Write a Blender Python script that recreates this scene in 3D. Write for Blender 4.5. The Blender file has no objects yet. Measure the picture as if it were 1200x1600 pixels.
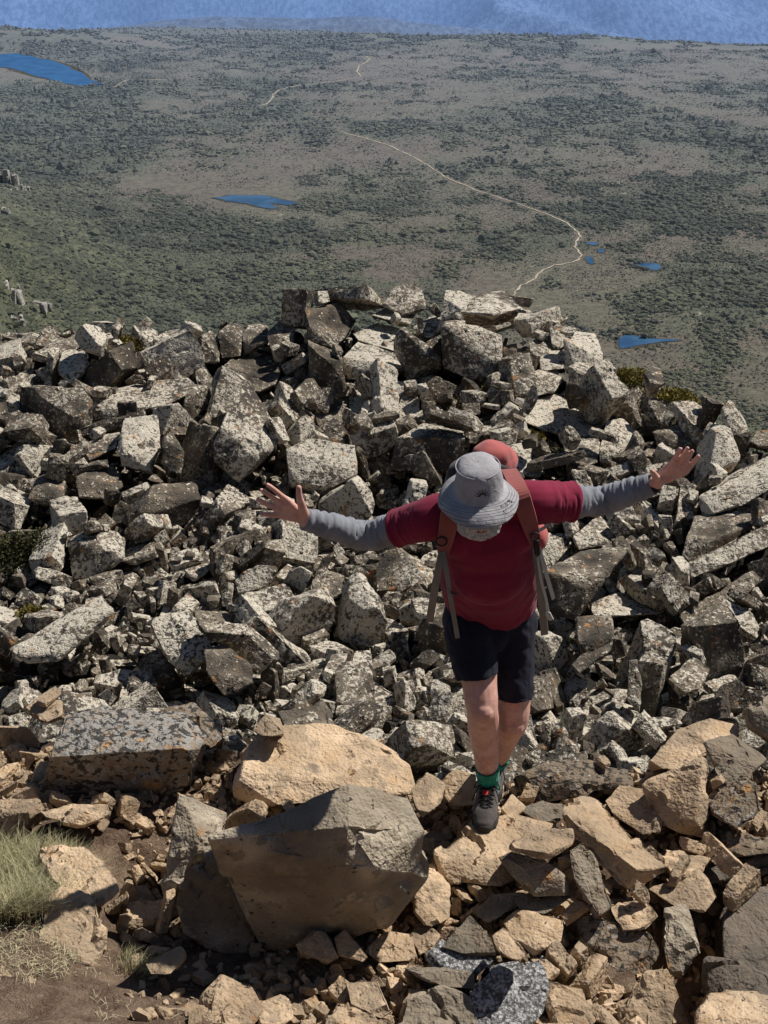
import bpy, bmesh, math, random, base64, struct
import numpy as np
from mathutils import Vector, Matrix, Quaternion, Euler
from math import radians, sin, cos, tan, pi

scene = bpy.context.scene
COL = scene.collection

# ------------------------------------------------------------------ camera geometry
CAM_Z = 3.52
PITCH = radians(25.0)
FPX = 2200.0            # focal length in photo pixels (photo 1200 x 1600)
FWD = np.array([0, cos(PITCH), -sin(PITCH)])
UPV = np.array([0, sin(PITCH), cos(PITCH)])
CAMP = np.array([0, 0, CAM_Z])
SUN = np.array([0.76, 0.45, 1.14]); SUN = SUN / np.linalg.norm(SUN)


def ray(px, py):
    d = FWD + (px - 600) / FPX * np.array([1.0, 0, 0]) + (800 - py) / FPX * UPV
    return d


def at(px, py, Y):
    """the point of the place at world distance Y that the photo shows at (px, py)"""
    d = ray(px, py)
    return CAMP + d * (Y / d[1])


def atz(px, py, z):
    d = ray(px, py)
    return CAMP + d * ((z - CAM_Z) / d[2])


def proj(p):
    q = np.asarray(p, float) - CAMP
    dep = q @ FWD
    return 600 + FPX * q[0] / dep, 800 - FPX * (q @ UPV) / dep


# ------------------------------------------------------------------ numpy noise
def _hash(ix, iy, iz, seed):
    h = (ix * 374761393 + iy * 668265263 + iz * 2147483647 + seed * 1274126177) & 0xFFFFFFFF
    h = ((h ^ (h >> 13)) * 1274126177) & 0xFFFFFFFF
    h = (h ^ (h >> 16)) & 0xFFFFFFFF
    h = (h * 2246822519) & 0xFFFFFFFF
    return ((h ^ (h >> 15)) & 0xFFFF) / 32767.5 - 1.0


def vnoise(P, seed=0):
    """smooth value noise in -1..1 at P (n,3)"""
    P = np.asarray(P, float)
    I = np.floor(P).astype(np.int64)
    f = P - I
    u = f * f * f * (f * (f * 6 - 15) + 10)
    r = np.zeros(len(P))
    for dx in (0, 1):
        wx = u[:, 0] if dx else 1 - u[:, 0]
        for dy in (0, 1):
            wy = u[:, 1] if dy else 1 - u[:, 1]
            for dz in (0, 1):
                wz = u[:, 2] if dz else 1 - u[:, 2]
                r += wx * wy * wz * _hash(I[:, 0] + dx, I[:, 1] + dy, I[:, 2] + dz, seed)
    return r


def fbm(P, seed=0, octs=4, gain=0.5):
    a, s, r = 1.0, 1.0, 0
    for k in range(octs):
        r = r + a * vnoise(np.asarray(P) * s + 17.3 * k, seed + k)
        a *= gain; s *= 2.03
    return r


def sm(t, a=0.0, b=1.0):
    t = np.clip((t - a) / (b - a), 0, 1)
    return t * t * (3 - 2 * t)


# ------------------------------------------------------------------ ground heights
def crest(x):
    return np.interp(x, [-6, -4.2, -1, 1.2, 2.2, 3.3, 4.5, 7], [15.0, 14.4, 13.9, 13.5, 12.5, 11.0, 10.0, 9])


def G(x, y):
    """height of the ground under the rocks of the summit"""
    x = np.asarray(x, float); y = np.asarray(y, float)
    ys = y - 0.36 * sm(-x, 0.1, 0.7) - 0.12 * sm(x, 0.5, 1.1)
    z = np.interp(ys, [-6, 0.3, 3.3, 3.6, 4.7, 5.0, 5.7, 6.5, 9, 12, 13.5, 40],
                  [2.6, 1.85, 0.03, -0.02, -0.05, -0.14, -1.0, -1.36, -1.55, -1.46, -1.26, -1.26])
    far = sm(y, 6.0, 7.5)
    z = z + 0.22 * sm(x, 1.6, 2.8) * far * (1 - sm(y, 10, 12))
    z = z - 0.30 * np.exp(-((x + 2.5) ** 2 / 0.5 + (y - 9.4) ** 2 / 0.35))
    P = np.stack([x.ravel(), y.ravel(), np.zeros(x.size)], 1)
    n = fbm(P * 0.9, 5, 3).reshape(x.shape)
    z = z + n * (0.03 + 0.09 * far)
    # mound of soil and grass on the left, hollows beside the boulder and on the right
    z = z + 0.16 * np.exp(-((x + 1.28) ** 2 / 0.12 + (y - 3.75) ** 2 / 0.14))
    z = z - 0.24 * np.exp(-((x + 0.85) ** 2 / 0.05 + (y - 4.25) ** 2 / 0.10))
    z = z - 0.75 * sm(x, 0.85, 1.2) * np.exp(-((y - 3.75) ** 2 / 0.22))
    z = z + 0.30 * np.exp(-((y - crest(x) + .25) / 1.0) ** 2) * sm(x, -2.6, -.8)
    over = np.clip(y - crest(x), 0, None)
    return z - over * 0.75 - 0.05 * over ** 2 * (over < 6)


def V(x, y):
    """height of the moor below, of the mountain's flank and of the far hills"""
    x = np.asarray(x, float); y = np.asarray(y, float)
    r = np.sqrt(x * x + y * y)
    z = np.interp(r, [0, 12, 16, 470, 560, 2240, 2420, 2800, 3600, 4300, 6500, 9000, 12000, 16000],
                  [-6, -6, -9, -249, -255, -262, -266, -330, -520, -560, -380, -250, -150, -100])
    u = x / np.maximum(y, 30.0)
    hill = sm(-u, 0.13, 0.42) * 165 * sm(y, 120, 330) * (1 - sm(y, 420, 1450))
    P = np.stack([x.ravel() / 260, y.ravel() / 260, np.zeros(x.size)], 1)
    n = fbm(P, 11, 4).reshape(x.shape)
    plain = sm(r, 450, 700)
    z = z + hill + n * (3.0 + 2.2 * sm(r, 1500, 2400)) * plain
    # low rise behind the lake and hummocky far edge of the plateau
    z = z + 26 * np.exp(-((x + 640) ** 2 / 190 ** 2 + (y - 2330) ** 2 / 150 ** 2))
    z = z + 30 * np.exp(-((x + 420) ** 2 / 380 ** 2 + (y - 2640) ** 2 / 170 ** 2)) + 7 * np.exp(-((x - 200) ** 2 / 260 ** 2 + (y - 2330) ** 2 / 90 ** 2))
    far = sm(y, 2900, 4600)
    P2 = np.stack([x.ravel() / 1500, y.ravel() / 1900, np.zeros(x.size)], 1)
    z = z + far * (1.6 * (.5 - np.abs(fbm(P2, 23, 4)))).reshape(x.shape) * 170
    # a nearer wooded ridge, sinking to the right
    P3 = np.stack([x.ravel() / 330, y.ravel() / 500, np.zeros(x.size)], 1)
    z = z + (30 + 82 * sm(-x, -900, 250) + 14 * fbm(P3, 57, 3).reshape(x.shape)) * np.exp(-((y - 3300 - .12 * x) / 290) ** 2)
    # a spur with a gully in the far hills
    z = z + far * 190 * np.exp(-((x - 700 - (y - 4600) * .42) ** 2 / 300 ** 2)) * sm(y, 3600, 5000)
    return z


def hit(px, py, f=V, t0=300.0, t1=9000.0, n=260, it=14):
    """first point of the ground f on the line of sight through (px, py)"""
    d = ray(px, py); d = d / d[1]
    Y = np.geomspace(t0, t1, n)
    zz = CAM_Z + d[2] * Y - f(d[0] * Y, Y)
    k = np.argmax(zz < 0)
    a, b = Y[max(k - 1, 0)], Y[k]
    for _ in range(it):
        m = 0.5 * (a + b)
        if CAM_Z + d[2] * m - float(f(np.array([d[0] * m]), np.array([m]))[0]) < 0: b = m
        else: a = m
    return CAMP + d * b


# ------------------------------------------------------------------ mesh helpers
def new_mesh(name, Vv, Ff, smooth=True):
    me = bpy.data.meshes.new(name)
    Vv = np.asarray(Vv, np.float32)
    if isinstance(Ff, np.ndarray):
        nf, k = Ff.shape
        me.vertices.add(len(Vv)); me.vertices.foreach_set('co', Vv.ravel())
        me.loops.add(nf * k); me.loops.foreach_set('vertex_index', Ff.ravel().astype(np.int32))
        me.polygons.add(nf); me.polygons.foreach_set('loop_start', np.arange(0, nf * k, k, dtype=np.int32))
        me.update(calc_edges=True)
    else:
        me.from_pydata([tuple(v) for v in Vv], [], Ff)
    me.polygons.foreach_set('use_smooth', [smooth] * len(me.polygons))
    me.update()
    return me


def link(name, me, mat=None, parent=None, loc=None):
    o = bpy.data.objects.new(name, me)
    COL.objects.link(o)
    if mat is not None and me is not None:
        if len(me.materials) == 0: me.materials.append(mat)
        else: me.materials[0] = mat
    if parent is not None: o.parent = parent
    if loc is not None: o.location = loc
    return o


def tag(o, label=None, cat=None, group=None, kind=None):
    if label: o['label'] = label
    if cat: o['category'] = cat
    if group: o['group'] = group
    if kind: o['kind'] = kind
    return o


def get_co(me):
    a = np.empty(len(me.vertices) * 3, np.float32); me.vertices.foreach_get('co', a)
    return a.reshape(-1, 3).astype(float)


def get_no(me):
    a = np.empty(len(me.vertices) * 3, np.float32); me.vertex_normals.foreach_get('vector', a)
    return a.reshape(-1, 3).astype(float)


def set_co(me, P):
    me.vertices.foreach_set('co', np.asarray(P, np.float32).ravel()); me.update()


def apply_mods(o):
    dg = bpy.context.evaluated_depsgraph_get()
    me = bpy.data.meshes.new_from_object(o.evaluated_get(dg))
    old = o.data; o.modifiers.clear(); o.data = me
    bpy.data.meshes.remove(old)
    return o


# ------------------------------------------------------------------ rocks
def hull_bm(points):
    bm = bmesh.new()
    for p in points: bm.verts.new(Vector(p))
    r = bmesh.ops.convex_hull(bm, input=bm.verts[:], use_existing_faces=False)
    junk = [g for g in list(r['geom_interior']) + list(r['geom_unused']) if isinstance(g, bmesh.types.BMVert) and g.is_valid]
    junk = list(set(junk))
    if junk: bmesh.ops.delete(bm, geom=junk, context='VERTS')
    loose = [v for v in bm.verts if not v.link_faces]
    if loose: bmesh.ops.delete(bm, geom=loose, context='VERTS')
    bmesh.ops.recalc_face_normals(bm, faces=bm.faces[:])
    return bm


def rock_mesh(name, points, seg=0.03, bev=0.012, amp=0.010, seed=0, world=None, smooth_angle=0.55, maxit=7, chip=1.0, steps=0.0, cuts=0, plates=0.0):
    """angular broken stone: the convex hull of points, with chipped edges and rough, stepped faces"""
    bm = hull_bm(points)
    rg = random.Random(seed * 13 + 5)
    cen = Vector(np.mean([tuple(v.co) for v in bm.verts], 0))
    for _ in range(cuts):
        # knock a corner or an edge off
        vs = bm.verts[:]; v = rg.choice(vs)
        n = (v.co - cen).normalized() + Vector((rg.gauss(0, .35), rg.gauss(0, .35), rg.gauss(0, .35))); n.normalize()
        sup = max((q.co - cen).dot(n) for q in vs)
        co = cen + n * sup * rg.uniform(.86, .965)
        bmesh.ops.bisect_plane(bm, geom=bm.verts[:] + bm.edges[:] + bm.faces[:], plane_co=co, plane_no=n, clear_outer=True)
        pts = [q.co.copy() for q in bm.verts]; bm.free(); bm = hull_bm(pts)
    bmesh.ops.dissolve_limit(bm, angle_limit=radians(7), verts=bm.verts[:], edges=bm.edges[:])
    if bev > 0:
        bmesh.ops.bevel(bm, geom=bm.edges[:], offset=bev, segments=1, profile=0.6, affect='EDGES', clamp_overlap=True)
    bmesh.ops.triangulate(bm, faces=bm.faces[:])
    for _ in range(maxit):
        es = [e for e in bm.edges if e.calc_length() > seg * 1.5]
        if not es: break
        bmesh.ops.subdivide_edges(bm, edges=es, cuts=1)
        bmesh.ops.triangulate(bm, faces=[f for f in bm.faces if len(f.verts) > 3])
    bm.normal_update()
    me = bpy.data.meshes.new(name); bm.to_mesh(me); bm.free()
    P = get_co(me); N = get_no(me)
    Q = P + 31.7 * seed
    s = 1.0 / max(amp * 14, 1e-4)
    d = 0.8 * vnoise(Q * s * 0.45, seed) + 0.55 * vnoise(Q * s, seed + 3) + 0.42 * vnoise(Q * s * 2.3, seed + 5) + 0.28 * vnoise(Q * s * 5, seed + 7)
    # broken ledges: quantised low noise
    st = vnoise(Q * s * 0.35, seed + 9) * 2.2
    d = d + (np.floor(st * 1.5) / 1.5 - 0) * 0.6 * steps
    if plates > 0:
        # broken plates: every cell of the face sits a little higher or lower
        g = np.random.default_rng(seed); lo_, hi_ = P.min(0), P.max(0); ns = 34
        S = lo_ + g.random((ns, 3)) * (hi_ - lo_); hh = g.normal(0, 1, ns)
        W = P + .10 * (hi_ - lo_).max() * np.stack([vnoise(Q * s * .6, seed + 21), vnoise(Q * s * .6, seed + 22), vnoise(Q * s * .6, seed + 23)], 1)
        cell = np.argmin(((W[:, None, :] - S[None]) ** 2).sum(2), 1)
        d = d + plates * hh[cell]
    # nibbled edges
    ed = np.clip(vnoise(Q * s * 1.2, seed + 13) - 0.15, 0, 1)
    cur = np.zeros(len(P))
    P2 = P + N * (d * amp * 0.6)[:, None]
    set_co(me, P2)
    bm = bmesh.new(); bm.from_mesh(me)
    # bite chips out of convex edges
    for v in bm.verts:
        if chip and v.is_manifold and not v.is_boundary:
            cur[v.index] = v.calc_shell_factor() - 1.0
    bm.free()
    bite = np.clip(cur * 6, 0, 1.2) * ed * amp * 1.7 * chip
    set_co(me, P2 - N * bite[:, None])
    bm = bmesh.new(); bm.from_mesh(me)
    for f in bm.faces: f.smooth = True
    for e in bm.edges:
        if len(e.link_faces) == 2 and e.calc_face_angle(0) > smooth_angle: e.smooth = False
    bm.to_mesh(me); bm.free(); me.update()
    return me


def proto_points(kind, rng):
    dims = {'block': (1, rng.uniform(.6, .9), rng.uniform(.45, .72)), 'slab': (1, rng.uniform(.5, .8), rng.uniform(.15, .26)),
            'bar': (1, rng.uniform(.28, .42), rng.uniform(.2, .34)), 'wedge': (1, rng.uniform(.55, .85), rng.uniform(.35, .6))}[kind]
    j = .22
    pts = [Vector((sx * dims[0] / 2 * (1 + rng.uniform(-j, j)), sy * dims[1] / 2 * (1 + rng.uniform(-j, j)), sz * dims[2] / 2 * (1 + rng.uniform(-j, j))))
           for sx in (-1, 1) for sy in (-1, 1) for sz in (-1, 1)]
    bm = hull_bm(pts)
    for _ in range({'block': 4, 'slab': 4, 'bar': 3, 'wedge': 5}[kind]):
        n = Vector((rng.uniform(-1, 1), rng.uniform(-1, 1), rng.uniform(-1, 1))).normalized()
        sup = max(v.co.dot(n) for v in bm.verts)
        cut = sup * (rng.uniform(.6, .88) if kind != 'wedge' else rng.uniform(.42, .8))
        bmesh.ops.bisect_plane(bm, geom=bm.verts[:] + bm.edges[:] + bm.faces[:], plane_co=n * cut, plane_no=n, clear_outer=True)
        co = [v.co.copy() for v in bm.verts]; bm.free(); bm = hull_bm(co)
    co = [v.co.copy() for v in bm.verts]; bm.free()
    c = sum(co, Vector()) / len(co)
    co = [v - c for v in co]
    L = max((a - b).length for a in co for b in co)
    return [v / L for v in co]


KINDS = ['block', 'slab', 'bar', 'wedge', 'block', 'slab', 'wedge', 'block', 'bar', 'slab', 'wedge', 'block', 'bar', 'wedge', 'slab', 'block', 'wedge', 'wedge', 'slab', 'bar', 'block', 'slab', 'wedge', 'bar']
PROTO = [proto_points(k, random.Random(100 + i)) for i, k in enumerate(KINDS)]


# ------------------------------------------------------------------ the big stones, each with its own outline
# (name, material, short name, label, depth behind the visible face, [(photo x, photo y, distance Y or height z)])
NEAR = [
 ('boulder', 'tan_dark', 'the huge dark-faced boulder', 'huge tan boulder with a shadowed front face and a bright right facet', .50,
  [(325,1310,3.78),(400,1278,3.84),(470,1250,3.89),(545,1225,3.95),(640,1243,4.02),(669,1297,3.93),(661,1368,3.90),(600,1442,3.90),(560,1460,3.90),(430,1492,3.89),(402,1478,3.90),(545,1292,3.79),(592,1362,3.76),(345,1372,3.82)]),
 ('boulder', 'tan_dark', None, 'dark broken stone jammed under the left end of the huge boulder', .25,
  [(338,1322,3.96),(285,1358,3.96),(272,1415,3.93),(285,1462,3.9),(345,1490,3.88),(405,1490,3.9),(415,1425,3.95),(400,1390,3.97)]),
 ('rock_slab', 'tan_dark', None, 'upright brown slab leaning on the left side of the huge boulder', .16,
  [(282,1242,4.36),(300,1247,4.38),(352,1270,4.36),(345,1312,4.26),(318,1318,4.2),(262,1402,4.10),(256,1380,4.12),(268,1330,4.2)]),
 ('boulder', 'tan', 'the flat-topped tan boulder', 'broad flat-topped tan boulder just behind the huge boulder', .3,
  [(345,1203,4.69),(352,1185,4.79),(393,1150,4.93),(440,1131,5.01),(520,1130,5.03),(600,1164,4.93),(640,1195,4.81),(652,1240,4.67),(548,1236,4.63),(470,1256,4.57),(402,1262,4.57),(350,1242,4.63),(500,1215,4.67)]),
 ('boulder', 'tan_lichen', 'the black-spotted boulder', 'long boulder with grey top, orange lichen patches and a black overhanging front', .35,
  [(100,1108,5.0),(158,1100,5.06),(290,1112,5.05),(330,1148,4.9),(316,1166,4.78),(200,1176,4.74),(80,1183,4.74),(64,1232,4.80),(75,1246,4.82),(180,1246,4.82),(300,1228,4.84),(330,1190,4.8)]),
 ('boulder', 'tan_lichen', None, 'pale lichened stone lying against the right shoulder of the black-spotted boulder', .2,
  [(240,1112,5.12),(300,1100,5.2),(345,1128,5.1),(352,1150,4.95),(330,1170,4.86),(300,1160,4.9)]),
 ('rock', 'tan', None, 'smooth orange stone left of the black-spotted boulder top', .25,
  [(38,1105,5.2),(56,1089,5.28),(98,1094,5.26),(98,1118,5.15),(72,1130,5.08),(44,1118,5.12)]),
 ('rock_slab', 'tan', None, 'brown slab tilted in the shade below the black-spotted boulder', .12,
  [(60,1268,4.5),(110,1256,4.56),(168,1258,4.52),(178,1272,4.44),(130,1292,4.40),(70,1278,4.46)]),
 ('rock_slab', 'tan', 'the flat step slab', 'wide flat step slab under the hiker’s front shoe', .12,
  [(681,1332,.105),(745,1284,.112),(800,1272,.10),(868,1288,.085),(872,1312,.085),(800,1322,.09),(786,1345,.095),(690,1348,.10),(690,1378,4.17),(784,1385,4.15),(860,1345,4.32)]),
 ('rock_slab', 'tan', None, 'thin flat cap stone balanced on the grey stone of the pile', .05,
  [(788,1322,4.02),(826,1300,4.14),(893,1297,4.14),(896,1318,4.06),(855,1333,3.99),(855,1343,3.985),(842,1341,3.99),(790,1326,4.02)]),
 ('rock', 'tan_grey', None, 'blocky grey stone directly under the flat cap stone', .18,
  [(777,1338,4.08),(800,1328,4.1),(850,1342,4.05),(888,1374,3.98),(886,1396,3.96),(835,1398,3.96),(800,1368,4.0)]),
 ('stone_plank', 'tan', 'the long tan plank stone', 'long tan plank-shaped stone lying diagonally across the pile', .06,
  [(882,1252,4.52),(905,1243,4.6),(930,1247,4.6),(1049,1357,4.16),(1020,1376,4.06),(1016,1392,4.06),(984,1396,4.08),(882,1290,4.40),(880,1272,4.42)]),
 ('stone_post', 'tan_grey', None, 'slim brown post-shaped stone standing on end beside the long plank', .08,
  [(890,1326,4.06),(912,1314,4.1),(926,1334,4.06),(961,1420,3.92),(942,1440,3.86),(926,1437,3.88),(898,1372,3.98)]),
 ('boulder', 'tan', None, 'rounded tan stone with a shaded left face behind the upper end of the plank', .2,
  [(944,1250,4.66),(968,1224,4.76),(1010,1230,4.72),(1036,1262,4.60),(1031,1300,4.5),(1005,1306,4.5),(958,1276,4.58)]),
 ('boulder', 'tan_lichen', 'the orange-flecked boulder', 'long low boulder with an orange fleck just right of the green sock', .3,
  [(798,1216,4.84),(870,1187,4.96),(926,1190,4.96),(980,1204,4.92),(987,1230,4.8),(930,1242,4.74),(850,1252,4.74),(808,1236,4.80),(845,1215,4.82)]),
 ('rock_slab', 'tan', 'the pointed triangular slab', 'big pointed triangular slab with a rough tan face and dark right edge', .14,
  [(1003,1226,4.66),(1100,1181,4.72),(1108,1200,4.66),(1084,1292,4.46),(1102,1315,4.46),(1062,1306,4.48),(1036,1292,4.52),(1098,1200,4.64)]),
 ('rock_slab', 'tan_grey', None, 'grey ridged plate tilted against the top of the triangular slab', .08,
  [(1100,1160,4.82),(1142,1144,4.9),(1198,1186,4.8),(1182,1200,4.72),(1148,1238,4.62),(1122,1214,4.68)]),
 ('boulder', 'tan', None, 'broad reddish-brown slab at the far edge above the triangular slab', .22,
  [(1012,1196,4.92),(1060,1136,5.16),(1110,1121,5.2),(1152,1130,5.16),(1160,1150,5.06),(1100,1182,4.92),(1060,1202,4.86),(1015,1205,4.9)]),
 ('boulder', 'tan_grey', None, 'smooth grey block on the right edge above the ridged plate', .3,
  [(1168,1106,4.98),(1215,1078,5.1),(1230,1168,4.86),(1176,1134,4.92)]),
 ('boulder', 'tan_lichen', None, 'dark cube-like stone with chalky marks under the ridged plate', .2,
  [(1104,1246,4.6),(1148,1214,4.66),(1176,1200,4.66),(1190,1266,4.46),(1150,1296,4.40),(1110,1272,4.5)]),
 ('rock_slab', 'tan_lichen', None, 'thin jagged slab on the right edge over the dark hollow', .12,
  [(1124,1316,4.42),(1160,1303,4.48),(1210,1310,4.46),(1225,1332,4.36),(1140,1342,4.34)]),
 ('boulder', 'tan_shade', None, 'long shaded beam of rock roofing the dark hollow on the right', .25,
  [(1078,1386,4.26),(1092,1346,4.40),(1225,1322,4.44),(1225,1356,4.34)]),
 ('rock', 'tan', None, 'bright split stone at the lower end of the long plank', .14,
  [(1036,1342,4.26),(1040,1325,4.34),(1110,1342,4.28),(1096,1368,4.18),(1050,1366,4.18)]),
 ('rock', 'tan', None, 'knobbly tan stone with a chipped right corner below the plank end', .16,
  [(1005,1388,4.14),(1022,1382,4.18),(1092,1360,4.2),(1104,1375,4.14),(1116,1402,4.06),(1098,1422,4.0),(1050,1418,4.02)]),
 ('rock', 'tan', None, 'angular tan stone sitting just right of the post stone foot', .14,
  [(952,1412,4.02),(1010,1404,4.04),(1030,1430,3.94),(1010,1452,3.88),(972,1456,3.88)]),
 ('boulder', 'tan_lichen', None, 'dark rounded boulder with an orange broken scar below the post stone', .22,
  [(896,1420,3.98),(940,1434,3.96),(1012,1452,3.9),(1038,1486,3.82),(1020,1520,3.76),(976,1532,3.74),(938,1520,3.76),(904,1472,3.86)]),
 ('rock', 'tan_dark', None, 'dark wedge of stone hanging over the hollow right of the scarred boulder', .15,
  [(1040,1420,3.96),(1072,1412,4.0),(1098,1488,3.82),(1080,1498,3.8),(1062,1530,3.76),(1046,1520,3.78),(1036,1470,3.86)]),
 ('rock', 'tan', None, 'pale upright stone on the bottom edge below the scarred boulder', .2,
  [(974,1572,3.70),(990,1545,3.74),(1012,1520,3.78),(1036,1514,3.78),(1052,1562,3.70),(1046,1640,3.56),(968,1640,3.56)]),
 ('rock', 'crystal', 'the pitted white stone', 'pitted white and grey stone with a honeycombed surface', .2,
  [(736,1542,3.70),(760,1512,3.78),(800,1505,3.80),(846,1496,3.80),(860,1540,3.70),(850,1582,3.62),(812,1625,3.54),(748,1625,3.54)]),
 ('rock', 'crystal', None, 'dark pitted stone in shade left of the pitted white one', .15,
  [(664,1494,3.86),(690,1468,3.92),(745,1480,3.88),(772,1500,3.82),(742,1528,3.76),(690,1520,3.80)]),
 ('rock_slab', 'tan_dark', None, 'smooth brown slab wedged beneath the dark pitted stone', .12,
  [(626,1512,3.80),(680,1508,3.82),(742,1520,3.76),(744,1546,3.70),(690,1541,3.72)]),
 ('rock', 'tan_grey', None, 'triangular brown stone leaning on top of the dark pitted stone', .14,
  [(688,1480,3.72),(734,1428,3.84),(768,1466,3.72),(776,1492,3.66),(740,1496,3.66)]),
 ('rock', 'tan', None, 'egg-shaped rough stone in front of the pile above the pitted white stone', .08,
  [(768,1462,3.60),(784,1446,3.64),(804,1460,3.60),(830,1492,3.52),(826,1514,3.48),(796,1500,3.50),(774,1484,3.55)]),
 ('rock', 'tan', None, 'bright notched stone low in the pile right of the egg-shaped one', .12,
  [(778,1440,3.9),(800,1424,3.94),(862,1430,3.9),(882,1436,3.88),(876,1470,3.80),(836,1492,3.75),(806,1470,3.80)]),
 ('rock_slab', 'tan_grey', None, 'curved thin slab in the left side of the pile', .08,
  [(738,1426,4.0),(770,1400,4.06),(822,1396,4.04),(812,1414,3.98),(762,1440,3.93)]),
 ('rock_slab', 'tan_grey', None, 'smooth grey slab between the curved slab and the post stone', .12,
  [(800,1400,4.02),(850,1396,4.02),(902,1378,4.04),(896,1400,3.98),(850,1428,3.92),(812,1420,3.95)]),
 ('boulder', 'tan', None, 'tall pale stone against the lit right end of the huge boulder', .2,
  [(652,1366,4.12),(664,1350,4.2),(702,1352,4.2),(706,1436,3.98),(672,1452,3.94),(650,1425,4.0)]),
 ('rock', 'tan', None, 'dumpy tan stone leaning on the foot of the huge boulder', .12,
  [(465,1476,3.79),(492,1449,3.83),(508,1458,3.82),(532,1496,3.74),(512,1506,3.72),(472,1492,3.75)]),
 ('rock', 'tan', None, 'narrow tan stone leaning beside the dumpy one at the huge boulder', .1,
  [(521,1465,3.81),(538,1454,3.83),(576,1496,3.74),(570,1504,3.73),(528,1494,3.75)]),
 ('rock_slab', 'tan', None, 'broad pale stone lying right below the huge boulder’s undercut corner', .12,
  [(570,1486,3.86),(602,1455,3.95),(640,1458,3.94),(652,1500,3.80),(612,1502,3.80),(592,1504,3.80)]),
 ('rock', 'tan', None, 'small squarish pale stone beside the tall pale stone', .14,
  [(640,1460,3.94),(660,1440,4.0),(688,1462,3.92),(672,1486,3.86),(655,1498,3.82)]),
 ('rock', 'tan', 'the bottom tan block', 'large tan block on the bottom edge with a dark vertical streak', .22,
  [(314,1560,3.62),(345,1526,3.70),(396,1540,3.67),(412,1576,3.6),(384,1620,3.5),(308,1612,3.5)]),
 ('rock', 'tan', None, 'pale weathered stone at the bottom left of the large tan block', .25,
  [(255,1592,3.55),(300,1564,3.62),(340,1575,3.6),(362,1630,3.47),(250,1630,3.47)]),
 ('rock', 'tan', None, 'yellowish stone tucked to the right of the bottom tan block', .18,
  [(404,1566,3.64),(440,1553,3.68),(458,1562,3.65),(456,1590,3.58),(410,1622,3.5)]),
 ('rock', 'tan', None, 'bright cream block with a square top on the bottom edge', .15,
  [(513,1592,3.56),(526,1567,3.63),(572,1570,3.62),(586,1595,3.56),(580,1630,3.48),(512,1630,3.48)]),
 ('rock_slab', 'tan', None, 'flat tan stone half buried in the path below the broad pale stone', .12,
  [(538,1534,3.7),(590,1533,3.7),(612,1580,3.58),(600,1592,3.56),(548,1570,3.61)]),
 ('boulder', 'tan', None, 'flat-topped tan slab on the bottom edge at the far right', .2,
  [(1090,1582,3.62),(1110,1556,3.70),(1225,1556,3.7),(1225,1600,3.58),(1160,1592,3.58),(1100,1592,3.59),(1086,1630,3.5)]),
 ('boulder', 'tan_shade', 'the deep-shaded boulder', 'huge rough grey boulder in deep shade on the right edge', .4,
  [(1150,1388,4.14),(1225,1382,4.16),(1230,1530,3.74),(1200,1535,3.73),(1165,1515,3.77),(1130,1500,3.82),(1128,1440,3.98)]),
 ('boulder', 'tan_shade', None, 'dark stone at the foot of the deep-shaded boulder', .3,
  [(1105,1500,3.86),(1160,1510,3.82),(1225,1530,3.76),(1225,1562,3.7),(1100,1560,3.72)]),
 ('rock', 'tan', None, 'cream fractured stone in the gap right of the pitted white stone', .15,
  [(853,1562,3.68),(868,1544,3.72),(926,1570,3.65),(934,1594,3.6),(910,1612,3.56),(862,1602,3.58)]),
 ('boulder', 'tan', 'the soil-bank boulder', 'pale tan boulder set in the soil bank below the grass', .25,
  [(62,1462,3.78),(72,1410,3.92),(96,1385,4.0),(148,1398,3.96),(160,1440,3.86),(158,1482,3.77),(142,1526,3.66),(86,1500,3.70),(118,1476,3.75)]),
 ('rock_slab', 'tan', None, 'wide orange-tan slab lying flat behind the grass tussock', .15,
  [(60,1330,4.22),(130,1322,4.24),(166,1346,4.16),(184,1392,4.02),(160,1418,3.96),(100,1400,4.0)]),
 ('rock', 'tan', None, 'pale round stone on the left edge of the bare soil', .15,
  [(-20,1510,3.72),(8,1504,3.73),(24,1540,3.65),(20,1562,3.6),(-20,1566,3.6)]),
 ('rock', 'tan', None, 'small pale stone sunk in the soil below the soil-bank boulder', .12,
  [(28,1540,3.66),(50,1524,3.7),(68,1576,3.57),(56,1584,3.55),(30,1566,3.60)]),
 ('rock_slab', 'tan', None, 'tan slab propped at the end of the shaded gully', .1,
  [(228,1506,3.78),(286,1476,3.84),(292,1494,3.80),(266,1522,3.73),(236,1522,3.74)]),
 ('boulder', 'tan_dark', None, 'dark slab in the shadow at the bottom, left of the pitted white stone', .25,
  [(634,1560,3.66),(690,1538,3.70),(742,1556,3.66),(752,1640,3.5),(610,1640,3.5)]),
 ('rock', 'tan', None, 'small tan stone perched on the back edge of the flat-topped tan boulder', .12,
  [(392,1142,4.84),(415,1116,4.92),(438,1122,4.9),(444,1148,4.8),(410,1150,4.8)]),
 ('rock', 'tan', None, 'brown stone just left of the hiker’s front ankle', .15,
  [(684,1226,4.72),(712,1205,4.78),(742,1212,4.74),(742,1255,4.62),(708,1262,4.62),(696,1248,4.66)]),
 ('rock', 'tan', None, 'split reddish stone between the huge boulder and the front shoe', .15,
  [(640,1232,4.60),(668,1205,4.7),(700,1222,4.64),(694,1250,4.56),(660,1280,4.46),(648,1262,4.5)]),
 ('rock_slab', 'tan', None, 'tan slab lying just right of the front shoe', .12,
  [(784,1262,4.58),(800,1240,4.7),(822,1262,4.62),(800,1285,4.52),(786,1280,4.54)]),
 ('rock', 'tan_grey', None, 'brown stone between the step slab and the orange-flecked boulder', .14,
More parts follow.
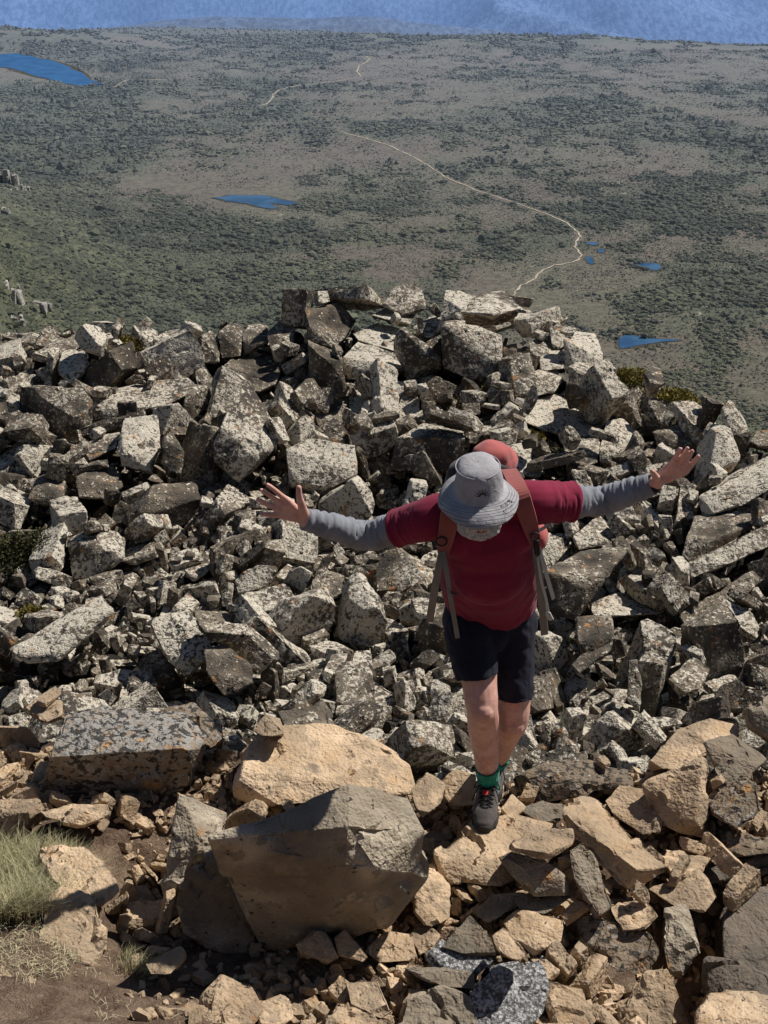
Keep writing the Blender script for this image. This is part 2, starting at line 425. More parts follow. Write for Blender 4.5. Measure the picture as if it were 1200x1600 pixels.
  [(812,1262,4.62),(850,1252,4.68),(884,1258,4.64),(880,1282,4.54),(838,1285,4.52)]),
]
# scree and crest: (name, short, label, base pixel on the ground, depth, [(x, y, metres behind the base)])
FAR = [
 ('rock_column', 'the square crest tower', 'square dark rock tower standing on the crest', (462,512), .35, [(443,452,.0),(480,451,.06),(491,457,.2),(489,505,.15),(438,508,0),(478,512,0)]),
 ('boulder', 'the pale slab beside the tower', 'broad pale slab leaning right beside the crest tower', (520,545), .4, [(476,482,.45),(530,472,.7),(556,500,.55),(540,528,.15),(522,545,.0),(484,510,.1),(480,530,.05)]),
 ('boulder', 'the split block', 'dark split block with a small white top below the crest tower', (510,622), .4, [(480,530,.35),(534,552,.30),(538,562,.1),(509,561,0),(482,542,.12),(482,600,.12),(514,622,0),(538,596,.05)]),
 ('boulder', 'the wide orange slab', 'wide block with an orange lichened top right of the split block', (575,598), .4, [(536,556,.25),(562,530,.7),(612,528,.75),(640,552,.4),(638,576,.1),(598,572,.0),(537,590,.05),(590,596,0)]),
 ('rock_slab', None, 'long pale sloping slab above the wide orange slab', (640,556), .25, [(552,522,.5),(586,505,.8),(620,510,.75),(670,530,.45),(664,546,.2),(642,556,0),(560,532,.3)]),
 ('rock_slab', None, 'flat cream slab behind the long sloping slab on the crest', (620,508), .3, [(570,490,.3),(608,480,.6),(650,490,.4),(640,506,.1),(600,498,.2)]),
 ('boulder', 'the dark humped boulder', 'dark humped boulder on top of the crest, left of the thick cap slab', (640,492), .35, [(598,476,.1),(614,450,.3),(640,442,.4),(661,451,.35),(665,482,.05),(630,492,0)]),
 ('rock', None, 'pale rounded block between the humped boulder and the tall columns', (670,530), .3, [(644,512,.2),(674,490,.5),(694,495,.4),(690,522,.05),(668,529,0)]),
 ('rock_column', 'the tall columns', 'tall dark jointed block of upright columns under the thick cap slab', (740,600), .5, [(690,504,.15),(716,500,.4),(746,520,.3),(786,524,.3),(784,572,.08),(752,600,0),(718,582,.04),(691,572,.08),(692,510,.08)]),
 ('rock_slab', 'the thick cap slab', 'thick pale cap slab jutting over the tall columns', (770,518), .35, [(730,492,.35),(748,482,.7),(800,476,.8),(832,484,.55),(830,500,.3),(770,517,.0),(734,506,.2),(770,508,.02)]),
 ('boulder', None, 'pale peaked boulder with orange lichen behind the thick cap slab', (770,492), .4, [(720,488,.1),(738,462,.4),(764,450,.6),(792,447,.6),(816,482,.3),(770,492,0)]),
 ('rock_column', None, 'narrow dark block against the left side of the tall columns', (676,578), .3, [(662,536,.1),(688,522,.35),(691,530,.2),(690,578,0),(662,576,.05)]),
 ('rock', None, 'grey block with a pale top right of the tall columns', (842,566), .3, [(826,536,.2),(846,522,.5),(862,526,.4),(860,560,.1),(830,566,0)]),
 ('rock_column', None, 'leaning narrow lichened column right of the thick cap slab', (866,550), .25, [(858,510,.2),(872,505,.35),(886,508,.3),(884,540,.1),(864,550,0)]),
 ('boulder', None, 'rounded boulder with a dark left face on the right shoulder of the crest', (905,585), .4, [(881,530,.2),(900,516,.6),(932,520,.6),(943,552,.25),(940,566,.1),(905,585,0),(882,580,.05)]),
 ('boulder', 'the clean-cut block', 'clean-cut grey block with a smooth sloping top on the right shoulder', (910,615), .4, [(888,572,.2),(920,558,.7),(944,557,.7),(952,578,.5),(941,612,.15),(918,588,.05),(888,612,.05),(915,615,0)]),
 ('rock', None, 'white-topped block squeezed between the clean-cut block and the bush', (862,592), .3, [(842,560,.3),(856,542,.6),(882,540,.6),(880,576,.1),(846,580,.1)]),
 ('rock', None, 'square block with an orange edge left of the clean-cut block', (852,622), .35, [(829,588,.25),(842,577,.5),(870,577,.5),(880,594,.3),(866,612,.05),(836,620,0)]),
 ('rock_slab', 'the shadow-crossed slab', 'broad tilted slab crossed by a shadow below the clean-cut block', (840,682), .35, [(797,652,.25),(832,628,.7),(872,612,.95),(922,636,.75),(952,650,.55),(932,682,.1),(872,678,.05),(824,662,.15)]),
 ('boulder', 'the straight-edged ledge', 'massive straight-edged ledge with a dark vertical face left of the backpack', (660,740), .5, [(605,735,.0),(620,682,.06),(660,660,.5),(724,668,.5),(728,684,.05),(724,738,0)]),
 ('rock_slab', None, 'pale flat-topped block joined to the right end of the straight-edged ledge', (755,692), .4, [(718,664,.35),(750,648,.7),(786,650,.6),(782,668,.2),(728,672,.1),(730,692,0),(778,692,0)]),
 ('boulder', None, 'grey speckled boulder just behind the backpack', (800,752), .4, [(776,692,.5),(830,685,.55),(852,722,.3),(842,745,.05),(790,735,.05),(778,712,.2)]),
 ('boulder', None, 'pale block with an upright face right of the small dead twigs', (905,738), .35, [(878,692,.4),(920,678,.6),(942,688,.5),(932,722,.1),(892,738,0)]),
 ('boulder', 'the triangular pale rock', 'triangular rock with a lit right face above the outstretched left arm', (958,730), .3, [(936,702,.06),(950,652,.5),(974,654,.6),(1001,682,.4),(976,702,.1),(960,730,0),(938,728,0)]),
 ('boulder', None, 'dark-fronted block with a crack behind the raised left hand', (1050,712), .35, [(1020,674,.1),(1058,664,.4),(1096,664,.4),(1106,690,.1),(1090,712,0),(1030,702,.03)]),
 ('rock_column', None, 'tall rounded dark rock on the skyline of the right ridge', (1150,692), .3, [(1129,640,.2),(1140,626,.3),(1160,650,.25),(1171,682,.05),(1150,692,0),(1134,670,.1)]),
 ('rock', None, 'flat grey block on the right ridge beside the yellow-green cushion bush', (1090,658), .3, [(1064,640,.2),(1090,632,.35),(1114,632,.35),(1116,650,.1),(1070,656,.02)]),
 ('rock', None, 'pale peaked rock at the ridge behind the yellow-green cushion bush', (1025,605), .3, [(1006,585,.2),(1018,570,.3),(1032,575,.3),(1038,598,.1),(1020,606,0)]),
 ('rock', None, 'rounded brown rock at the right edge on the ridge skyline', (1185,698), .3, [(1172,690,.1),(1180,672,.3),(1215,668,.3),(1220,694,.1),(1190,699,0)]),
 ('boulder', 'the long ridge beam', 'long thick beam of rock running off the right edge beside the raised hand', (1140,808), .35, [(1090,775,.2),(1150,735,.6),(1225,700,.8),(1225,750,.2),(1160,790,.05),(1098,810,0),(1092,790,.1)]),
 ('boulder', 'the big right block', 'big pale-topped block with a grey shaded left end on the right', (1090,890), .4, [(1065,868,.05),(1072,838,.15),(1086,808,.55),(1176,788,.7),(1184,815,.4),(1122,842,.1),(1090,888,0)]),
 ('rock_beam', 'the grey beam', 'long grey beam of rock lying in front of the big right block', (1100,908), .25, [(1066,882,.08),(1140,845,.25),(1225,806,.45),(1225,842,.3),(1150,878,.1),(1070,908,0)]),
 ('rock_beam', 'the orange plank rock', 'sloping plank-shaped rock with orange lichen on the right', (1080,990), .18, [(1056,958,.15),(1110,930,.35),(1176,894,.55),(1196,904,.5),(1104,974,.1),(1074,988,0)]),
 ('rock_slab', None, 'flat brown slab lying just left of the orange plank rock', (980,970), .25, [(920,945,.2),(966,925,.4),(1036,919,.45),(1032,958,.06),(930,966,0)]),
 ('boulder', 'the lit boulder at the elbow', 'large boulder with a bright speckled top just right of the hiker’s waist', (890,972), .4, [(843,898,.12),(872,878,.35),(906,860,.6),(952,854,.7),(982,858,.65),(946,902,.2),(926,934,.05),(900,968,0),(846,954,.03)]),
 ('rock', None, 'peaked rock with a pale cap below the hiker’s grey left sleeve', (920,860), .3, [(896,836,.15),(936,804,.5),(966,830,.35),(962,850,.1),(905,858,0)]),
 ('rock', None, 'upright block with a pale top right of the shorts', (925,1030), .25, [(900,964,.3),(952,960,.35),(960,1000,.1),(910,1030,0),(902,1000,.05)]),
 ('rock_beam', None, 'short stubby beam pointing left beside the shorts', (910,1052), .2, [(893,1040,.05),(940,992,.3),(958,994,.3),(956,1014,.2),(904,1052,0)]),
 ('rock', None, 'six-sided block with a bright top in the lower right scree', (1075,1088), .25, [(1042,1062,.1),(1078,1024,.4),(1112,1046,.3),(1096,1076,.06),(1060,1088,0)]),
 ('rock_slab', None, 'thin pale stone standing on edge above the orange-flecked boulder', (990,1122), .1, [(982,1032,.2),(996,1030,.22),(1003,1070,.12),(1000,1118,0),(980,1095,.04)]),
 ('boulder', 'the leaning pale boulder', 'tall leaning boulder with a big pale orange-flecked face on the left', (370,755), .45, [(346,668,.12),(366,618,.5),(386,596,.75),(412,634,.6),(436,682,.35),(424,702,.15),(394,711,.05),(364,704,.05),(336,692,.08),(334,722,.0),(372,755,0),(402,722,.05)]),
 ('rock_slab', 'the pale tilted slab', 'pale tilted slab above the leaning pale boulder', (405,614), .3, [(349,572,.4),(374,556,.7),(450,556,.75),(432,600,.1),(406,612,0),(354,609,.1)]),
 ('rock', None, 'bright narrow wedge standing left of the pale tilted slab', (322,632), .25, [(306,580,.3),(322,572,.4),(343,610,.1),(336,630,0),(311,631,0)]),
 ('rock_beam', 'the low long slab', 'low long slab with an orange end on the left scree', (230,658), .35, [(140,625,.2),(160,614,.4),(214,600,.6),(300,590,.7),(306,610,.4),(258,634,.1),(160,640,.06),(143,658,0)]),
 ('boulder', 'the speckled left block', 'large block with a flat white-speckled face on the left', (220,740), .35, [(184,694,.1),(195,654,.5),(246,648,.55),(252,700,.2),(236,724,.04),(208,712,.04),(182,700,.08),(188,728,0),(236,740,0)]),
 ('rock', None, 'dark leaning block just right of the speckled left block', (270,742), .3, [(252,684,.1),(268,672,.3),(288,706,.1),(282,740,0),(258,732,0)]),
 ('rock', None, 'grey-topped block left of the speckled left block', (155,722), .3, [(130,706,.1),(150,680,.4),(188,674,.4),(182,700,.08),(140,720,0)]),
 ('boulder', None, 'bulky block with a rounded pale top below the speckled left block', (155,780), .35, [(120,746,.15),(150,730,.4),(180,724,.45),(191,760,.1),(165,779,0),(125,775,0)]),
 ('boulder', 'the pale triangle rock', 'rock with a pale triangular face near the left edge', (70,790), .35, [(44,778,.05),(56,758,.2),(68,727,.5),(103,752,.3),(76,772,.05),(62,790,0),(100,785,.05)]),
 ('boulder', 'the pit block', 'upright block beside the dark bushy pit on the left', (140,912), .35, [(104,842,.2),(150,820,.5),(196,835,.4),(192,872,.1),(150,900,.02),(112,908,0),(150,852,.1)]),
 ('boulder', 'the long left block', 'long straight-edged block lying in the lower left scree', (60,1042), .3, [(14,1015,.1),(60,984,.3),(160,925,.6),(181,955,.35),(90,1034,.02),(40,1038,0),(110,985,.28)]),
 ('boulder', 'the shaded round block', 'dark rounded block with a pale rim in the lower left scree', (290,1060), .35, [(226,962,.25),(290,955,.35),(336,990,.2),(322,1032,.05),(290,1060,0),(256,1022,.05)]),
 ('boulder', None, 'white-blotched block right of the shaded round block', (350,1090), .3, [(318,1012,.25),(350,1004,.35),(392,1040,.2),(396,1066,.08),(350,1088,0),(322,1052,.06)]),
 ('rock_slab', 'the pale flat slab', 'pale flat slab tilted toward the viewer in the middle left scree', (310,910), .25, [(280,882,.2),(350,844,.6),(376,860,.5),(302,906,.02)]),
 ('rock', None, 'flat-faced stone with a sharp right end below the pale flat slab', (410,962), .25, [(374,930,.2),(446,910,.4),(462,934,.2),(426,956,.02),(380,952,.05)]),
 ('rock', 'the six-sided stone', 'six-sided pale stone face among the scree left of the hiker', (505,946), .2, [(486,906,.3),(515,887,.45),(539,900,.38),(536,930,.1),(505,942,0),(489,930,.1)]),
 ('boulder', None, 'large shaded boulder above the raised right hand', (500,772), .4, [(446,702,.3),(480,684,.45),(556,694,.4),(561,740,.1),(500,772,0),(450,760,.05)]),
 ('rock', None, 'rounded dark block between the leaning pale boulder and the split block', (515,672), .3, [(490,645,.2),(512,625,.4),(542,622,.4),(540,660,.05),(500,672,0)]),
 ('rock', None, 'pale-faced block below the split block', (562,656), .3, [(544,616,.25),(568,607,.35),(581,630,.15),(570,652,0),(548,650,0)]),
 ('rock', None, 'pair-cornered grey block under the wide orange slab', (635,660), .3, [(614,642,.1),(640,607,.4),(656,624,.25),(656,656,0),(622,658,0)]),
 ('rock_slab', None, 'thin slab resting in front of the straight-edged ledge top', (660,662), .2, [(626,655,.05),(656,640,.2),(690,635,.25),(690,648,.1),(630,662,0)]),
 ('rock', None, 'square dark-fronted rock on the left crest', (232,548), .3, [(219,520,.1),(232,509,.3),(246,516,.25),(244,545,0),(220,545,0)]),
 ('boulder', None, 'large upright rock with pale right side on the left crest', (258,576), .35, [(240,530,.2),(256,520,.4),(275,530,.35),(275,566,.05),(258,576,0),(242,566,.05)]),
 ('rock_column', None, 'upright grey stone left of the crest blocks', (330,568), .3, [(315,522,.15),(328,517,.3),(340,524,.25),(344,566,0),(318,566,0)]),
 ('rock', None, 'dark-fronted crest block with a pale top', (360,562), .3, [(341,520,.15),(360,505,.4),(379,508,.4),(376,556,.02),(346,560,0)]),
 ('rock', None, 'orange-topped crest block between two darker ones', (398,552), .3, [(378,525,.2),(388,506,.5),(420,506,.5),(420,535,.1),(382,552,0)]),
 ('rock', None, 'orange-edged layered block left of the crest tower', (438,546), .3, [(416,520,.2),(436,502,.45),(462,508,.4),(460,535,.05),(424,546,0)]),
 ('rock_slab', None, 'long pale slab on the far left crest', (110,566), .3, [(46,556,.05),(90,530,.5),(140,512,.75),(145,522,.6),(110,556,.1),(60,566,0)]),
 ('boulder', None, 'broad pale rock below the far left crest bush', (110,605), .35, [(88,580,.1),(98,548,.5),(134,545,.55),(138,570,.2),(110,604,0)]),
 ('rock_slab', None, 'flat pale slab right of the far left crest bush', (190,572), .3, [(160,552,.2),(190,540,.5),(240,542,.5),(236,558,.2),(172,572,0)]),
]


def hero_points(verts, depth, base=None):
    vis = []
    for (px, py, k) in verts:
        if base is not None: vis.append(at(px, py, base + k))
        elif k > 2: vis.append(at(px, py, k))
        else: vis.append(atz(px, py, k))
    vis = np.array(vis); c = vis.mean(0)
    d = vis - CAMP; d /= np.linalg.norm(d, axis=1)[:, None]
    d = d + np.array([0, .25, -.25]); 
    back = c + (vis - c) * 0.82 + d * depth
    return np.vstack([vis, back]), vis


def hero_list():
    out = []
    for i, (n, m, short, label, dep, vs) in enumerate(NEAR):
        my = sum(v[1] for v in vs) / len(vs)
        if my > 1490:   # the lowest stones stand proud of the path
            vs = [(a, b, c - .16 if c > 2 else c) for a, b, c in vs]
        P, vis = hero_points(vs, dep)
        out.append(dict(name=n, mat=m, short=short, label=label, pts=P, near=True, seed=i + 1))
    for i, (n, short, label, b, dep, vs) in enumerate(FAR):
        base = hit(b[0], b[1], lambda x, y: G(x, y) + .34, 5.6, 40)[1]
        P, vis = hero_points(vs, dep, base)
        out.append(dict(name=n, mat='scree', short=short, label=label, pts=P, near=False, seed=i + 201))
    return out


# ------------------------------------------------------------------ materials
class NB:
    def __init__(self, name):
        self.m = bpy.data.materials.new(name); self.m.use_nodes = True
        self.t = self.m.node_tree; self.t.nodes.clear()
        self.out = self.n('ShaderNodeOutputMaterial'); self.b = self.n('ShaderNodeBsdfPrincipled')
        self.t.links.new(self.b.outputs[0], self.out.inputs[0])
        self.b.inputs['Specular IOR Level'].default_value = 0.25

    def n(self, k, **kw):
        x = self.t.nodes.new(k)
        for a, v in kw.items(): setattr(x, a, v)
        return x

    def put(self, sock, v):
        if hasattr(v, 'links'): self.t.links.new(v, sock)
        elif isinstance(v, (tuple, list)) and len(v) == 3 and sock.type == 'RGBA': sock.default_value = (*v, 1)
        else: sock.default_value = v

    def pos(self, scale=1.0, off=(0, 0, 0), kind='world'):
        if kind == 'world': s = self.n('ShaderNodeNewGeometry').outputs['Position']
        else: s = self.n('ShaderNodeTexCoord').outputs['Object']
        mp = self.n('ShaderNodeMapping'); self.put(mp.inputs[0], s)
        mp.inputs['Location'].default_value = off
        mp.inputs['Scale'].default_value = (scale,) * 3 if not isinstance(scale, tuple) else scale
        return mp.outputs[0]

    def noise(self, vec, scale=1.0, detail=4, rough=.55, dist=0.0):
        x = self.n('ShaderNodeTexNoise'); self.put(x.inputs['Vector'], vec)
        x.inputs['Scale'].default_value = scale; x.inputs['Detail'].default_value = detail
        x.inputs['Roughness'].default_value = rough; x.inputs['Distortion'].default_value = dist
        return x.outputs['Fac']

    def voro(self, vec, scale=1.0, feature='F1', out='Distance', rnd=1.0):
        x = self.n('ShaderNodeTexVoronoi', feature=feature); self.put(x.inputs['Vector'], vec)
        x.inputs['Scale'].default_value = scale; x.inputs['Randomness'].default_value = rnd
        return x.outputs[out]

    def ramp(self, v, a, b, lo=0.0, hi=1.0):
        x = self.n('ShaderNodeMapRange'); x.interpolation_type = 'SMOOTHSTEP'
        self.put(x.inputs['Value'], v); x.inputs['From Min'].default_value = a; x.inputs['From Max'].default_value = b
        x.inputs['To Min'].default_value = lo; x.inputs['To Max'].default_value = hi
        return x.outputs[0]

    def mix(self, f, a, b, blend='MIX'):
        x = self.n('ShaderNodeMix', data_type='RGBA', blend_type=blend)
        self.put(x.inputs[0], f); self.put(x.inputs[6], a); self.put(x.inputs[7], b)
        return x.outputs[2]

    def math(self, op, a, b=0.0):
        x = self.n('ShaderNodeMath', operation=op); self.put(x.inputs[0], a); self.put(x.inputs[1], b)
        return x.outputs[0]

    def bump(self, h, dist=.01, strength=1.0, prev=None):
        x = self.n('ShaderNodeBump'); self.put(x.inputs['Height'], h)
        x.inputs['Distance'].default_value = dist; x.inputs['Strength'].default_value = strength
        if prev is not None: self.put(x.inputs['Normal'], prev)
        return x.outputs[0]

    def rnd(self):
        return self.n('ShaderNodeObjectInfo').outputs['Random']

    def attr(self, name, out='Fac'):
        return self.n('ShaderNodeAttribute', attribute_name=name).outputs[out]

    def done(self, color, rough=.9, normal=None):
        self.put(self.b.inputs['Base Color'], color); self.put(self.b.inputs['Roughness'], rough)
        if normal is not None: self.put(self.b.inputs['Normal'], normal)
        return self.m


def rock_material(name, ca, cb, cc, pale=.5, pale_col=(.74, .67, .55), orange=.5, orange_col=(.40, .20, .08),
                  dark=.5, dark_col=(.025, .024, .022), bump=.006, use_attr=False, sc=1.0, edge=.35, cracks=.3, stain=0.0):
    k = NB(name)
    rv = k.attr('stone_tone') if use_attr else k.rnd()
    p = k.pos(1.0)
    off = k.n('ShaderNodeVectorMath', operation='ADD'); k.put(off.inputs[0], p)
    cmb = k.n('ShaderNodeCombineXYZ')
    k.put(cmb.inputs[0], k.math('MULTIPLY', rv, 37.0)); k.put(cmb.inputs[1], k.math('MULTIPLY', rv, 91.0)); k.put(cmb.inputs[2], k.math('MULTIPLY', rv, 53.0))
    k.put(off.inputs[1], cmb.outputs[0])
    v = off.outputs[0]
    big = k.noise(v, 2.6 * sc, 2, .6)
    mid = k.noise(v, 11 * sc, 3, .68)
    fine = k.noise(v, 75 * sc, 1, .7)
    c = k.mix(k.ramp(big, .35, .65), ca, cb)
    c = k.mix(k.ramp(mid, .45, .72, 0, .8), c, cc)
    # grain, and weathered skins with sharp borders
    gr = k.noise(v, 190 * sc, 1, .7)
    c = k.mix(k.ramp(gr, .38, .66, 0, .24), c, tuple(x * .5 for x in ca))
    if stain > 0:
        st = k.math('ADD', k.noise(v, 3.1 * sc, 4, .62), k.math('MULTIPLY', mid, .22))
        c = k.mix(k.ramp(st, .60, .635, 0, stain), c, (.19, .15, .11))
        c = k.mix(k.ramp(st, .50, .475, 0, stain * .8), c, tuple(min(1, x * 1.22) for x in cb))
        st2 = k.noise(v, 7.3 * sc, 3, .7)
        c = k.mix(k.ramp(st2, .64, .67, 0, stain), c, (.075, .062, .05))
    # tone of each stone
    tone = k.math('MULTIPLY_ADD', rv, .5); tone.node.inputs[2].default_value = .94
    hsv = k.n('ShaderNodeHueSaturation'); k.put(hsv.inputs['Color'], c); k.put(hsv.inputs['Value'], tone)
    c = hsv.outputs[0]
    # pale crustose lichen: blotches broken up by fine noise
    if pale > 0:
        pl = k.noise(v, 27 * sc, 4, .74)
        pm = big
        s = k.math('ADD', pl, k.math('ADD', k.math('MULTIPLY', pm, .55), k.math('MULTIPLY', k.math('SUBTRACT', rv, .5), .22)))
        lim = .98 - .32 * pale
        f = k.ramp(s, lim - .035, lim + .045)
        pc = k.mix(k.ramp(gr, .4, .6), pale_col, tuple(x * .62 for x in pale_col))
        c = k.mix(k.math('MULTIPLY', f, .86), c, pc)
        # round spots
    if pale > .3:
        vd = k.voro(v, 24 * sc); spot = k.ramp(vd, .24, .16)
        spot = k.math('MULTIPLY', spot, k.ramp(mid, .50, .58))
        c = k.mix(k.math('MULTIPLY', spot, .8), c, tuple(min(1, x * 1.12) for x in pale_col))
    if orange > 0:
        o = k.math('ADD', k.noise(v, 6.5 * sc, 3, .65), k.math('MULTIPLY', mid, .35))
        f = k.ramp(o, .88 - .12 * orange, .95 - .12 * orange)
        c = k.mix(k.math('MULTIPLY', f, .75), c, orange_col)
    if dark > 0:
        d = k.math('ADD', k.noise(v, 33 * sc, 2, .72), k.math('MULTIPLY', big, .5))
        f = k.ramp(d, .94 - .16 * dark, 1.0 - .16 * dark)
        c = k.mix(k.math('MULTIPLY', f, .88), c, dark_col)
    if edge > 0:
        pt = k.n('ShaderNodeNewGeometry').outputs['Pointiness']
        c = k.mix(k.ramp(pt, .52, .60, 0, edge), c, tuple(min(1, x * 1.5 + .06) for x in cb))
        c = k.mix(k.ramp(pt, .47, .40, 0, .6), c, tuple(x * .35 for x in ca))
    crack = None
    if cracks > 0:
        wv = k.n('ShaderNodeVectorMath', operation='MULTIPLY_ADD'); nz = k.n('ShaderNodeTexNoise'); k.put(nz.inputs['Vector'], v); nz.inputs['Scale'].default_value = 5 * sc; nz.inputs['Detail'].default_value = 3
        k.put(wv.inputs[0], nz.outputs['Color']); wv.inputs[1].default_value = (.22 / sc,) * 3; k.put(wv.inputs[2], v)
        ck = k.voro(wv.outputs[0], 2.1 * sc, 'DISTANCE_TO_EDGE')
        crack = k.math('MULTIPLY', k.ramp(ck, .011, .001), k.ramp(k.noise(v, 2.3 * sc, 2), .47, .56))
        c = k.mix(k.math('MULTIPLY', crack, cracks), c, (.03, .025, .02))
    h = k.math('ADD', k.math('MULTIPLY', mid, 1.0), k.math('MULTIPLY', fine, .45))
    h = k.math('ADD', h, k.math('MULTIPLY', k.noise(v, 27 * sc, 2, .7), .8))
    if crack is not None: h = k.math('SUBTRACT', h, k.math('MULTIPLY', crack, cracks * 1.6))
    nrm = k.bump(h, bump * 2.6, .95)
    return k.done(c, .93, nrm)


def plain_material(name, col, var=.25, scale=30, rough=.85, bump=0.0, kind='world', bscale=None):
    k = NB(name)
    p = k.pos(1.0, kind=kind)
    n = k.noise(p, scale, 4, .6)
    c = k.mix(k.ramp(n, .3, .7), tuple(x * (1 - var) for x in col), tuple(min(1, x * (1 + var)) for x in col))
    nrm = k.bump(k.noise(p, bscale or scale * 3, 4, .6), bump, .8) if bump else None
    return k.done(c, rough, nrm)


def haze_glow(k, dist):
    # haze imitated by faint bluish emission from the surface, growing with distance
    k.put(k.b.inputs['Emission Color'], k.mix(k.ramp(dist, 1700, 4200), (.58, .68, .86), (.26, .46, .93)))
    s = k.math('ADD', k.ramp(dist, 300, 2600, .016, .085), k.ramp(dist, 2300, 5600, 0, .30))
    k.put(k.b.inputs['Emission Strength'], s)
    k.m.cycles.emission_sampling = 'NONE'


def make_materials():
    M = {}
    grey = dict(ca=(.055, .047, .038), cb=(.26, .215, .16), cc=(.15, .11, .075))
    M['scree'] = rock_material('lichened dolerite', **grey, pale=.60, orange=.5, dark=.62)
    M['scree_small'] = rock_material('lichened scree', **grey, pale=.5, orange=.35, dark=.5, use_attr=True, edge=0, cracks=0)
    tan = dict(ca=(.33, .24, .155), cb=(.50, .37, .245), cc=(.39, .26, .145))
    M['tan'] = rock_material('tan dolerite', **tan, pale=0, pale_col=(.46, .40, .31), orange=.25, orange_col=(.36, .19, .075), dark=.06, dark_col=(.06, .05, .04), cracks=0, stain=.5)
    M['tan_small'] = rock_material('tan broken stone', **tan, pale=0, pale_col=(.46, .40, .31), orange=.2, dark=.05, use_attr=True, edge=0, cracks=0, stain=.35)
    M['tan_grey'] = rock_material('grey brown dolerite', (.17, .145, .11), (.29, .24, .18), (.22, .16, .105), pale=0, orange=.15, dark=.15, cracks=.1, stain=.4)
    M['tan_dark'] = rock_material('dark brown dolerite', (.19, .16, .12), (.48, .41, .31), (.31, .25, .18), pale=0, orange=.12, dark=.2, cracks=.12, stain=.45)
    M['tan_shade'] = rock_material('shade-darkened rough dolerite', (.07, .06, .05), (.15, .125, .10), (.10, .08, .06), pale=0, orange=.1, dark=.3, stain=.3, cracks=.2)  # darker base colour imitates the deep shade around these stones
    M['tan_lichen'] = rock_material('spotted brown dolerite', (.15, .115, .08), (.27, .21, .15), (.20, .13, .08), pale=.42, pale_col=(.35, .34, .32), orange=.75, orange_col=(.50, .27, .10), dark=.95, cracks=.2, stain=.5)
    # pitted stone
    k = NB('pitted white stone'); p = k.pos(1.0)
    vd = k.voro(p, 85); n = k.noise(p, 55, 6, .8, 1.2)
    f = k.ramp(k.math('ADD', k.math('MULTIPLY', vd, .35), k.math('ADD', n, k.math('MULTIPLY', k.noise(p, 12, 3), .3))), .80, 1.02)
    c = k.mix(f, (.47, .465, .46), (.17, .17, .172))
    c = k.mix(k.ramp(k.noise(p, 9, 3), .45, .65), c, (.30, .30, .30), 'MULTIPLY') if False else c
    M['crystal'] = k.done(c, .9, k.bump(k.math('SUBTRACT', 1.0, k.math('ADD', f, k.noise(p, 22, 4, .7))), .03, 1.0))
    # ground between the stones
    k = NB('rubble ground'); p = k.pos(1.0)
    y = k.n('ShaderNodeSeparateXYZ'); k.put(y.inputs[0], p)
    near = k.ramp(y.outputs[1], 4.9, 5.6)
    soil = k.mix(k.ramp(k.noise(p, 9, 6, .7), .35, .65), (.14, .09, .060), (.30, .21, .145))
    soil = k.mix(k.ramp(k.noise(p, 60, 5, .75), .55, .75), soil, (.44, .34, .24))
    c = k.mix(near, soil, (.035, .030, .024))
    h = k.math('ADD', k.noise(p, 14, 6, .75), k.math('MULTIPLY', k.noise(p, 70, 4, .7), .5))
    M['ground'] = k.done(c, .95, k.bump(h, .05, 1.0))
    # moor, flank and far hills
    k = NB('moor'); p = k.pos(1.0)
    sp = k.n('ShaderNodeSeparateXYZ'); k.put(sp.inputs[0], p)
    veg = k.attr('veg')
    flat = k.pos((1, 1, .15))
    n1 = k.noise(flat, .022, 5, .68); n2 = k.noise(flat, .16, 4, .7); n3 = k.noise(flat, .006, 4, .6)
    heath = k.mix(k.ramp(n3, .40, .60), (.155, .124, .092), (.142, .134, .086))
    heath = k.mix(k.ramp(n2, .42, .66), heath, (.075, .062, .046))
    heath = k.mix(k.ramp(n1, .58, .70, 0, .6), heath, (.20, .16, .125))
    green = k.mix(k.ramp(n2, .38, .62), (.105, .112, .064), (.050, .058, .034))
    v2 = k.math('ADD', veg, k.math('MULTIPLY', k.math('SUBTRACT', n1, .5), 1.1))
    c = k.mix(k.ramp(v2, .30, .62), heath, green)
    c = k.mix(k.ramp(k.noise(flat, .55, 3, .7), .35, .68, 0, .55), c, (.06, .055, .04))
    pale = k.ramp(k.math('ADD', k.noise(flat, .10, 4, .75), k.math('MULTIPLY', k.noise(flat, .012, 3), .5)), .93, .99)
    c = k.mix(k.math('MULTIPLY', pale, .55), c, (.42, .37, .31))
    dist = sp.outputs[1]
    # haze painted into the base colour, bluer with distance
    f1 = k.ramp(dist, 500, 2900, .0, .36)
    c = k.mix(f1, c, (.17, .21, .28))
    wood = k.mix(k.ramp(k.noise(k.pos((.075, .02, .05)), 1.0, 5, .8), .38, .62), (.03, .06, .13), (.09, .14, .25))  # woods colour with the blue of the haze mixed in
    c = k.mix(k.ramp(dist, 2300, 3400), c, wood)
    haze_glow(k, dist)
    hb = k.math('ADD', n2, k.math('MULTIPLY', n1, 3.0))
    M['moor'] = k.done(c, .95, k.bump(hb, 1.6, .7))
    # shrubs of the moor
    k = NB('moor scrub'); p = k.pos(1.0)
    sp = k.n('ShaderNodeSeparateXYZ'); k.put(sp.inputs[0], p)
    t = k.attr('tone')
    c = k.mix(t, (.050, .056, .033), (.150, .150, .085))
    c = k.mix(k.ramp(k.noise(p, 1.6, 4, .75), .4, .7), c, (.045, .052, .032))
    c = k.mix(k.ramp(sp.outputs[1], 500, 2900, .0, .40), c, (.16, .215, .31))  # haze painted into the shrub and tree colour, bluer farther off
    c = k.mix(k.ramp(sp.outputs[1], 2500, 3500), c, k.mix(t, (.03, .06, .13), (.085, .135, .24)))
    haze_glow(k, sp.outputs[1])
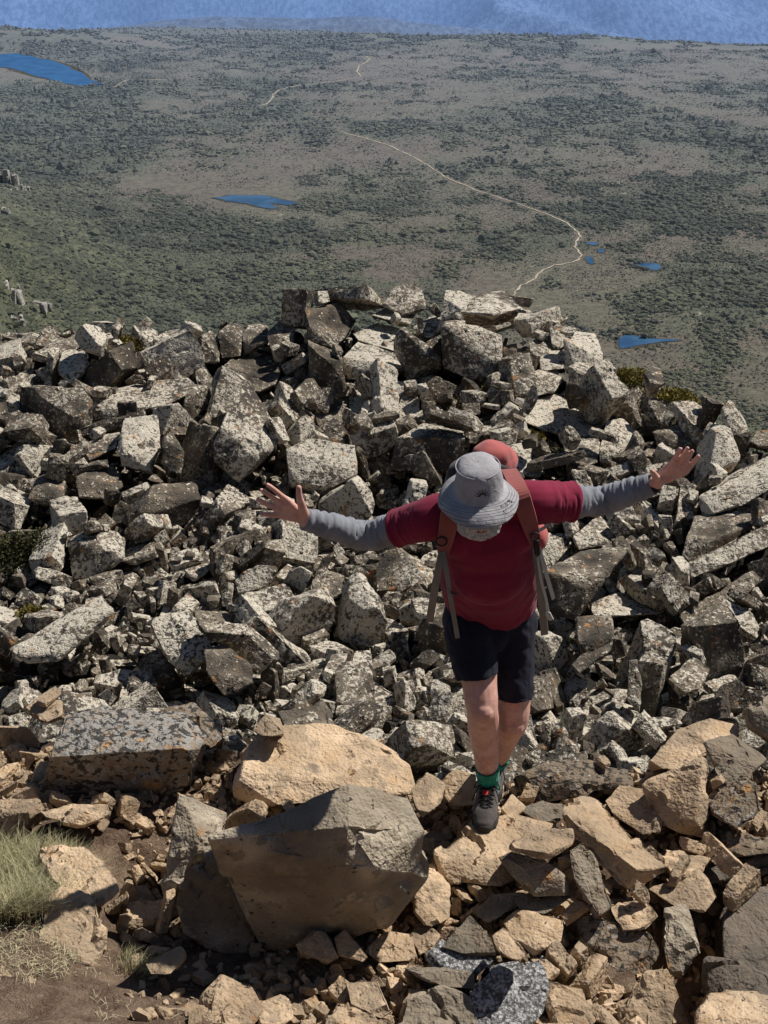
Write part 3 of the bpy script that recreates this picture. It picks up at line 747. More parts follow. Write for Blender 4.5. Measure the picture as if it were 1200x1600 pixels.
    M['scrub'] = k.done(c, .95)
    # water
    for nm, a, b in (('lake water', (.014, .085, .24), (.025, .13, .33)), ('pond water', (.022, .068, .15), (.05, .12, .225))):
        k = NB(nm); p = k.pos((1, 1, 1)); n = k.noise(p, .05, 5, .6)
        k.b.inputs['Specular IOR Level'].default_value = .12
        M[nm] = k.done(k.mix(k.ramp(n, .35, .65), a, b), .28, k.bump(k.noise(p, .5, 3), .05, .3))
    M['shore'] = plain_material('peaty shore', (.075, .062, .042), .35, .3, .95)
    M['path'] = plain_material('pale boardwalk', (.40, .345, .27), .35, .3, .9)
    M['outcrop'] = rock_material('far outcrop rock', (.30, .28, .26), (.50, .47, .44), (.38, .35, .32), pale=0, orange=0, dark=0, bump=.3, sc=.06, edge=0)
    M['grass'] = None
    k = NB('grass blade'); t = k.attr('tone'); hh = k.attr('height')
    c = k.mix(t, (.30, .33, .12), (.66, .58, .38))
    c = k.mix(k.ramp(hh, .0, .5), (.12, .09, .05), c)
    k.b.inputs['Transmission Weight'].default_value = 0
    M['grass'] = k.done(c, .7)
    for nm, a, b in (('leaf brown', (.055, .042, .018), (.13, .095, .035)), ('leaf yellow', (.09, .085, .018), (.27, .21, .045)), ('leaf dark', (.018, .022, .010), (.075, .075, .025))):
        k = NB(nm); M[nm] = k.done(k.mix(k.attr('tone'), a, b), .8)
    M['twig'] = plain_material('twig', (.30, .25, .2), .2, 30)
    # person
    k = NB('skin'); p = k.pos(1.0)
    c = k.mix(k.ramp(k.noise(p, 22, 4, .6), .35, .65), (.64, .33, .265), (.76, .46, .385))
    c = k.mix(k.ramp(k.noise(p, 120, 3, .6), .5, .7, 0, .35), c, (.48, .22, .15))
    k.b.inputs['Subsurface Weight'].default_value = .2; k.b.inputs['Subsurface Radius'].default_value = (.02, .008, .005)
    M['skin'] = k.done(c, .55, k.bump(k.noise(p, 260, 3), .0015, .6))
    def cloth(nm, col, var=.12, weave=420, rough=.9, sheen=.2):
        k = NB(nm); p = k.pos(1.0)
        c = k.mix(k.ramp(k.noise(p, 14, 4, .6), .3, .7), tuple(x * (1 - var) for x in col), tuple(x * (1 + var) for x in col))
        k.b.inputs['Sheen Weight'].default_value = sheen
        return k.done(c, rough, k.bump(k.noise(p, weave, 2, .5), .0012, .5))
    M['maroon'] = cloth('maroon jersey', (.215, .013, .042), sheen=.1)
    M['greycloth'] = cloth('grey jersey', (.235, .245, .275))
    M['navy'] = cloth('navy cotton', (.013, .0135, .026), .2, sheen=.03)
    M['hat'] = cloth('grey cotton', (.40, .385, .40), .1)
    M['strap'] = cloth('salmon padded strap', (.30, .085, .075), .1)
    M['packred'] = cloth('salmon pack cloth', (.44, .115, .105), .1)
    M['packgrey'] = cloth('dark grey pack cloth', (.045, .043, .047), .2)
    M['webbing'] = cloth('grey webbing', (.22, .20, .175), .1, 900)
    M['webpale'] = cloth('pale webbing', (.52, .52, .48), .1, 900)
    M['black'] = plain_material('black plastic', (.015, .015, .016), .1, 30, .5)
    M['sock'] = cloth('green wool', (.008, .25, .18), .2, 300)
    M['shoe'] = cloth('grey brown shoe mesh', (.085, .072, .066), .25, 300)
    M['sole'] = plain_material('shoe rubber', (.045, .042, .04), .2, 60, .8)
    M['lace'] = plain_material('black lace', (.02, .02, .02), .1, 60, .8)
    M['redtag'] = plain_material('red tag', (.55, .05, .04), .1, 60, .7)
    k = NB('white beard'); p = k.pos(1.0)
    M['beard'] = k.done(k.mix(k.ramp(k.noise(p, 160, 3, .7), .35, .65), (.42, .38, .35), (.80, .78, .76)), .9, k.bump(k.noise(p, 300, 3, .7), .006, 1.0))
    M['print'] = plain_material('dark print', (.055, .055, .07), .1, 60)
    M['eye'] = plain_material('eye white', (.75, .72, .68), .05, 60, .2)
    M['iris'] = plain_material('iris', (.08, .12, .16), .1, 60, .2)
    M['lip'] = plain_material('lip', (.42, .17, .14), .1, 60, .5)
    return M


# ------------------------------------------------------------------ camera, light, world
def setup():
    cam = bpy.data.cameras.new('camera'); co = bpy.data.objects.new('camera', cam); COL.objects.link(co)
    cam.sensor_fit = 'HORIZONTAL'; cam.sensor_width = 36.0; cam.lens = 36.0 * FPX / 1200.0
    cam.clip_start = .05; cam.clip_end = 60000
    co.location = (0, 0, CAM_Z); co.rotation_euler = (pi / 2 - PITCH, 0, 0)
    scene.camera = co
    w = bpy.data.worlds.new('World'); scene.world = w; w.use_nodes = True
    nt = w.node_tree; bg = nt.nodes['Background']
    sky = nt.nodes.new('ShaderNodeTexSky'); sky.sky_type = 'NISHITA'; sky.sun_disc = False
    el = math.asin(SUN[2]); az = math.atan2(SUN[0], SUN[1])
    sky.sun_elevation = el; sky.sun_rotation = az; sky.altitude = 1200; sky.air_density = 1.0; sky.dust_density = .6
    nt.links.new(sky.outputs[0], bg.inputs[0]); bg.inputs[1].default_value = 0.05
    l = bpy.data.lights.new('sun', 'SUN'); l.energy = 5.0; l.angle = radians(.53); l.color = (1.0, .955, .88)
    lo = bpy.data.objects.new('sun', l); COL.objects.link(lo)
    lo.rotation_euler = Vector(SUN).to_track_quat('Z', 'Y').to_euler()
    scene.view_settings.view_transform = 'Standard'; scene.view_settings.look = 'None'
    scene.view_settings.exposure = 0; scene.view_settings.gamma = 1
    cy = scene.cycles
    cy.use_adaptive_sampling = True; cy.adaptive_threshold = .025
    cy.max_bounces = 4; cy.diffuse_bounces = 2; cy.glossy_bounces = 2; cy.transmission_bounces = 2
    cy.use_denoising = True
    cy.caustics_reflective = False; cy.caustics_refractive = False


# ------------------------------------------------------------------ ground sheets
def grid_mesh(name, X, Y, Z):
    r, c = X.shape
    Vv = np.stack([X.ravel(), Y.ravel(), Z.ravel()], 1)
    i = np.arange(r * c).reshape(r, c)
    F = np.stack([i[:-1, :-1].ravel(), i[:-1, 1:].ravel(), i[1:, 1:].ravel(), i[1:, :-1].ravel()], 1)
    return new_mesh(name, Vv, F)


PONDS = [  # photo outlines of the sheets of water
 ('lake', 'lake water', [(-40,78),(0,83),(40,86),(75,93),(105,103),(128,114),(145,124),(158,133),(130,134),(112,132),(85,125),(50,117),(20,107),(-40,98)], 2.2),
 ('pond', 'pond water', [(338,309),(360,305),(395,305),(425,307),(440,312),(470,317),(450,320),(425,318),(432,325),(410,324),(385,318),(355,314)], .5),
 ('pond', 'pond water', [(966,537),(972,527),(985,524),(1010,528),(1060,531),(1035,534),(1010,537),(985,542),(970,544)], .4),
 ('pond', 'pond water', [(988,414),(1005,411),(1028,412),(1034,418),(1024,422),(1006,418)], .4),
 ('pond', 'pond water', [(915,380),(926,378),(935,380),(930,383)], .3), ('pond', 'pond water', [(917,400),(924,402),(928,410),(922,413),(916,406)], .3), ('pond', 'pond water', [(935,389),(944,389),(943,394),(936,394)], .3),
]
PATHS = [
 [(580,219),(592,223),(603,226),(611,229)], [(664,256),(676,264),(688,272),(698,278)], [(886,349),(896,357),(903,364),(907,370)], [(894,411),(880,413),(865,415)],
 [(572,88),(578,92),(572,98),(562,102),(558,112),(564,120)],
 [(560,122),(545,124),(528,127),(510,129),(488,132),(465,134),(450,137),(436,141),(427,148),(424,156),(416,163),(406,166)],
 [(532,206),(548,211),(566,215),(580,219)],
 [(611,229),(622,235),(634,240),(650,248),(664,256)],
 [(698,278),(712,285),(726,289),(742,297),(760,303),(780,309),(800,316),(818,322),(840,330),(862,338),(886,349)],
 [(907,370),(900,378),(898,386),(903,392),(908,400),(902,408),(894,411)],
 [(865,415),(852,421),(840,428),(836,436),(826,441),(815,446),(806,455),(803,463)],
 [(258,125),(230,125),(205,125),(196,126),(188,131),(180,136)],
]


TRAIL = []


def build_valley(M):
    # polar grid, fine where the photo looks
    ang = np.concatenate([np.linspace(-70, -21, 26)[:-1], np.linspace(-21, 19, 330), np.linspace(19, 70, 26)[1:]])
    rr = np.concatenate([np.geomspace(9, 420, 46)[:-1], np.geomspace(420, 3000, 360), np.geomspace(3000, 16000, 130)[1:]])
    A, R = np.meshgrid(np.radians(ang), rr)
    X = R * np.sin(A); Y = R * np.cos(A)
    Z = V(X, Y)
    ponds = []
    for nm, mt, poly, dz in PONDS:
        W = np.array([hit(px, py) for px, py in poly])
        lev = np.median(W[:, 2]) + .15
        c = W.mean(0); rad = np.abs(W - c)[:, :2].max(0)
        ponds.append((nm, mt, poly, lev, c, rad, dz))
        m = np.exp(-(np.clip(np.sqrt(((X - c[0]) / rad[0]) ** 2 + ((Y - c[1]) / rad[1]) ** 2) - 1.0, 0, None) / .35) ** 2)
        Z[:] = Z * (1 - m) + (lev - .5) * m
    me = grid_mesh('ground', X, Y, Z)
    veg = vegetation(X.ravel(), Y.ravel())
    a = me.attributes.new('veg', 'FLOAT', 'POINT'); a.data.foreach_set('value', veg.astype(np.float32))
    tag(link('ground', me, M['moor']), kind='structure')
    for nm, mt, poly, lev, c, rad, dz in ponds:
        W = [atz(px, py, lev) for px, py in poly]
        # smooth the outline with a few extra points
        n = len(W); Q = []
        for i in range(n):
            p0, p1, p2, p3 = W[i - 1], W[i], W[(i + 1) % n], W[(i + 2) % n]
            for t in np.linspace(0, 1, 9)[:-1]:
                q = .5 * (2 * p1 + (p2 - p0) * t + (2 * p0 - 5 * p1 + 4 * p2 - p3) * t * t + (3 * p1 - p0 - 3 * p2 + p3) * t ** 3)
                q[:2] += (q[:2] - c[:2]) * .10 * vnoise(q[None] * (.05 if nm == 'lake' else .16), 6)[0]; q[2] = lev; Q.append(q)
        tag(link(nm, new_mesh(nm, Q, [list(range(len(Q)))], False), M[mt]), kind='structure')
        Q = np.array(Q); mid = Q.mean(0); e = Q - mid; ln = np.linalg.norm(e[:, :2], axis=1)
        wob = 2.2 + 1.6 * vnoise(Q * .12, 31) + (6 if nm == 'lake' else 0)
        S = Q.copy(); S[:, :2] += e[:, :2] / ln[:, None] * wob[:, None]; S[:, 2] = lev - .2
        tag(link('shore', new_mesh('shore', S, [list(range(len(S)))], False), M['shore']), kind='structure')
    for pts in PATHS:
        # a ribbon draped on the ground
        W = []
        for (a, b), (c, d) in zip(pts[:-1], pts[1:]):
            for t in np.linspace(0, 1, 5)[:-1]: W.append(hit(a + (c - a) * t, b + (d - b) * t))
        W.append(hit(*pts[-1])); W = np.array(W)
        TRAIL.append(W.copy())
        W[:, :2] += np.stack([vnoise(W * .2, 3), vnoise(W * .2, 4)], 1) * .8
        T = np.gradient(W[:, :2], axis=0); T /= np.linalg.norm(T, axis=1)[:, None]
        Nn = np.stack([-T[:, 1], T[:, 0]], 1)
        wd = .55 + .38 * vnoise(W * .35, 8)
        wd = wd * (.75 + W[:, 1] / 2600)
        L = W.copy(); Rr = W.copy(); L[:, :2] += Nn * wd[:, None]; Rr[:, :2] -= Nn * wd[:, None]
        up = .4
        L[:, 2] = V(L[:, 0], L[:, 1]) + up; Rr[:, 2] = V(Rr[:, 0], Rr[:, 1]) + up
        m = len(W); Vv = np.vstack([L, Rr]); F = [(i, i + 1, m + i + 1, m + i) for i in range(m - 1)]
        tag(link('path', new_mesh('path', Vv, F), M['path']), kind='structure')
    return ponds


PATCH = None


def vegetation(x, y):
    """0 bare heath .. 1 dense scrub"""
    global PATCH
    P = np.stack([x / 120, y / 150, np.zeros(len(x))], 1)
    v = .40 + .42 * fbm(P, 41, 5, .6)
    u = x / np.maximum(y, 30)
    v = v + .55 * sm(-u, .10, .24) * (1 - sm(y, 1300, 1900)) + .3 * (1 - sm(y, 700, 1050)) * sm(-u, -.2, .1)
    if PATCH is None:
        PATCH = []
        for px, py, sx, sy, w in [(400,372,170,20,.5),(640,205,80,12,.55),(930,175,60,22,.6),(1060,320,90,26,.6),(880,320,70,20,.35),(680,375,150,18,.45),(1090,470,70,26,.45),
                                  (100,85,110,20,.8),(300,340,100,10,.4),(1150,230,60,40,.35),(450,200,90,10,.35),(380,130,60,10,.3),(750,330,30,6,-.3),
                                  (500,250,180,26,-.45),(620,290,140,20,-.4),(760,240,140,26,-.35),(560,140,110,22,-.35),(240,290,70,22,-.35),(390,320,70,12,-.3),(830,440,60,16,-.5),(960,360,80,14,-.3),(1000,260,110,24,-.25),(1120,560,60,30,.5),(330,440,200,40,.45),(720,150,120,20,-.3)]:
            c = hit(px, py); e = hit(px + sx, py); n = hit(px, max(py - sy, 2))
            PATCH.append((c[0], c[1], abs(e[0] - c[0]) + 1, abs(n[1] - c[1]) + 1, w))
    for cx, cy, sx, sy, w in PATCH:
        v = v + w * np.exp(-((x - cx) / sx) ** 2 - ((y - cy) / sy) ** 2)
    v = v + .35 * sm(y, 2150, 2450)
    return np.clip(v, 0, 1.2)


def build_scrub(M, ponds):
    rng = np.random.default_rng(7)
    # shrub shapes
    shapes = []
    for s in range(9):
        bm = bmesh.new()
        if s < 6: bmesh.ops.create_icosphere(bm, subdivisions=2 if s < 3 else 1, radius=1.0)
        else: bmesh.ops.create_cone(bm, cap_ends=False, segments=5, radius1=1.1, radius2=.45, depth=.9)
        bmesh.ops.delete(bm, geom=[v for v in bm.verts if v.co.z < -.45], context='VERTS')
        bmesh.ops.triangulate(bm, faces=bm.faces[:])
        co = np.array([v.co[:] for v in bm.verts]); F = np.array([[v.index for v in f.verts] for f in bm.faces]); bm.free()
        co *= (1 + .42 * vnoise(co * 1.7 + 9 * s, s) + .42 * vnoise(co * 4.3 + 3 * s, s + 5))[:, None]
        co[:, 2] *= .75
        shapes.append((co, F))
    def field(n, r0, r1, a0, a1, size, thr, tall=1.0, detailed=True):
        r = np.sqrt(rng.uniform(r0 ** 2, r1 ** 2, n)); a = np.radians(rng.uniform(a0, a1, n))
        x, y = r * np.sin(a), r * np.cos(a)
        v = vegetation(x, y)
        P = np.stack([x / 22, y / 26, np.zeros(n)], 1)
        keep = v + .75 * vnoise(P, 77) > thr + rng.uniform(-.25, .35, n)
        for nm, mt, poly, lev, c, rad, dz in ponds:
            W = np.array([atz(px, py, lev) for px, py in poly]); W[:, :2] = c[:2] + (W[:, :2] - c[:2]) * 1.08
            ins = np.zeros(n, bool)
            for i in range(len(W)):
                a, b = W[i], W[i - 1]
                t = (a[1] > y) != (b[1] > y)
                ins ^= t & (x < (b[0] - a[0]) * (y - a[1]) / (b[1] - a[1] + 1e-9) + a[0])
            keep &= ~ins
        x, y, v = x[keep], y[keep], v[keep]
        # keep the trail walkable
        T = np.vstack(TRAIL); free = np.ones(len(x), bool)
        for i in range(0, len(x), 20000):
            d2 = (x[i:i + 20000, None] - T[None, :, 0]) ** 2 + ((y[i:i + 20000, None] - T[None, :, 1]) * .35) ** 2
            free[i:i + 20000] = d2.min(1) > (size * 1.2 + 1.6) ** 2
        x, y, v = x[free], y[free], v[free]
        s = size * np.exp(rng.normal(-.15, .34, len(x))) * (.75 + .5 * v)
        z = V(x, y)
        return x, y, z, s, tall, detailed
    sets = [field(12000, 120, 430, -50, -13, .8, -.3), field(16000, 430, 900, -42, -21, 1.3, .3, 1.0, False), field(52000, 430, 800, -21, 19, 1.15, .50), field(64000, 800, 1300, -21, 19, 1.6, .56), field(90000, 1300, 2480, -21, 19, 2.1, .64, 1.0, False),
            field(120000, 430, 1250, -21, 19, .62, -.25, 1.0, None), field(90000, 1250, 2300, -21, 19, 1.0, -.1, 1.0, None)]
    VV, FF, TT = [], [], []; base = 0
    for x, y, z, s, tall, det in sets:
        n = len(x)
        if not n: continue
        sh = rng.integers(0, 3, n) if det else (rng.integers(6, 9, n) if det is None else rng.integers(3, 6, n))
        tone = np.clip(.35 + .5 * vnoise(np.stack([x / 60, y / 60, 0 * x], 1), 91) + rng.normal(0, .30, n), 0, 1)
        for k in range(9):
            id_ = np.where(sh == k)[0]
            if not len(id_): continue
            co, F = shapes[k]
            a = rng.uniform(0, 2 * pi, len(id_)); ca, sa = np.cos(a), np.sin(a)
            sx = s[id_]; sz = s[id_] * rng.uniform(.6, 1.1, len(id_)) * tall
            px = (co[None, :, 0] * ca[:, None] - co[None, :, 1] * sa[:, None]) * sx[:, None] + x[id_][:, None]
            py = (co[None, :, 0] * sa[:, None] + co[None, :, 1] * ca[:, None]) * sx[:, None] + y[id_][:, None]
            pz = co[None, :, 2] * sz[:, None] + (z[id_] + .25 * sz)[:, None]
            VV.append(np.stack([px, py, pz], 2).reshape(-1, 3))
            FF.append((F[None] + (np.arange(len(id_)) * len(co))[:, None, None]).reshape(-1, 3) + base)
            TT.append(np.repeat(tone[id_], len(co))); base += len(id_) * len(co)
    me = new_mesh('moor_scrub', np.vstack(VV), np.vstack(FF), False)
    a = me.attributes.new('tone', 'FLOAT', 'POINT'); a.data.foreach_set('value', np.concatenate(TT).astype(np.float32))
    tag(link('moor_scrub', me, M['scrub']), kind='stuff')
    # the far woods: upright narrow crowns
    n = 9000
    x = rng.uniform(-1500, 1500, n); y = 2420 + 480 * rng.random(n)
    k = (np.abs(x) < y * .36) & (V(x, y) < 60); x, y = x[k], y[k]; n = len(x)
    z = V(x, y)
    m = 6; t = np.linspace(0, 2 * pi, m, endpoint=False)
    prof = [(0.0, .75), (.35, 1.0), (.7, .62)]
    co = [(r * cos(q), r * sin(q), h) for h, r in prof for q in t] + [(0, 0, 1.0)]
    co = np.array(co); F = []
    for b in range(2):
        for i in range(m):
            j = (i + 1) % m; F += [(b * m + i, b * m + j, (b + 1) * m + j), (b * m + i, (b + 1) * m + j, (b + 1) * m + i)]
    F += [(2 * m + i, 2 * m + (i + 1) % m, 3 * m) for i in range(m)]; F = np.array(F)
    h = rng.uniform(6, 15, n) * (.4 + .6 * sm(y, 2700, 3600)); w = h * rng.uniform(.35, .6, n)
    jit = 1 + .2 * rng.normal(size=(n, len(co)))
    px = co[None, :, 0] * w[:, None] * jit + x[:, None]; py = co[None, :, 1] * w[:, None] * jit + y[:, None]; pz = co[None, :, 2] * h[:, None] + z[:, None] - 2
    me = new_mesh('far_woods', np.stack([px, py, pz], 2).reshape(-1, 3), (F[None] + (np.arange(n) * len(co))[:, None, None]).reshape(-1, 3))
    a = me.attributes.new('tone', 'FLOAT', 'POINT'); a.data.foreach_set('value', np.repeat(np.clip(rng.normal(.5, .3, n), 0, 1), len(co)).astype(np.float32))
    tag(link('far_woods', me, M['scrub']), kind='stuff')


def build_summit_ground(M):
    x = np.linspace(-9, 9, 240); y = np.concatenate([np.linspace(-5, 2.6, 20)[:-1], np.linspace(2.6, 6, 190)[:-1], np.linspace(6, 20, 200)])
    X, Y = np.meshgrid(x, y); Z = G(X, Y)
    P = np.stack([X.ravel() * 9, Y.ravel() * 9, 0 * X.ravel()], 1)
    Z = Z + .012 * fbm(P, 61, 4, .6).reshape(X.shape)
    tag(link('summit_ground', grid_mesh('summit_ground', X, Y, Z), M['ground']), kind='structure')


def build_heroes(M, heroes):
    for h in heroes:
        P = h['pts']; L = np.linalg.norm(P.max(0) - P.min(0))
        dist = np.linalg.norm(P.mean(0) - CAMP)
        seg = max(.0031 * dist, L / 50)
        c = P.mean(0).copy(); c[2] = P[:, 2].min()
        me = rock_mesh(h['name'], P - c, seg=seg, bev=min(.009, L * .02), amp=min(.014, L * .020), seed=h['seed'], steps=.5 if h['mat'] != 'crystal' else 0, cuts=0 if h['seed'] == 1 else 6 if h['near'] else 3, plates=1.0 if h['near'] else .7)
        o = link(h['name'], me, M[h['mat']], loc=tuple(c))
        tag(o, h['label'], 'boulder' if 'boulder' in h['name'] else 'rock', 'large blocks of the scree' if not h['near'] else 'tan stones of the ledge')


# ------------------------------------------------------------------ the hiker
def unit(v):
    v = np.asarray(v, float); return v / np.linalg.norm(v)


def tube(pts, rad, ref=(1, 0, 0), seg=18, caps=(True, True), sub=3):
    """closed tapered tube through pts; rad = (a, b) half widths, a along ref"""
    pts = np.array(pts, float); rad = np.array([(r, r) if np.isscalar(r) else r for r in rad], float)
    # smooth path
    n = len(pts)
    if sub > 1 and n > 2:
        Q, Rr = [], []
        for i in range(n - 1):
            p0, p1, p2, p3 = pts[max(i - 1, 0)], pts[i], pts[i + 1], pts[min(i + 2, n - 1)]
            for t in np.linspace(0, 1, sub, endpoint=False):
                Q.append(.5 * (2 * p1 + (p2 - p0) * t + (2 * p0 - 5 * p1 + 4 * p2 - p3) * t * t + (3 * p1 - p0 - 3 * p2 + p3) * t ** 3))
                u = t * t * (3 - 2 * t); Rr.append(rad[i] * (1 - u) + rad[i + 1] * u)
        Q.append(pts[-1]); Rr.append(rad[-1]); pts, rad = np.array(Q), np.array(Rr)
    T = np.gradient(pts, axis=0); T /= np.linalg.norm(T, axis=1)[:, None]
    rings = []
    def ring(c, t, ra, rb):
        a = np.asarray(ref, float); a = unit(a - t * (a @ t)); b = np.cross(t, a)
        q = np.linspace(0, 2 * pi, seg, endpoint=False)
        return c + np.outer(np.cos(q) * ra, a) + np.outer(np.sin(q) * rb, b)
    def capr(c, t, r, sgn):
        out = []
        for e in (25, 50, 72):
            e = radians(e); out.append(ring(c + t * sgn * min(r) * sin(e), t, r[0] * cos(e), r[1] * cos(e)))
        return out
    if caps[0]: rings += capr(pts[0], T[0], rad[0], -1)[::-1]
    for c, t, r in zip(pts, T, rad): rings.append(ring(c, t, *r))
    if caps[1]: rings += capr(pts[-1], T[-1], rad[-1], 1)
    Vv = np.vstack(rings); m = len(rings); F = []
    for i in range(m - 1):
        for j in range(seg):
            k = (j + 1) % seg; F.append((i * seg + j, i * seg + k, (i + 1) * seg + k, (i + 1) * seg + j))
    F.append(tuple(range(seg))[::-1]); F.append(tuple((m - 1) * seg + j for j in range(seg)))
    return Vv, F


def ball(c, r, axes=None, seg=20):
    """ellipsoid; r = three half sizes along axes"""
    r = np.array([r] * 3 if np.isscalar(r) else r, float); A = np.eye(3) if axes is None else np.array(axes, float)
    Vv, F = [], []; m = seg // 2
    for i in range(1, m):
        th = pi * i / m
        for j in range(seg):
            ph = 2 * pi * j / seg
            Vv.append(np.array([sin(th) * cos(ph), sin(th) * sin(ph), cos(th)]) * r @ A + c)
    top = len(Vv); Vv.append(np.array([0, 0, r[2]]) @ A + c); bot = len(Vv); Vv.append(np.array([0, 0, -r[2]]) @ A + c)
    for i in range(m - 2):
        for j in range(seg):
            k = (j + 1) % seg; F.append((i * seg + j, (i + 1) * seg + j, (i + 1) * seg + k, i * seg + k))
    for j in range(seg):
        k = (j + 1) % seg; F.append((top, j, k)); F.append((bot, (m - 2) * seg + k, (m - 2) * seg + j))
    return np.array(Vv), F


def joined(parts):
    Vv, F, b = [], [], 0
    for v, f in parts:
        Vv.append(v); F += [tuple(i + b for i in x) for x in f]; b += len(v)
    return np.vstack(Vv), F


def fused(name, parts, mat, voxel, smooth=4, parent=None, factor=.5):
    """one continuous surface around all the parts"""
    v, f = joined(parts)
    me = new_mesh(name, v, f); o = link(name, me, mat)
    r = o.modifiers.new('r', 'REMESH'); r.mode = 'VOXEL'; r.voxel_size = voxel; r.use_smooth_shade = True
    s = o.modifiers.new('s', 'SMOOTH'); s.iterations = smooth; s.factor = factor
    apply_mods(o)
    if len(o.data.materials) == 0: o.data.materials.append(mat)
    if parent is not None: o.parent = parent
    return o


def cut(o, planes, thick=.004):
    """trim cloth cleanly: each plane = (point, outward normal, radius)"""
    bm = bmesh.new(); bm.from_mesh(o.data)
    for pl in planes:
        p, n, r = pl[:3]; sel = pl[3] if len(pl) > 3 else (lambda c: True)
        p = Vector(p); n = Vector(n).normalized()
        fs = [f for f in bm.faces if (f.calc_center_median() - p).length < r and sel(f.calc_center_median())]
        geom = list({e for f in fs for e in f.edges}) + list({v for f in fs for v in f.verts}) + fs
        bmesh.ops.bisect_plane(bm, geom=geom, plane_co=p, plane_no=n)
        dead = [f for f in bm.faces if (f.calc_center_median() - p).length < r and sel(f.calc_center_median()) and (f.calc_center_median() - p).dot(n) > 1e-5]
        bmesh.ops.delete(bm, geom=dead, context='FACES')
    # keep only the largest piece
    bm.to_mesh(o.data); bm.free()
    m = o.modifiers.new('t', 'SOLIDIFY'); m.thickness = thick; m.offset = -1
    apply_mods(o)
    o.data.polygons.foreach_set('use_smooth', [True] * len(o.data.polygons))
    return o


def wrinkle(o, fn):
    P, N = get_co(o.data), get_no(o.data)
    set_co(o.data, P + N * fn(P)[:, None])


def seg_param(P, a, b):
    a, b = np.asarray(a), np.asarray(b); d = b - a; L = np.linalg.norm(d); t = (P - a) @ d / L / L
    near = a + np.clip(t, 0, 1)[:, None] * d
    return t, np.linalg.norm(P - near, axis=1), L


def ribbon(name, pts, width, face, thick, mat, parent, sub=6, taper=None):
    """strap through pts; face = normals the flat side looks along (one or per point)"""
    pts = np.array(pts, float); n = len(pts)
    face = np.array(face, float); face = np.tile(face, (n, 1)) if face.ndim == 1 else face
    W = np.full(n, width, float) if np.isscalar(width) else np.array(width, float)
    Q, N, Wd = [], [], []
    for i in range(n - 1):
        p0, p1, p2, p3 = pts[max(i - 1, 0)], pts[i], pts[i + 1], pts[min(i + 2, n - 1)]
        for t in np.linspace(0, 1, sub, endpoint=False):
            Q.append(.5 * (2 * p1 + (p2 - p0) * t + (2 * p0 - 5 * p1 + 4 * p2 - p3) * t * t + (3 * p1 - p0 - 3 * p2 + p3) * t ** 3))
            N.append(face[i] * (1 - t) + face[i + 1] * t); Wd.append(W[i] * (1 - t) + W[i + 1] * t)
    Q.append(pts[-1]); N.append(face[-1]); Wd.append(W[-1]); Q, N, Wd = np.array(Q), np.array(N), np.array(Wd)
    T = np.gradient(Q, axis=0); T /= np.linalg.norm(T, axis=1)[:, None]
    B = np.cross(T, N); B /= np.linalg.norm(B, axis=1)[:, None]; N = np.cross(B, T)
    prof = [(-.5, 0), (-.46, .5), (.46, .5), (.5, 0), (.46, -.5), (-.46, -.5)]
    rings = np.stack([Q + B * (a * Wd)[:, None] + N * (b * thick) for a, b in prof], 1)
    m, k = len(Q), len(prof); Vv = rings.reshape(-1, 3); F = []
    for i in range(m - 1):
        for j in range(k):
            l = (j + 1) % k; F.append((i * k + j, i * k + l, (i + 1) * k + l, (i + 1) * k + j))
    F.append(tuple(range(k))[::-1]); F.append(tuple((m - 1) * k + j for j in range(k)))
    me = new_mesh(name, Vv, F, False)
    return link(name, me, mat, parent)


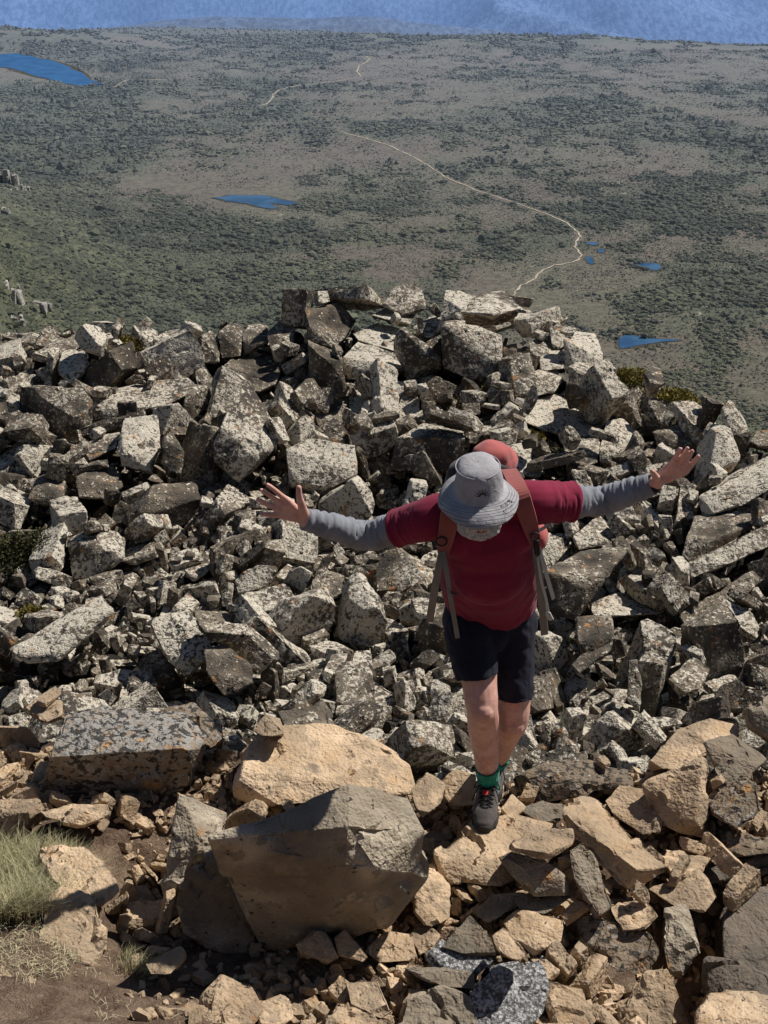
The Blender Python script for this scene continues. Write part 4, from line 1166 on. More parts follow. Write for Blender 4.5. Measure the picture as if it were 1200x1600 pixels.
def build_person(M):
    # ---- joints, read off the photo
    hipR, hipL = at(735, 938, 4.66), at(800, 945, 4.67)
    kneeR, ankR = at(753, 1103, 4.44), at(763, 1221, 4.575)
    kneeL, ankL = at(803, 1122, 4.57), at(773, 1194, 4.86)
    shR, shL = at(668, 812, 4.43), at(842, 785, 4.43)
    elR, wrR = at(572, 838, 4.52), at(478, 812, 4.42)
    elL, wrL = at(940, 783, 4.52), at(1018, 757, 4.46)
    neck = at(755, 783, 4.43); head = at(747, 764, 4.285)
    spine = [at(767, 968, 4.69), at(767, 928, 4.63), at(766, 885, 4.54), at(761, 838, 4.47), at(757, 806, 4.45), at(755, 786, 4.44)]
    srad = [(.150, .112), (.158, .122), (.165, .138), (.162, .128), (.15, .105), (.085, .065)]
    side = unit(shL - shR)
    # head frame: up, face, right-to-left
    hu = unit((-.045, -.19, .98)); hf = np.array([.05, -.98, -.19]); hf = unit(hf - hu * (hf @ hu)); hs = np.cross(hu, hf)
    HA = [hs, hf, hu]
    hc = head.copy(); head = hc - hu * .043 + hf * .006
    # ---- body
    body = []
    body.append(tube(spine, srad, side))
    body.append(tube([shR + .03 * side, shL - .03 * side], [.062, .062], (0, 0, 1)))
    body.append(tube([neck - .05 * hu, head], [.060, .058]))
    # head
    body += [ball(head + hu * .02 + hf * -.012, (.075, .094, .082), HA), ball(head + hf * .030 - hu * .045, (.058, .058, .060), HA),
             ball(head + hf * .058 - hu * .085, (.030, .026, .022), HA)]
    nose = head + hf * .092 - hu * .022
    body.append(tube([head + hf * .083 + hu * .012, nose + hf * .016 - hu * .006], [.009, .013], seg=10))
    body.append(ball(nose + hf * .014 - hu * .010, (.016, .012, .010), HA, 12))
    for s in (-1, 1):
        body.append(ball(head + hs * s * .078 - hu * .012 - hf * .005, (.010, .019, .030), HA, 12))
        body.append(ball(head + hs * s * .034 + hf * .068 - hu * .022, (.020, .016, .014), HA, 12))
        body.append(ball(head + hs * s * .028 + hf * .078 + hu * .016, (.024, .012, .007), HA, 12))
    for s, a, b, c in ((-1, shR, elR, wrR), (1, shL, elL, wrL)):
        body.append(tube([a, a * .5 + b * .5, b, b * .55 + c * .45, c], [.058, .050, .044, .042, (.031, .026)], (0, 0, 1), sub=4))
    for h, k, a in ((hipR, kneeR, ankR), (hipL, kneeL, ankL)):
        d = unit(a - k); back = unit(np.array([0, 1, 0]) - d * d[1])
        body.append(tube([h, h * .5 + k * .5, k * .88 + h * .12, k + d * .03, k * .68 + a * .32 + back * .018, k * .35 + a * .65 + back * .006, a, a + d * .03],
                         [.080, .074, .064, (.059, .061), (.061, .062), (.049, .050), (.038, .042), (.038, .043)], (1, 0, 0), sub=4))
        body.append(ball(k - back * .026 + d * .004, (.044, .044, .050), None, 14))
        body.append(ball(k * .74 + a * .26 + back * .030, (.052, .046, .085), None, 14))
    # hands: every finger its own bent chain
    def hand(wr, arm, palm, fingers, thumb, wrist_r):
        # palm: outline points knuckle by knuckle
        for i, ch in enumerate(fingers):
            kn = ch[0]
            palmside = wr * .35 + kn * .65
            body.append(tube([wr * .9 + kn * .1, wr * .45 + kn * .55, kn], [.017, .0150, .0115], seg=12))
            body.append(tube(ch, [.0112, .0100, .0092, .0080][:len(ch)], seg=12))
        body.append(tube([fingers[0][0] * .93 + wr * .07, fingers[-1][0] * .93 + wr * .07], [.0125, .0115], seg=12))
        body.append(tube([fingers[0][0] * .6 + wr * .4, fingers[-1][0] * .6 + wr * .4], [.0150, .0150], seg=12))
        body.append(tube(thumb, [.019, .0150, .0118, .0100], seg=12))
        body.append(ball((wr * .6 + thumb[1] * .4), .020, None, 14))
    Y = 4.40
    def C(px, py, dy): return at(px, py, Y + dy)
    hand(wrR, elR, None,
         [[C(448, 781, -.005), C(437, 772.5, -.012), C(427, 764, -.018), C(418, 757.5, -.03)],
          [C(437, 785, 0), C(427, 778.5, -.010), C(418, 772, -.02), C(408.5, 766, -.034)],
          [C(432, 794.5, 0), C(422, 790, -.010), C(412.5, 785.5, -.02), C(403, 780.5, -.034)],
          [C(434, 804.5, .004), C(425, 804.5, -.004), C(417, 804, -.012), C(408.5, 803, -.024)]],
         [C(475, 803, -.01), C(471, 788, -.03), C(467.5, 775, -.042), C(467, 762, -.045)], .03)
    Y = 4.45
    hand(wrL, elL, None,
         [[C(1050, 724, -.012), C(1055, 715.5, -.022), C(1059, 708, -.03), C(1063, 701.5, -.046)],
          [C(1058.5, 726.5, -.004), C(1064.5, 717, -.014), C(1069.5, 708.5, -.024), C(1074, 700.5, -.038)],
          [C(1066, 730.5, .002), C(1072, 721, -.006), C(1077, 713, -.014), C(1081.5, 705, -.028)],
          [C(1072, 737, .006), C(1079, 728.5, .0), C(1085.5, 720.5, -.008), C(1091, 713, -.022)]],
         [C(1028, 756, -.015), C(1026, 748, -.040), C(1022.5, 742, -.062), C(1019.5, 737, -.082)], .03)
    person = fused('person', body, M['skin'], .0042, 3)
    tag(person, 'hiker in maroon t-shirt, navy shorts and grey brimmed hat stepping up with both arms spread', 'person')
    # ---- face details
    for s in (-1, 1):
        e = link('eye', new_mesh('eye', *ball(head + hs * s * .031 + hf * .079 + hu * .001, .0115, None, 14)), M['eye'], person)
        link('iris', new_mesh('iris', *ball(head + hs * s * .031 + hf * .0885 - hu * .001, (.005, .0026, .005), HA, 12)), M['iris'], e)
    link('mouth', new_mesh('mouth', *tube([head - hs * .022 + hf * .083 - hu * .064, head + hf * .092 - hu * .063, head + hs * .022 + hf * .083 - hu * .064], [.004, .006, .004], seg=8)), M['lip'], person)
    bd = []
    for a in np.linspace(-78, 78, 15):
        a = radians(a)
        base = head - hu * .058 + hs * sin(a) * .063 + hf * (.012 + .058 * cos(a))
        bd.append(tube([base + hu * .040 * (1 - cos(a)) , base - hu * .034 + hf * .006], [.013, .014], seg=10))
    bd.append(ball(head + hf * .062 - hu * .096, (.034, .026, .022), HA, 14))
    for s in (-1, 1): bd.append(tube([head + hf * .092 - hu * .052, head + hs * s * .034 + hf * .076 - hu * .062], [.008, .009], seg=8))
    o = fused('beard', bd, M['beard'], .005, 2, person)
    wrinkle(o, lambda P: .0035 * vnoise(P * 130, 3))
    hr = [tube([head - hu * .03 + hs * .074 * sin(a) - hf * .075 * cos(a) , head - hu * .075 + hs * .062 * sin(a) - hf * .062 * cos(a)], [.014, .012], seg=10) for a in np.radians(np.linspace(-80, 80, 11))]
    o = fused('hair', hr, M['beard'], .006, 2, person)
    # ---- grey long sleeved layer
    def infl(r, d): return [(x[0] + d, x[1] + d) if not np.isscalar(x) else x + d for x in r]
    under = [tube(spine[:5], infl(srad[:5], .006), side)]
    for a, b, c in ((shR, elR, wrR), (shL, elL, wrL)):
        under.append(tube([a, a * .5 + b * .5, b, b * .55 + c * .45, c * 1.0], [.062, .055, .052, .0475, (.0385, .034)], (0, 0, 1), sub=4))
    o = fused('long_sleeve_shirt', under, M['greycloth'], .0055, 3, person)
    hemd = unit(spine[0] - spine[2])
    cut(o, [(wrR, unit(wrR - elR), .09), (wrL, unit(wrL - elL), .09), (spine[0] + hemd * .0, hemd, .5)])
    def folds(P):
        d = np.zeros(len(P))
        for a, b, c, sd in ((shR, elR, wrR, 3), (shL, elL, wrL, 9)):
            for p, q, w in ((a, b, 1), (b, c, .9)):
                t, r, L = seg_param(P, p, q)
                m = (r < .09) * sm(t, -.1, .1) * (1 - sm(t, .9, 1.08))
                Q = np.stack([t * L * 62, (P @ np.array([.3, .6, .7])) * 13, P[:, 0] * 4], 1)
                d += m * w * (.0062 * (1 - np.abs(vnoise(Q, sd)) * 2) + .003 * vnoise(Q * 2.2, sd + 1))
        return d
    wrinkle(o, folds)
    for c, e in ((wrR, elR), (wrL, elL)):
        t = unit(c - e)
        link('cuff', new_mesh('cuff', *tube([c - t * .012, c + t * .004], [(.041, .036), (.040, .035)], (0, 0, 1), caps=(False, False))), M['greycloth'], o)
    # ---- maroon t-shirt
    tee = [tube(spine[:6], infl(srad, .018), side), tube([shR + .02 * side, shL - .02 * side], [.074, .074], (0, 0, 1))]
    slR, slL = shR * .48 + elR * .52, shL * .46 + elL * .54
    for a, b, e in ((shR, slR, elR), (shL, slL, elL)):
        inn = a * .75 + neck * .25
        tee.append(tube([inn, a, a * .4 + b * .6, b + (b - a) * .2], [.078, .078, .070, .065], (0, 0, 1), sub=4))
    # the belly and chest
    tee.append(ball(at(765, 893, 4.43), (.135, .085, .13), None))
    tee.append(ball(at(722, 838, 4.40), (.085, .07, .085), None)); tee.append(ball(at(800, 832, 4.40), (.085, .07, .085), None))
    o = fused('t_shirt', tee, M['maroon'], .006, 7, person)
    hp = at(763, 970, 4.60); hn = unit(unit(hp - at(765, 880, 4.52)) + .16 * side)
    nn = unit(head - neck)
    sl = [(slR, unit(elR - shR + np.array([0, 0, -.02])), .13), (slL, unit(elL - shL), .13)]
    cut(o, sl + [(hp, hn, .5), (neck + nn * .045 + np.array([0, -.01, 0]), nn, .11)], .004)
    def drape(P):
        d = np.zeros(len(P))
        u = (P - spine[2]) @ side; w = (P - spine[2]) @ unit(spine[4] - spine[0])
        low = 1 - sm(w, -.05, .14)
        # swags running from the flanks to the hem, finer pulls at the sides
        Q = np.stack([np.abs(u) * 9 + w * 5, (w - 2.2 * np.abs(u) ** 1.3) * 26, P[:, 1] * 3], 1)
        d += low * (.35 + .65 * sm(np.abs(u), .03, .12)) * (.0070 * vnoise(Q * .8, 5) + .0030 * vnoise(Q * 1.7, 7))
        d += (1 - low) * .0030 * vnoise(np.stack([u * 12, w * 22, P[:, 1] * 9], 1), 15)
        for a, b, sd in ((shR, slR, 3), (shL, slL, 9)):
            t, r, L = seg_param(P, a, b)
            m = (r < .11) * sm(t, .0, .25)
            Q = np.stack([t * L * 55, (P @ np.array([.2, .7, .7])) * 12, P[:, 0] * 3], 1)
            d += m * (.0060 * vnoise(Q, sd + 2) + .0028 * vnoise(Q * 2.1, sd))
        return d
    wrinkle(o, drape)
    # ---- shorts
    hemR, hemL = at(747, 1056, 4.49), at(804, 1088, 4.57)
    pel = at(767, 950, 4.66)
    sh = [tube([at(767, 925, 4.63), pel, at(768, 985, 4.67)], [(.160, .126), (.168, .130), (.155, .120)], side),
          tube([at(731, 960, 4.64), at(734, 995, 4.565), at(741, 1030, 4.515), hemR + unit(kneeR - hipR) * .03], [(.094, .116), (.096, .114), (.085, .095), (.076, .085)], (1, 0, 0), sub=4),
          ball(at(766, 990, 4.575), (.075, .075, .075)), tube([at(802, 965, 4.665), at(801, 1010, 4.65), at(802, 1052, 4.61), hemL + unit(kneeL - hipL) * .03], [(.088, .112), (.086, .106), (.079, .092), (.073, .082)], (1, 0, 0), sub=4)]
    o = fused('shorts', sh, M['navy'], .006, 6, person)
    tR, tL = unit(kneeR - hipR + np.array([.02, .08, 0])), unit(kneeL - hipL)
    xm = (hemR[0] + hemL[0]) / 2 + .003
    cut(o, [(hemR, tR, .2, lambda c: c.x < xm), (hemL, tL, .2, lambda c: c.x > xm)], .004)
    def crease(P):
        Q = np.stack([P[:, 0] * 14, P[:, 1] * 12, P[:, 2] * 17 + P[:, 0] * 12], 1)
        return .0065 * vnoise(Q, 21) + .0035 * vnoise(Q * 2.3, 22)
    wrinkle(o, crease)
    # ---- hat
    hat_seg = 64
    prof = [(.000, .110), (.028, .109), (.052, .106), (.066, .101), (.074, .094), (.078, .086), (.082, .067), (.087, .036), (.0915, .006), (.096, -.001),
            (.106, -.006), (.117, -.012), (.128, -.019), (.139, -.029), (.148, -.039), (.148, -.043), (.139, -.034), (.127, -.023), (.108, -.010), (.092, -.003), (.084, .035), (.074, .085), (.045, .099), (0, .104)]
    Vv, F = [], []
    for r, z in prof:
        for j in range(hat_seg):
            q = 2 * pi * j / hat_seg; rr = r * (1 + .05 * cos(2 * q) * (-1))
            wob = 0
            if r > .1: wob = (.0065 * sin(3 * q + .5) + .0045 * sin(5 * q + 1) - .012 * max(0, -sin(q)) * 0) * (r - .1) / .05
            if r > .095: wob += .0016 * sin(r * 840)
            crn = .0065 * vnoise(np.array([[cos(q) * 2.6, sin(q) * 2.6, z * 26]]), 4)[0] if z > .01 else 0
            Vv.append(hc + hs * (cos(q) * (rr * .965 + crn)) + hf * (sin(q) * (rr * 1.04 + crn)) + hu * (z + wob))
    m = len(prof)
    for i in range(m - 1):
        for j in range(hat_seg):
            k = (j + 1) % hat_seg; F.append((i * hat_seg + j, (i + 1) * hat_seg + j, (i + 1) * hat_seg + k, i * hat_seg + k))
    me = new_mesh('hat', Vv, F); bm = bmesh.new(); bm.from_mesh(me); bmesh.ops.remove_doubles(bm, verts=bm.verts[:], dist=1e-5); bmesh.ops.recalc_face_normals(bm, faces=bm.faces[:]); bm.to_mesh(me); bm.free()
    k = NB('stitched grey cotton'); ps = k.pos(1.0)
    def vm(op, a, b): x = k.n('ShaderNodeVectorMath', operation=op); k.put(x.inputs[0], a); k.put(x.inputs[1], b); return x
    rel = vm('SUBTRACT', ps, tuple(hc)).outputs[0]
    up_ = vm('DOT_PRODUCT', rel, tuple(hu)).outputs['Value']
    flat_ = vm('SCALE', tuple(hu), (0, 0, 0)); k.put(flat_.inputs['Scale'], up_)
    rad_ = vm('LENGTH', vm('SUBTRACT', rel, flat_.outputs[0]).outputs[0], (0, 0, 0)).outputs['Value']
    ring_ = k.math('SINE', k.math('MULTIPLY', rad_, 2 * pi / .0085))
    line_ = k.math('MULTIPLY', k.ramp(ring_, .55, .95), k.ramp(rad_, .099, .104))
    cl = k.mix(k.ramp(k.noise(ps, 16, 4, .6), .3, .7), (.33, .32, .335), (.43, .415, .43))
    cl = k.mix(k.math('MULTIPLY', line_, .45), cl, (.15, .145, .16))
    cl = k.mix(k.ramp(k.noise(ps, 60, 4, .7), .45, .75, 0, .25), cl, (.24, .23, .25))
    hh_ = k.math('SUBTRACT', k.math('MULTIPLY', k.noise(ps, 34, 4, .65), 1.6), k.math('MULTIPLY', line_, .6))
    hat_mat = k.done(cl, .9, k.bump(hh_, .004, .9))
    hat = link('hat', me, hat_mat, person); me.polygons.foreach_set('use_smooth', [True] * len(me.polygons))
    hat['label'] = 'grey bucket hat with stitched brim and a small printed sun emblem'
    # seam between crown top and sides
    sv = [hc + hs * (cos(q) * .0735) + hf * (sin(q) * .0790) + hu * .0925 for q in np.linspace(0, 2 * pi, 41)]
    link('seam', new_mesh('seam', *tube(sv, [.0019] * 41, seg=6, sub=1, ref=hu)), M['hat'], hat)
    # small rising sun printed on the front of the crown
    dirp = lambda ang, h: hc + hs * (sin(ang) * .0880) + hf * (cos(ang) * .0945 * (1 - (h - .03) * .8)) + hu * h
    rays = []
    for a in np.linspace(-80, 80, 7):
        a = radians(a); r0, r1 = .011, .027
        rays.append(tube([dirp(.05 + sin(a) * r0 / .09, .034 + cos(a) * r0), dirp(.05 + sin(a) * r1 / .09, .034 + cos(a) * r1)], [.0017, .0009], seg=6))
    rays.append(tube([dirp(.05 - .028 / .09, .032), dirp(.05 + .028 / .09, .032)], [.0014, .0014], seg=6))
    arc = [dirp(.05 + sin(a) * .008 / .09, .034 + cos(a) * .008) for a in np.radians(np.linspace(-90, 90, 8))]
    rays.append(tube(arc, [.0010] * 8, seg=6, sub=1))
    v, f = joined(rays); link('emblem', new_mesh('emblem', v, f), M['print'], hat)
    # darker printed sprig on the left front of the brim
    sp = []
    rs = random.Random(4)
    for i in range(20):
        q = radians(rs.uniform(26, 56)); r = rs.uniform(.112, .140); z = np.interp(r, [.1, .112, .124, .136, .146], [-.003, -.009, -.016, -.023, -.031]) + .0018
        a = hc + hs * (cos(q) * r * .965) + hf * (sin(q) * r * 1.04) + hu * z
        q2 = q + rs.uniform(-.05, .05); r2 = r + rs.uniform(-.007, .007); z2 = np.interp(r2, [.1, .112, .124, .136, .146], [-.003, -.009, -.016, -.023, -.031]) + .0018
        b = hc + hs * (cos(q2) * r2 * .965) + hf * (sin(q2) * r2 * 1.04) + hu * z2
        sp.append(tube([a, b], [.0011, .0005], seg=6))
    v, f = joined(sp); link('brim_print', new_mesh('brim_print', v, f), M['print'], hat)
    # ---- wrist band
    t = unit(wrL - elL)
    link('wrist_band', new_mesh('wrist_band', *tube([wrL + t * .004, wrL + t * .016], [(.036, .032), (.035, .031)], (0, 0, 1), caps=(False, False))), M['black'], person)
    # ---- socks and shoes
    for ank, knee, fd, tilt, front in ((ankR, kneeR, unit((-.16, -1, -.10)), 0, True), (ankL, kneeL, unit((-.25, -1, .15)), .3, False)):
        up = unit(knee - ank)
        sk = fused('sock', [tube([ank - up * .05, ank, ank + up * .045, ank + up * .09, ank + up * .125], [(.041, .047), (.042, .047), (.044, .049), (.048, .053), (.051, .056)], (1, 0, 0), seg=24)], M['sock'], .004, 2, person)
        cut(sk, [(ank + up * .100, up, .12)], .003)
        ax = up
        wrinkle(sk, lambda P: .0016 * np.sin(np.arctan2(P[:, 1] - ank[1], P[:, 0] - ank[0]) * 22) + .002 * vnoise(P * 45, 2))
        # shoe
        lat = unit(np.cross(fd, (0, 0, 1))); zz = unit(np.cross(lat, fd))
        sole_c = ank - np.array([0, 0, .092])
        def S(f, l, h): return sole_c + fd * f * .9 + lat * l + zz * h
        up_parts = [tube([S(-.065, 0, .035), S(-.02, 0, .045), S(.06, 0, .045), S(.13, 0, .038), S(.185, 0, .030)], [(.036, .036), (.040, .042), (.046, .044), (.049, .034), (.036, .024)], lat, sub=4),
                    tube([S(-.025, 0, .045), S(-.020, 0, .085), S(-.012, 0, .118)], [(.044, .056), (.043, .054), (.043, .050)], lat),
                    tube([S(.02, 0, .09), S(.075, 0, .068), S(.12, 0, .052)], [(.034, .026), (.036, .024), (.036, .020)], lat)]
        shoe = fused('shoe', up_parts, M['shoe'], .0045, 4, person)
        wrinkle(shoe, lambda P: .0012 * vnoise(P * 70, 5))
        out = [(-.085, .022), (-.06, .036), (0, .040), (.06, .044), (.12, .052), (.17, .046), (.205, .022)]
        ring = [(f, w) for f, w in out] + [(f, -w) for f, w in out[::-1]]
        Vv = [S(f, w * 1.03, .018) for f, w in ring] + [S(f, w, -.008) for f, w in ring]; n = len(ring)
        F = [tuple(range(n)), tuple(range(2 * n - 1, n - 1, -1))] + [(i, n + i, n + (i + 1) % n, (i + 1) % n) for i in range(n)]
        me = new_mesh('sole', Vv, F, False); bm = bmesh.new(); bm.from_mesh(me); bmesh.ops.recalc_face_normals(bm, faces=bm.faces[:]); bm.to_mesh(me); bm.free()
        link('sole', me, M['sole'], shoe)
        toe = fused('toe_cap', [tube([S(.150, 0, .024), S(.196, 0, .022)], [(.050, .028), (.036, .022)], lat)], M['sole'], .005, 2, shoe)
        # laces
        lc = []
        for i in range(6):
            f0 = .035 + i * .018; h0 = .113 - i * .0085
            f1 = f0 + .017; h1 = h0 - .008
            for s in (-1, 1):
                lc.append(tube([S(f0, s * .026, h0 - .006), S((f0 + f1) / 2, 0, (h0 + h1) / 2 + .008), S(f1, -s * .028, h1 - .007)], [.0024] * 3, seg=6))
        for s in (-1, 1):
            lc.append(tube([S(.03, 0, .128), S(.035, s * .035, .130), S(.055, s * .05, .105), S(.045, s * .03, .112), S(.03, 0, .126)], [.0022] * 5, seg=6))
            lc.append(tube([S(.03, 0, .128), S(.05, s * .03, .110), S(.085, s * .055, .062)], [.0020] * 3, seg=6))
        v, f = joined(lc); link('lace', new_mesh('lace', v, f), M['lace'], shoe)
        if front:
            v, f = tube([S(.070, .004, .1075), S(.086, .004, .100)], [(.011, .0035)] * 2, lat, seg=8)
            link('red_tag', new_mesh('red_tag', v, f), M['redtag'], shoe)
    # ---- backpack
    pk = bpy.data.objects.new('backpack', None); COL.objects.link(pk)
    tag(pk, 'salmon and dark grey hiking backpack worn by the hiker', 'backpack')
    pk.location = tuple(at(770, 930, 4.95)); bpy.context.view_layer.update()
    inv = pk.matrix_world.inverted()
    def own(o): o.parent = pk; o.matrix_parent_inverse = inv; return o
    ax = unit(neck - spine[0]); bk = unit(np.array([0, 1, 0]) - ax * ax[1])
    base = spine[0] + bk * .235
    def B(s, u, b): return base + side * s + ax * u + bk * b
    bag = own(fused('bag', [tube([B(0, .06, 0), B(0, .2, .02), B(0, .40, .02), B(.0, .55, .0)], [(.125, .085), (.14, .10), (.14, .10), (.12, .085)], side, seg=24)], M['packgrey'], .008, 3))
    wrinkle(bag, lambda P: .008 * vnoise(P * 16, 8))
    lid = own(fused('lid', [ball(at(776, 719, 4.70), (.078, .10, .058)), ball(at(769, 710, 4.66), (.070, .075, .048))], M['packred'], .006, 4))
    wrinkle(lid, lambda P: .004 * vnoise(P * 24, 9))
    own(fused('lid_band', [tube([at(735, 735, 4.60), at(775, 728, 4.57), at(815, 745, 4.66)], [(.012, .012)] * 3)], M['packgrey'], .005, 2))
    sidep = own(fused('side_pocket', [ball(at(842, 838, 4.62), (.035, .06, .05))], M['packred'], .006, 3))
    # shoulder straps over the front of the shoulders
    fr = unit((0, -1, .35))
    own(ribbon('shoulder_strap', [at(722, 755, 4.52), at(712, 775, 4.395), at(704, 800, 4.335), at(698, 835, 4.335), at(692, 864, 4.345)], [.06, .066, .066, .060, .040], [unit((0, -.2, 1)), unit((-.1, -.8, .6)), unit((-.1, -1, .2)), unit((-.15, -1, .1)), unit((-.2, -1, 0))], .012, M['strap'], None))
    own(ribbon('shoulder_strap', [at(795, 735, 4.52), at(806, 755, 4.40), at(815, 780, 4.335), at(828, 820, 4.335), at(836, 848, 4.345)], [.06, .066, .066, .058, .036], [unit((0, -.2, 1)), unit((.1, -.8, .6)), unit((.1, -1, .2)), unit((.2, -1, .1)), unit((.3, -1, 0))], .012, M['strap'], None))
    own(ribbon('webbing', [at(690, 862, 4.34), at(684, 895, 4.34), at(677, 935, 4.38), at(671, 972, 4.45)], [.022, .026, .028, .028], fr, .003, M['webbing'], None))
    own(ribbon('webbing', [at(692, 862, 4.335), at(698, 895, 4.31), at(703, 930, 4.31), at(710, 968, 4.34), at(715, 997, 4.37)], .017, fr, .003, M['webbing'], None))
    own(ribbon('webbing', [at(838, 855, 4.36), at(842, 895, 4.38), at(847, 945, 4.44), at(851, 992, 4.48)], .028, fr, .003, M['webbing'], None))
    own(ribbon('webbing', [at(842, 855, 4.34), at(849, 880, 4.34), at(858, 912, 4.36), at(865, 936, 4.39)], .015, unit((.3, -1, .3)), .003, M['webpale'], None))
    own(ribbon('webbing', [at(840, 870, 4.36), at(845, 905, 4.38), at(853, 935, 4.41), at(858, 962, 4.44)], .011, unit((.5, -1, .3)), .003, M['webpale'], None))
    own(ribbon('webbing', [at(836, 832, 4.36), at(848, 826, 4.40), at(858, 818, 4.46)], .012, unit((.3, -1, .5)), .003, M['webpale'], None))
    for px, py, w in ((690, 846, .02), (836, 838, .016)):
        c = at(px, py, 4.322); q = np.linspace(0, 2 * pi, 17)
        pts = [c + np.array([1, 0, 0]) * cos(a) * w * .9 + UPV * sin(a) * w * .75 for a in q]
        own(link('buckle', new_mesh('buckle', *tube(pts, [.0032] * 17, seg=6, sub=1, ref=FWD)), M['black']))
    own(link('buckle', new_mesh('buckle', *tube([at(838, 846, 4.325), at(840, 866, 4.335)], [(.011, .006), (.010, .006)], (1, 0, 0), seg=8)), M['black']))
    own(link('clip', new_mesh('clip', *tube([at(706, 926, 4.30), at(712, 928, 4.302)], [(.005, .008)] * 2, (0, 0, 1), seg=8)), M['packgrey']))
    own(link('clip', new_mesh('clip', *tube([at(856, 958, 4.43), at(861, 968, 4.44)], [(.010, .004)] * 2, (1, 0, 0), seg=8)), M['webpale']))
    return person


# ------------------------------------------------------------------ loose stones, grass, cushion shrubs
def load_stones():
    A = np.array(STONES, float).reshape(-1, 8); out = []
    for a in A:
        q = Euler((radians(a[3]), radians(a[4]), radians(a[5]))).to_quaternion()
        out.append((a[:3] / 250, np.array(q), a[6] / 200, int(a[7]) % 100, a[7] >= 100))
    return out


ORD = ['nearest', 'second', 'third', 'fourth', 'fifth', 'sixth', 'seventh', 'eighth', 'ninth', 'tenth', 'eleventh', 'twelfth', 'thirteenth', 'fourteenth', 'fifteenth', 'sixteenth', 'seventeenth', 'eighteenth', 'nineteenth', 'twentieth']
SHAPE = {'block': 'blocky', 'slab': 'flat slab-like', 'bar': 'elongated', 'wedge': 'wedge-shaped'}


def sector(dx, dy):
    a = math.degrees(math.atan2(-dy, dx)) % 360
    return ['right of', 'above and right of', 'above', 'above and left of', 'left of', 'below and left of', 'below', 'below and right of'][int((a + 22.5) // 45) % 8]


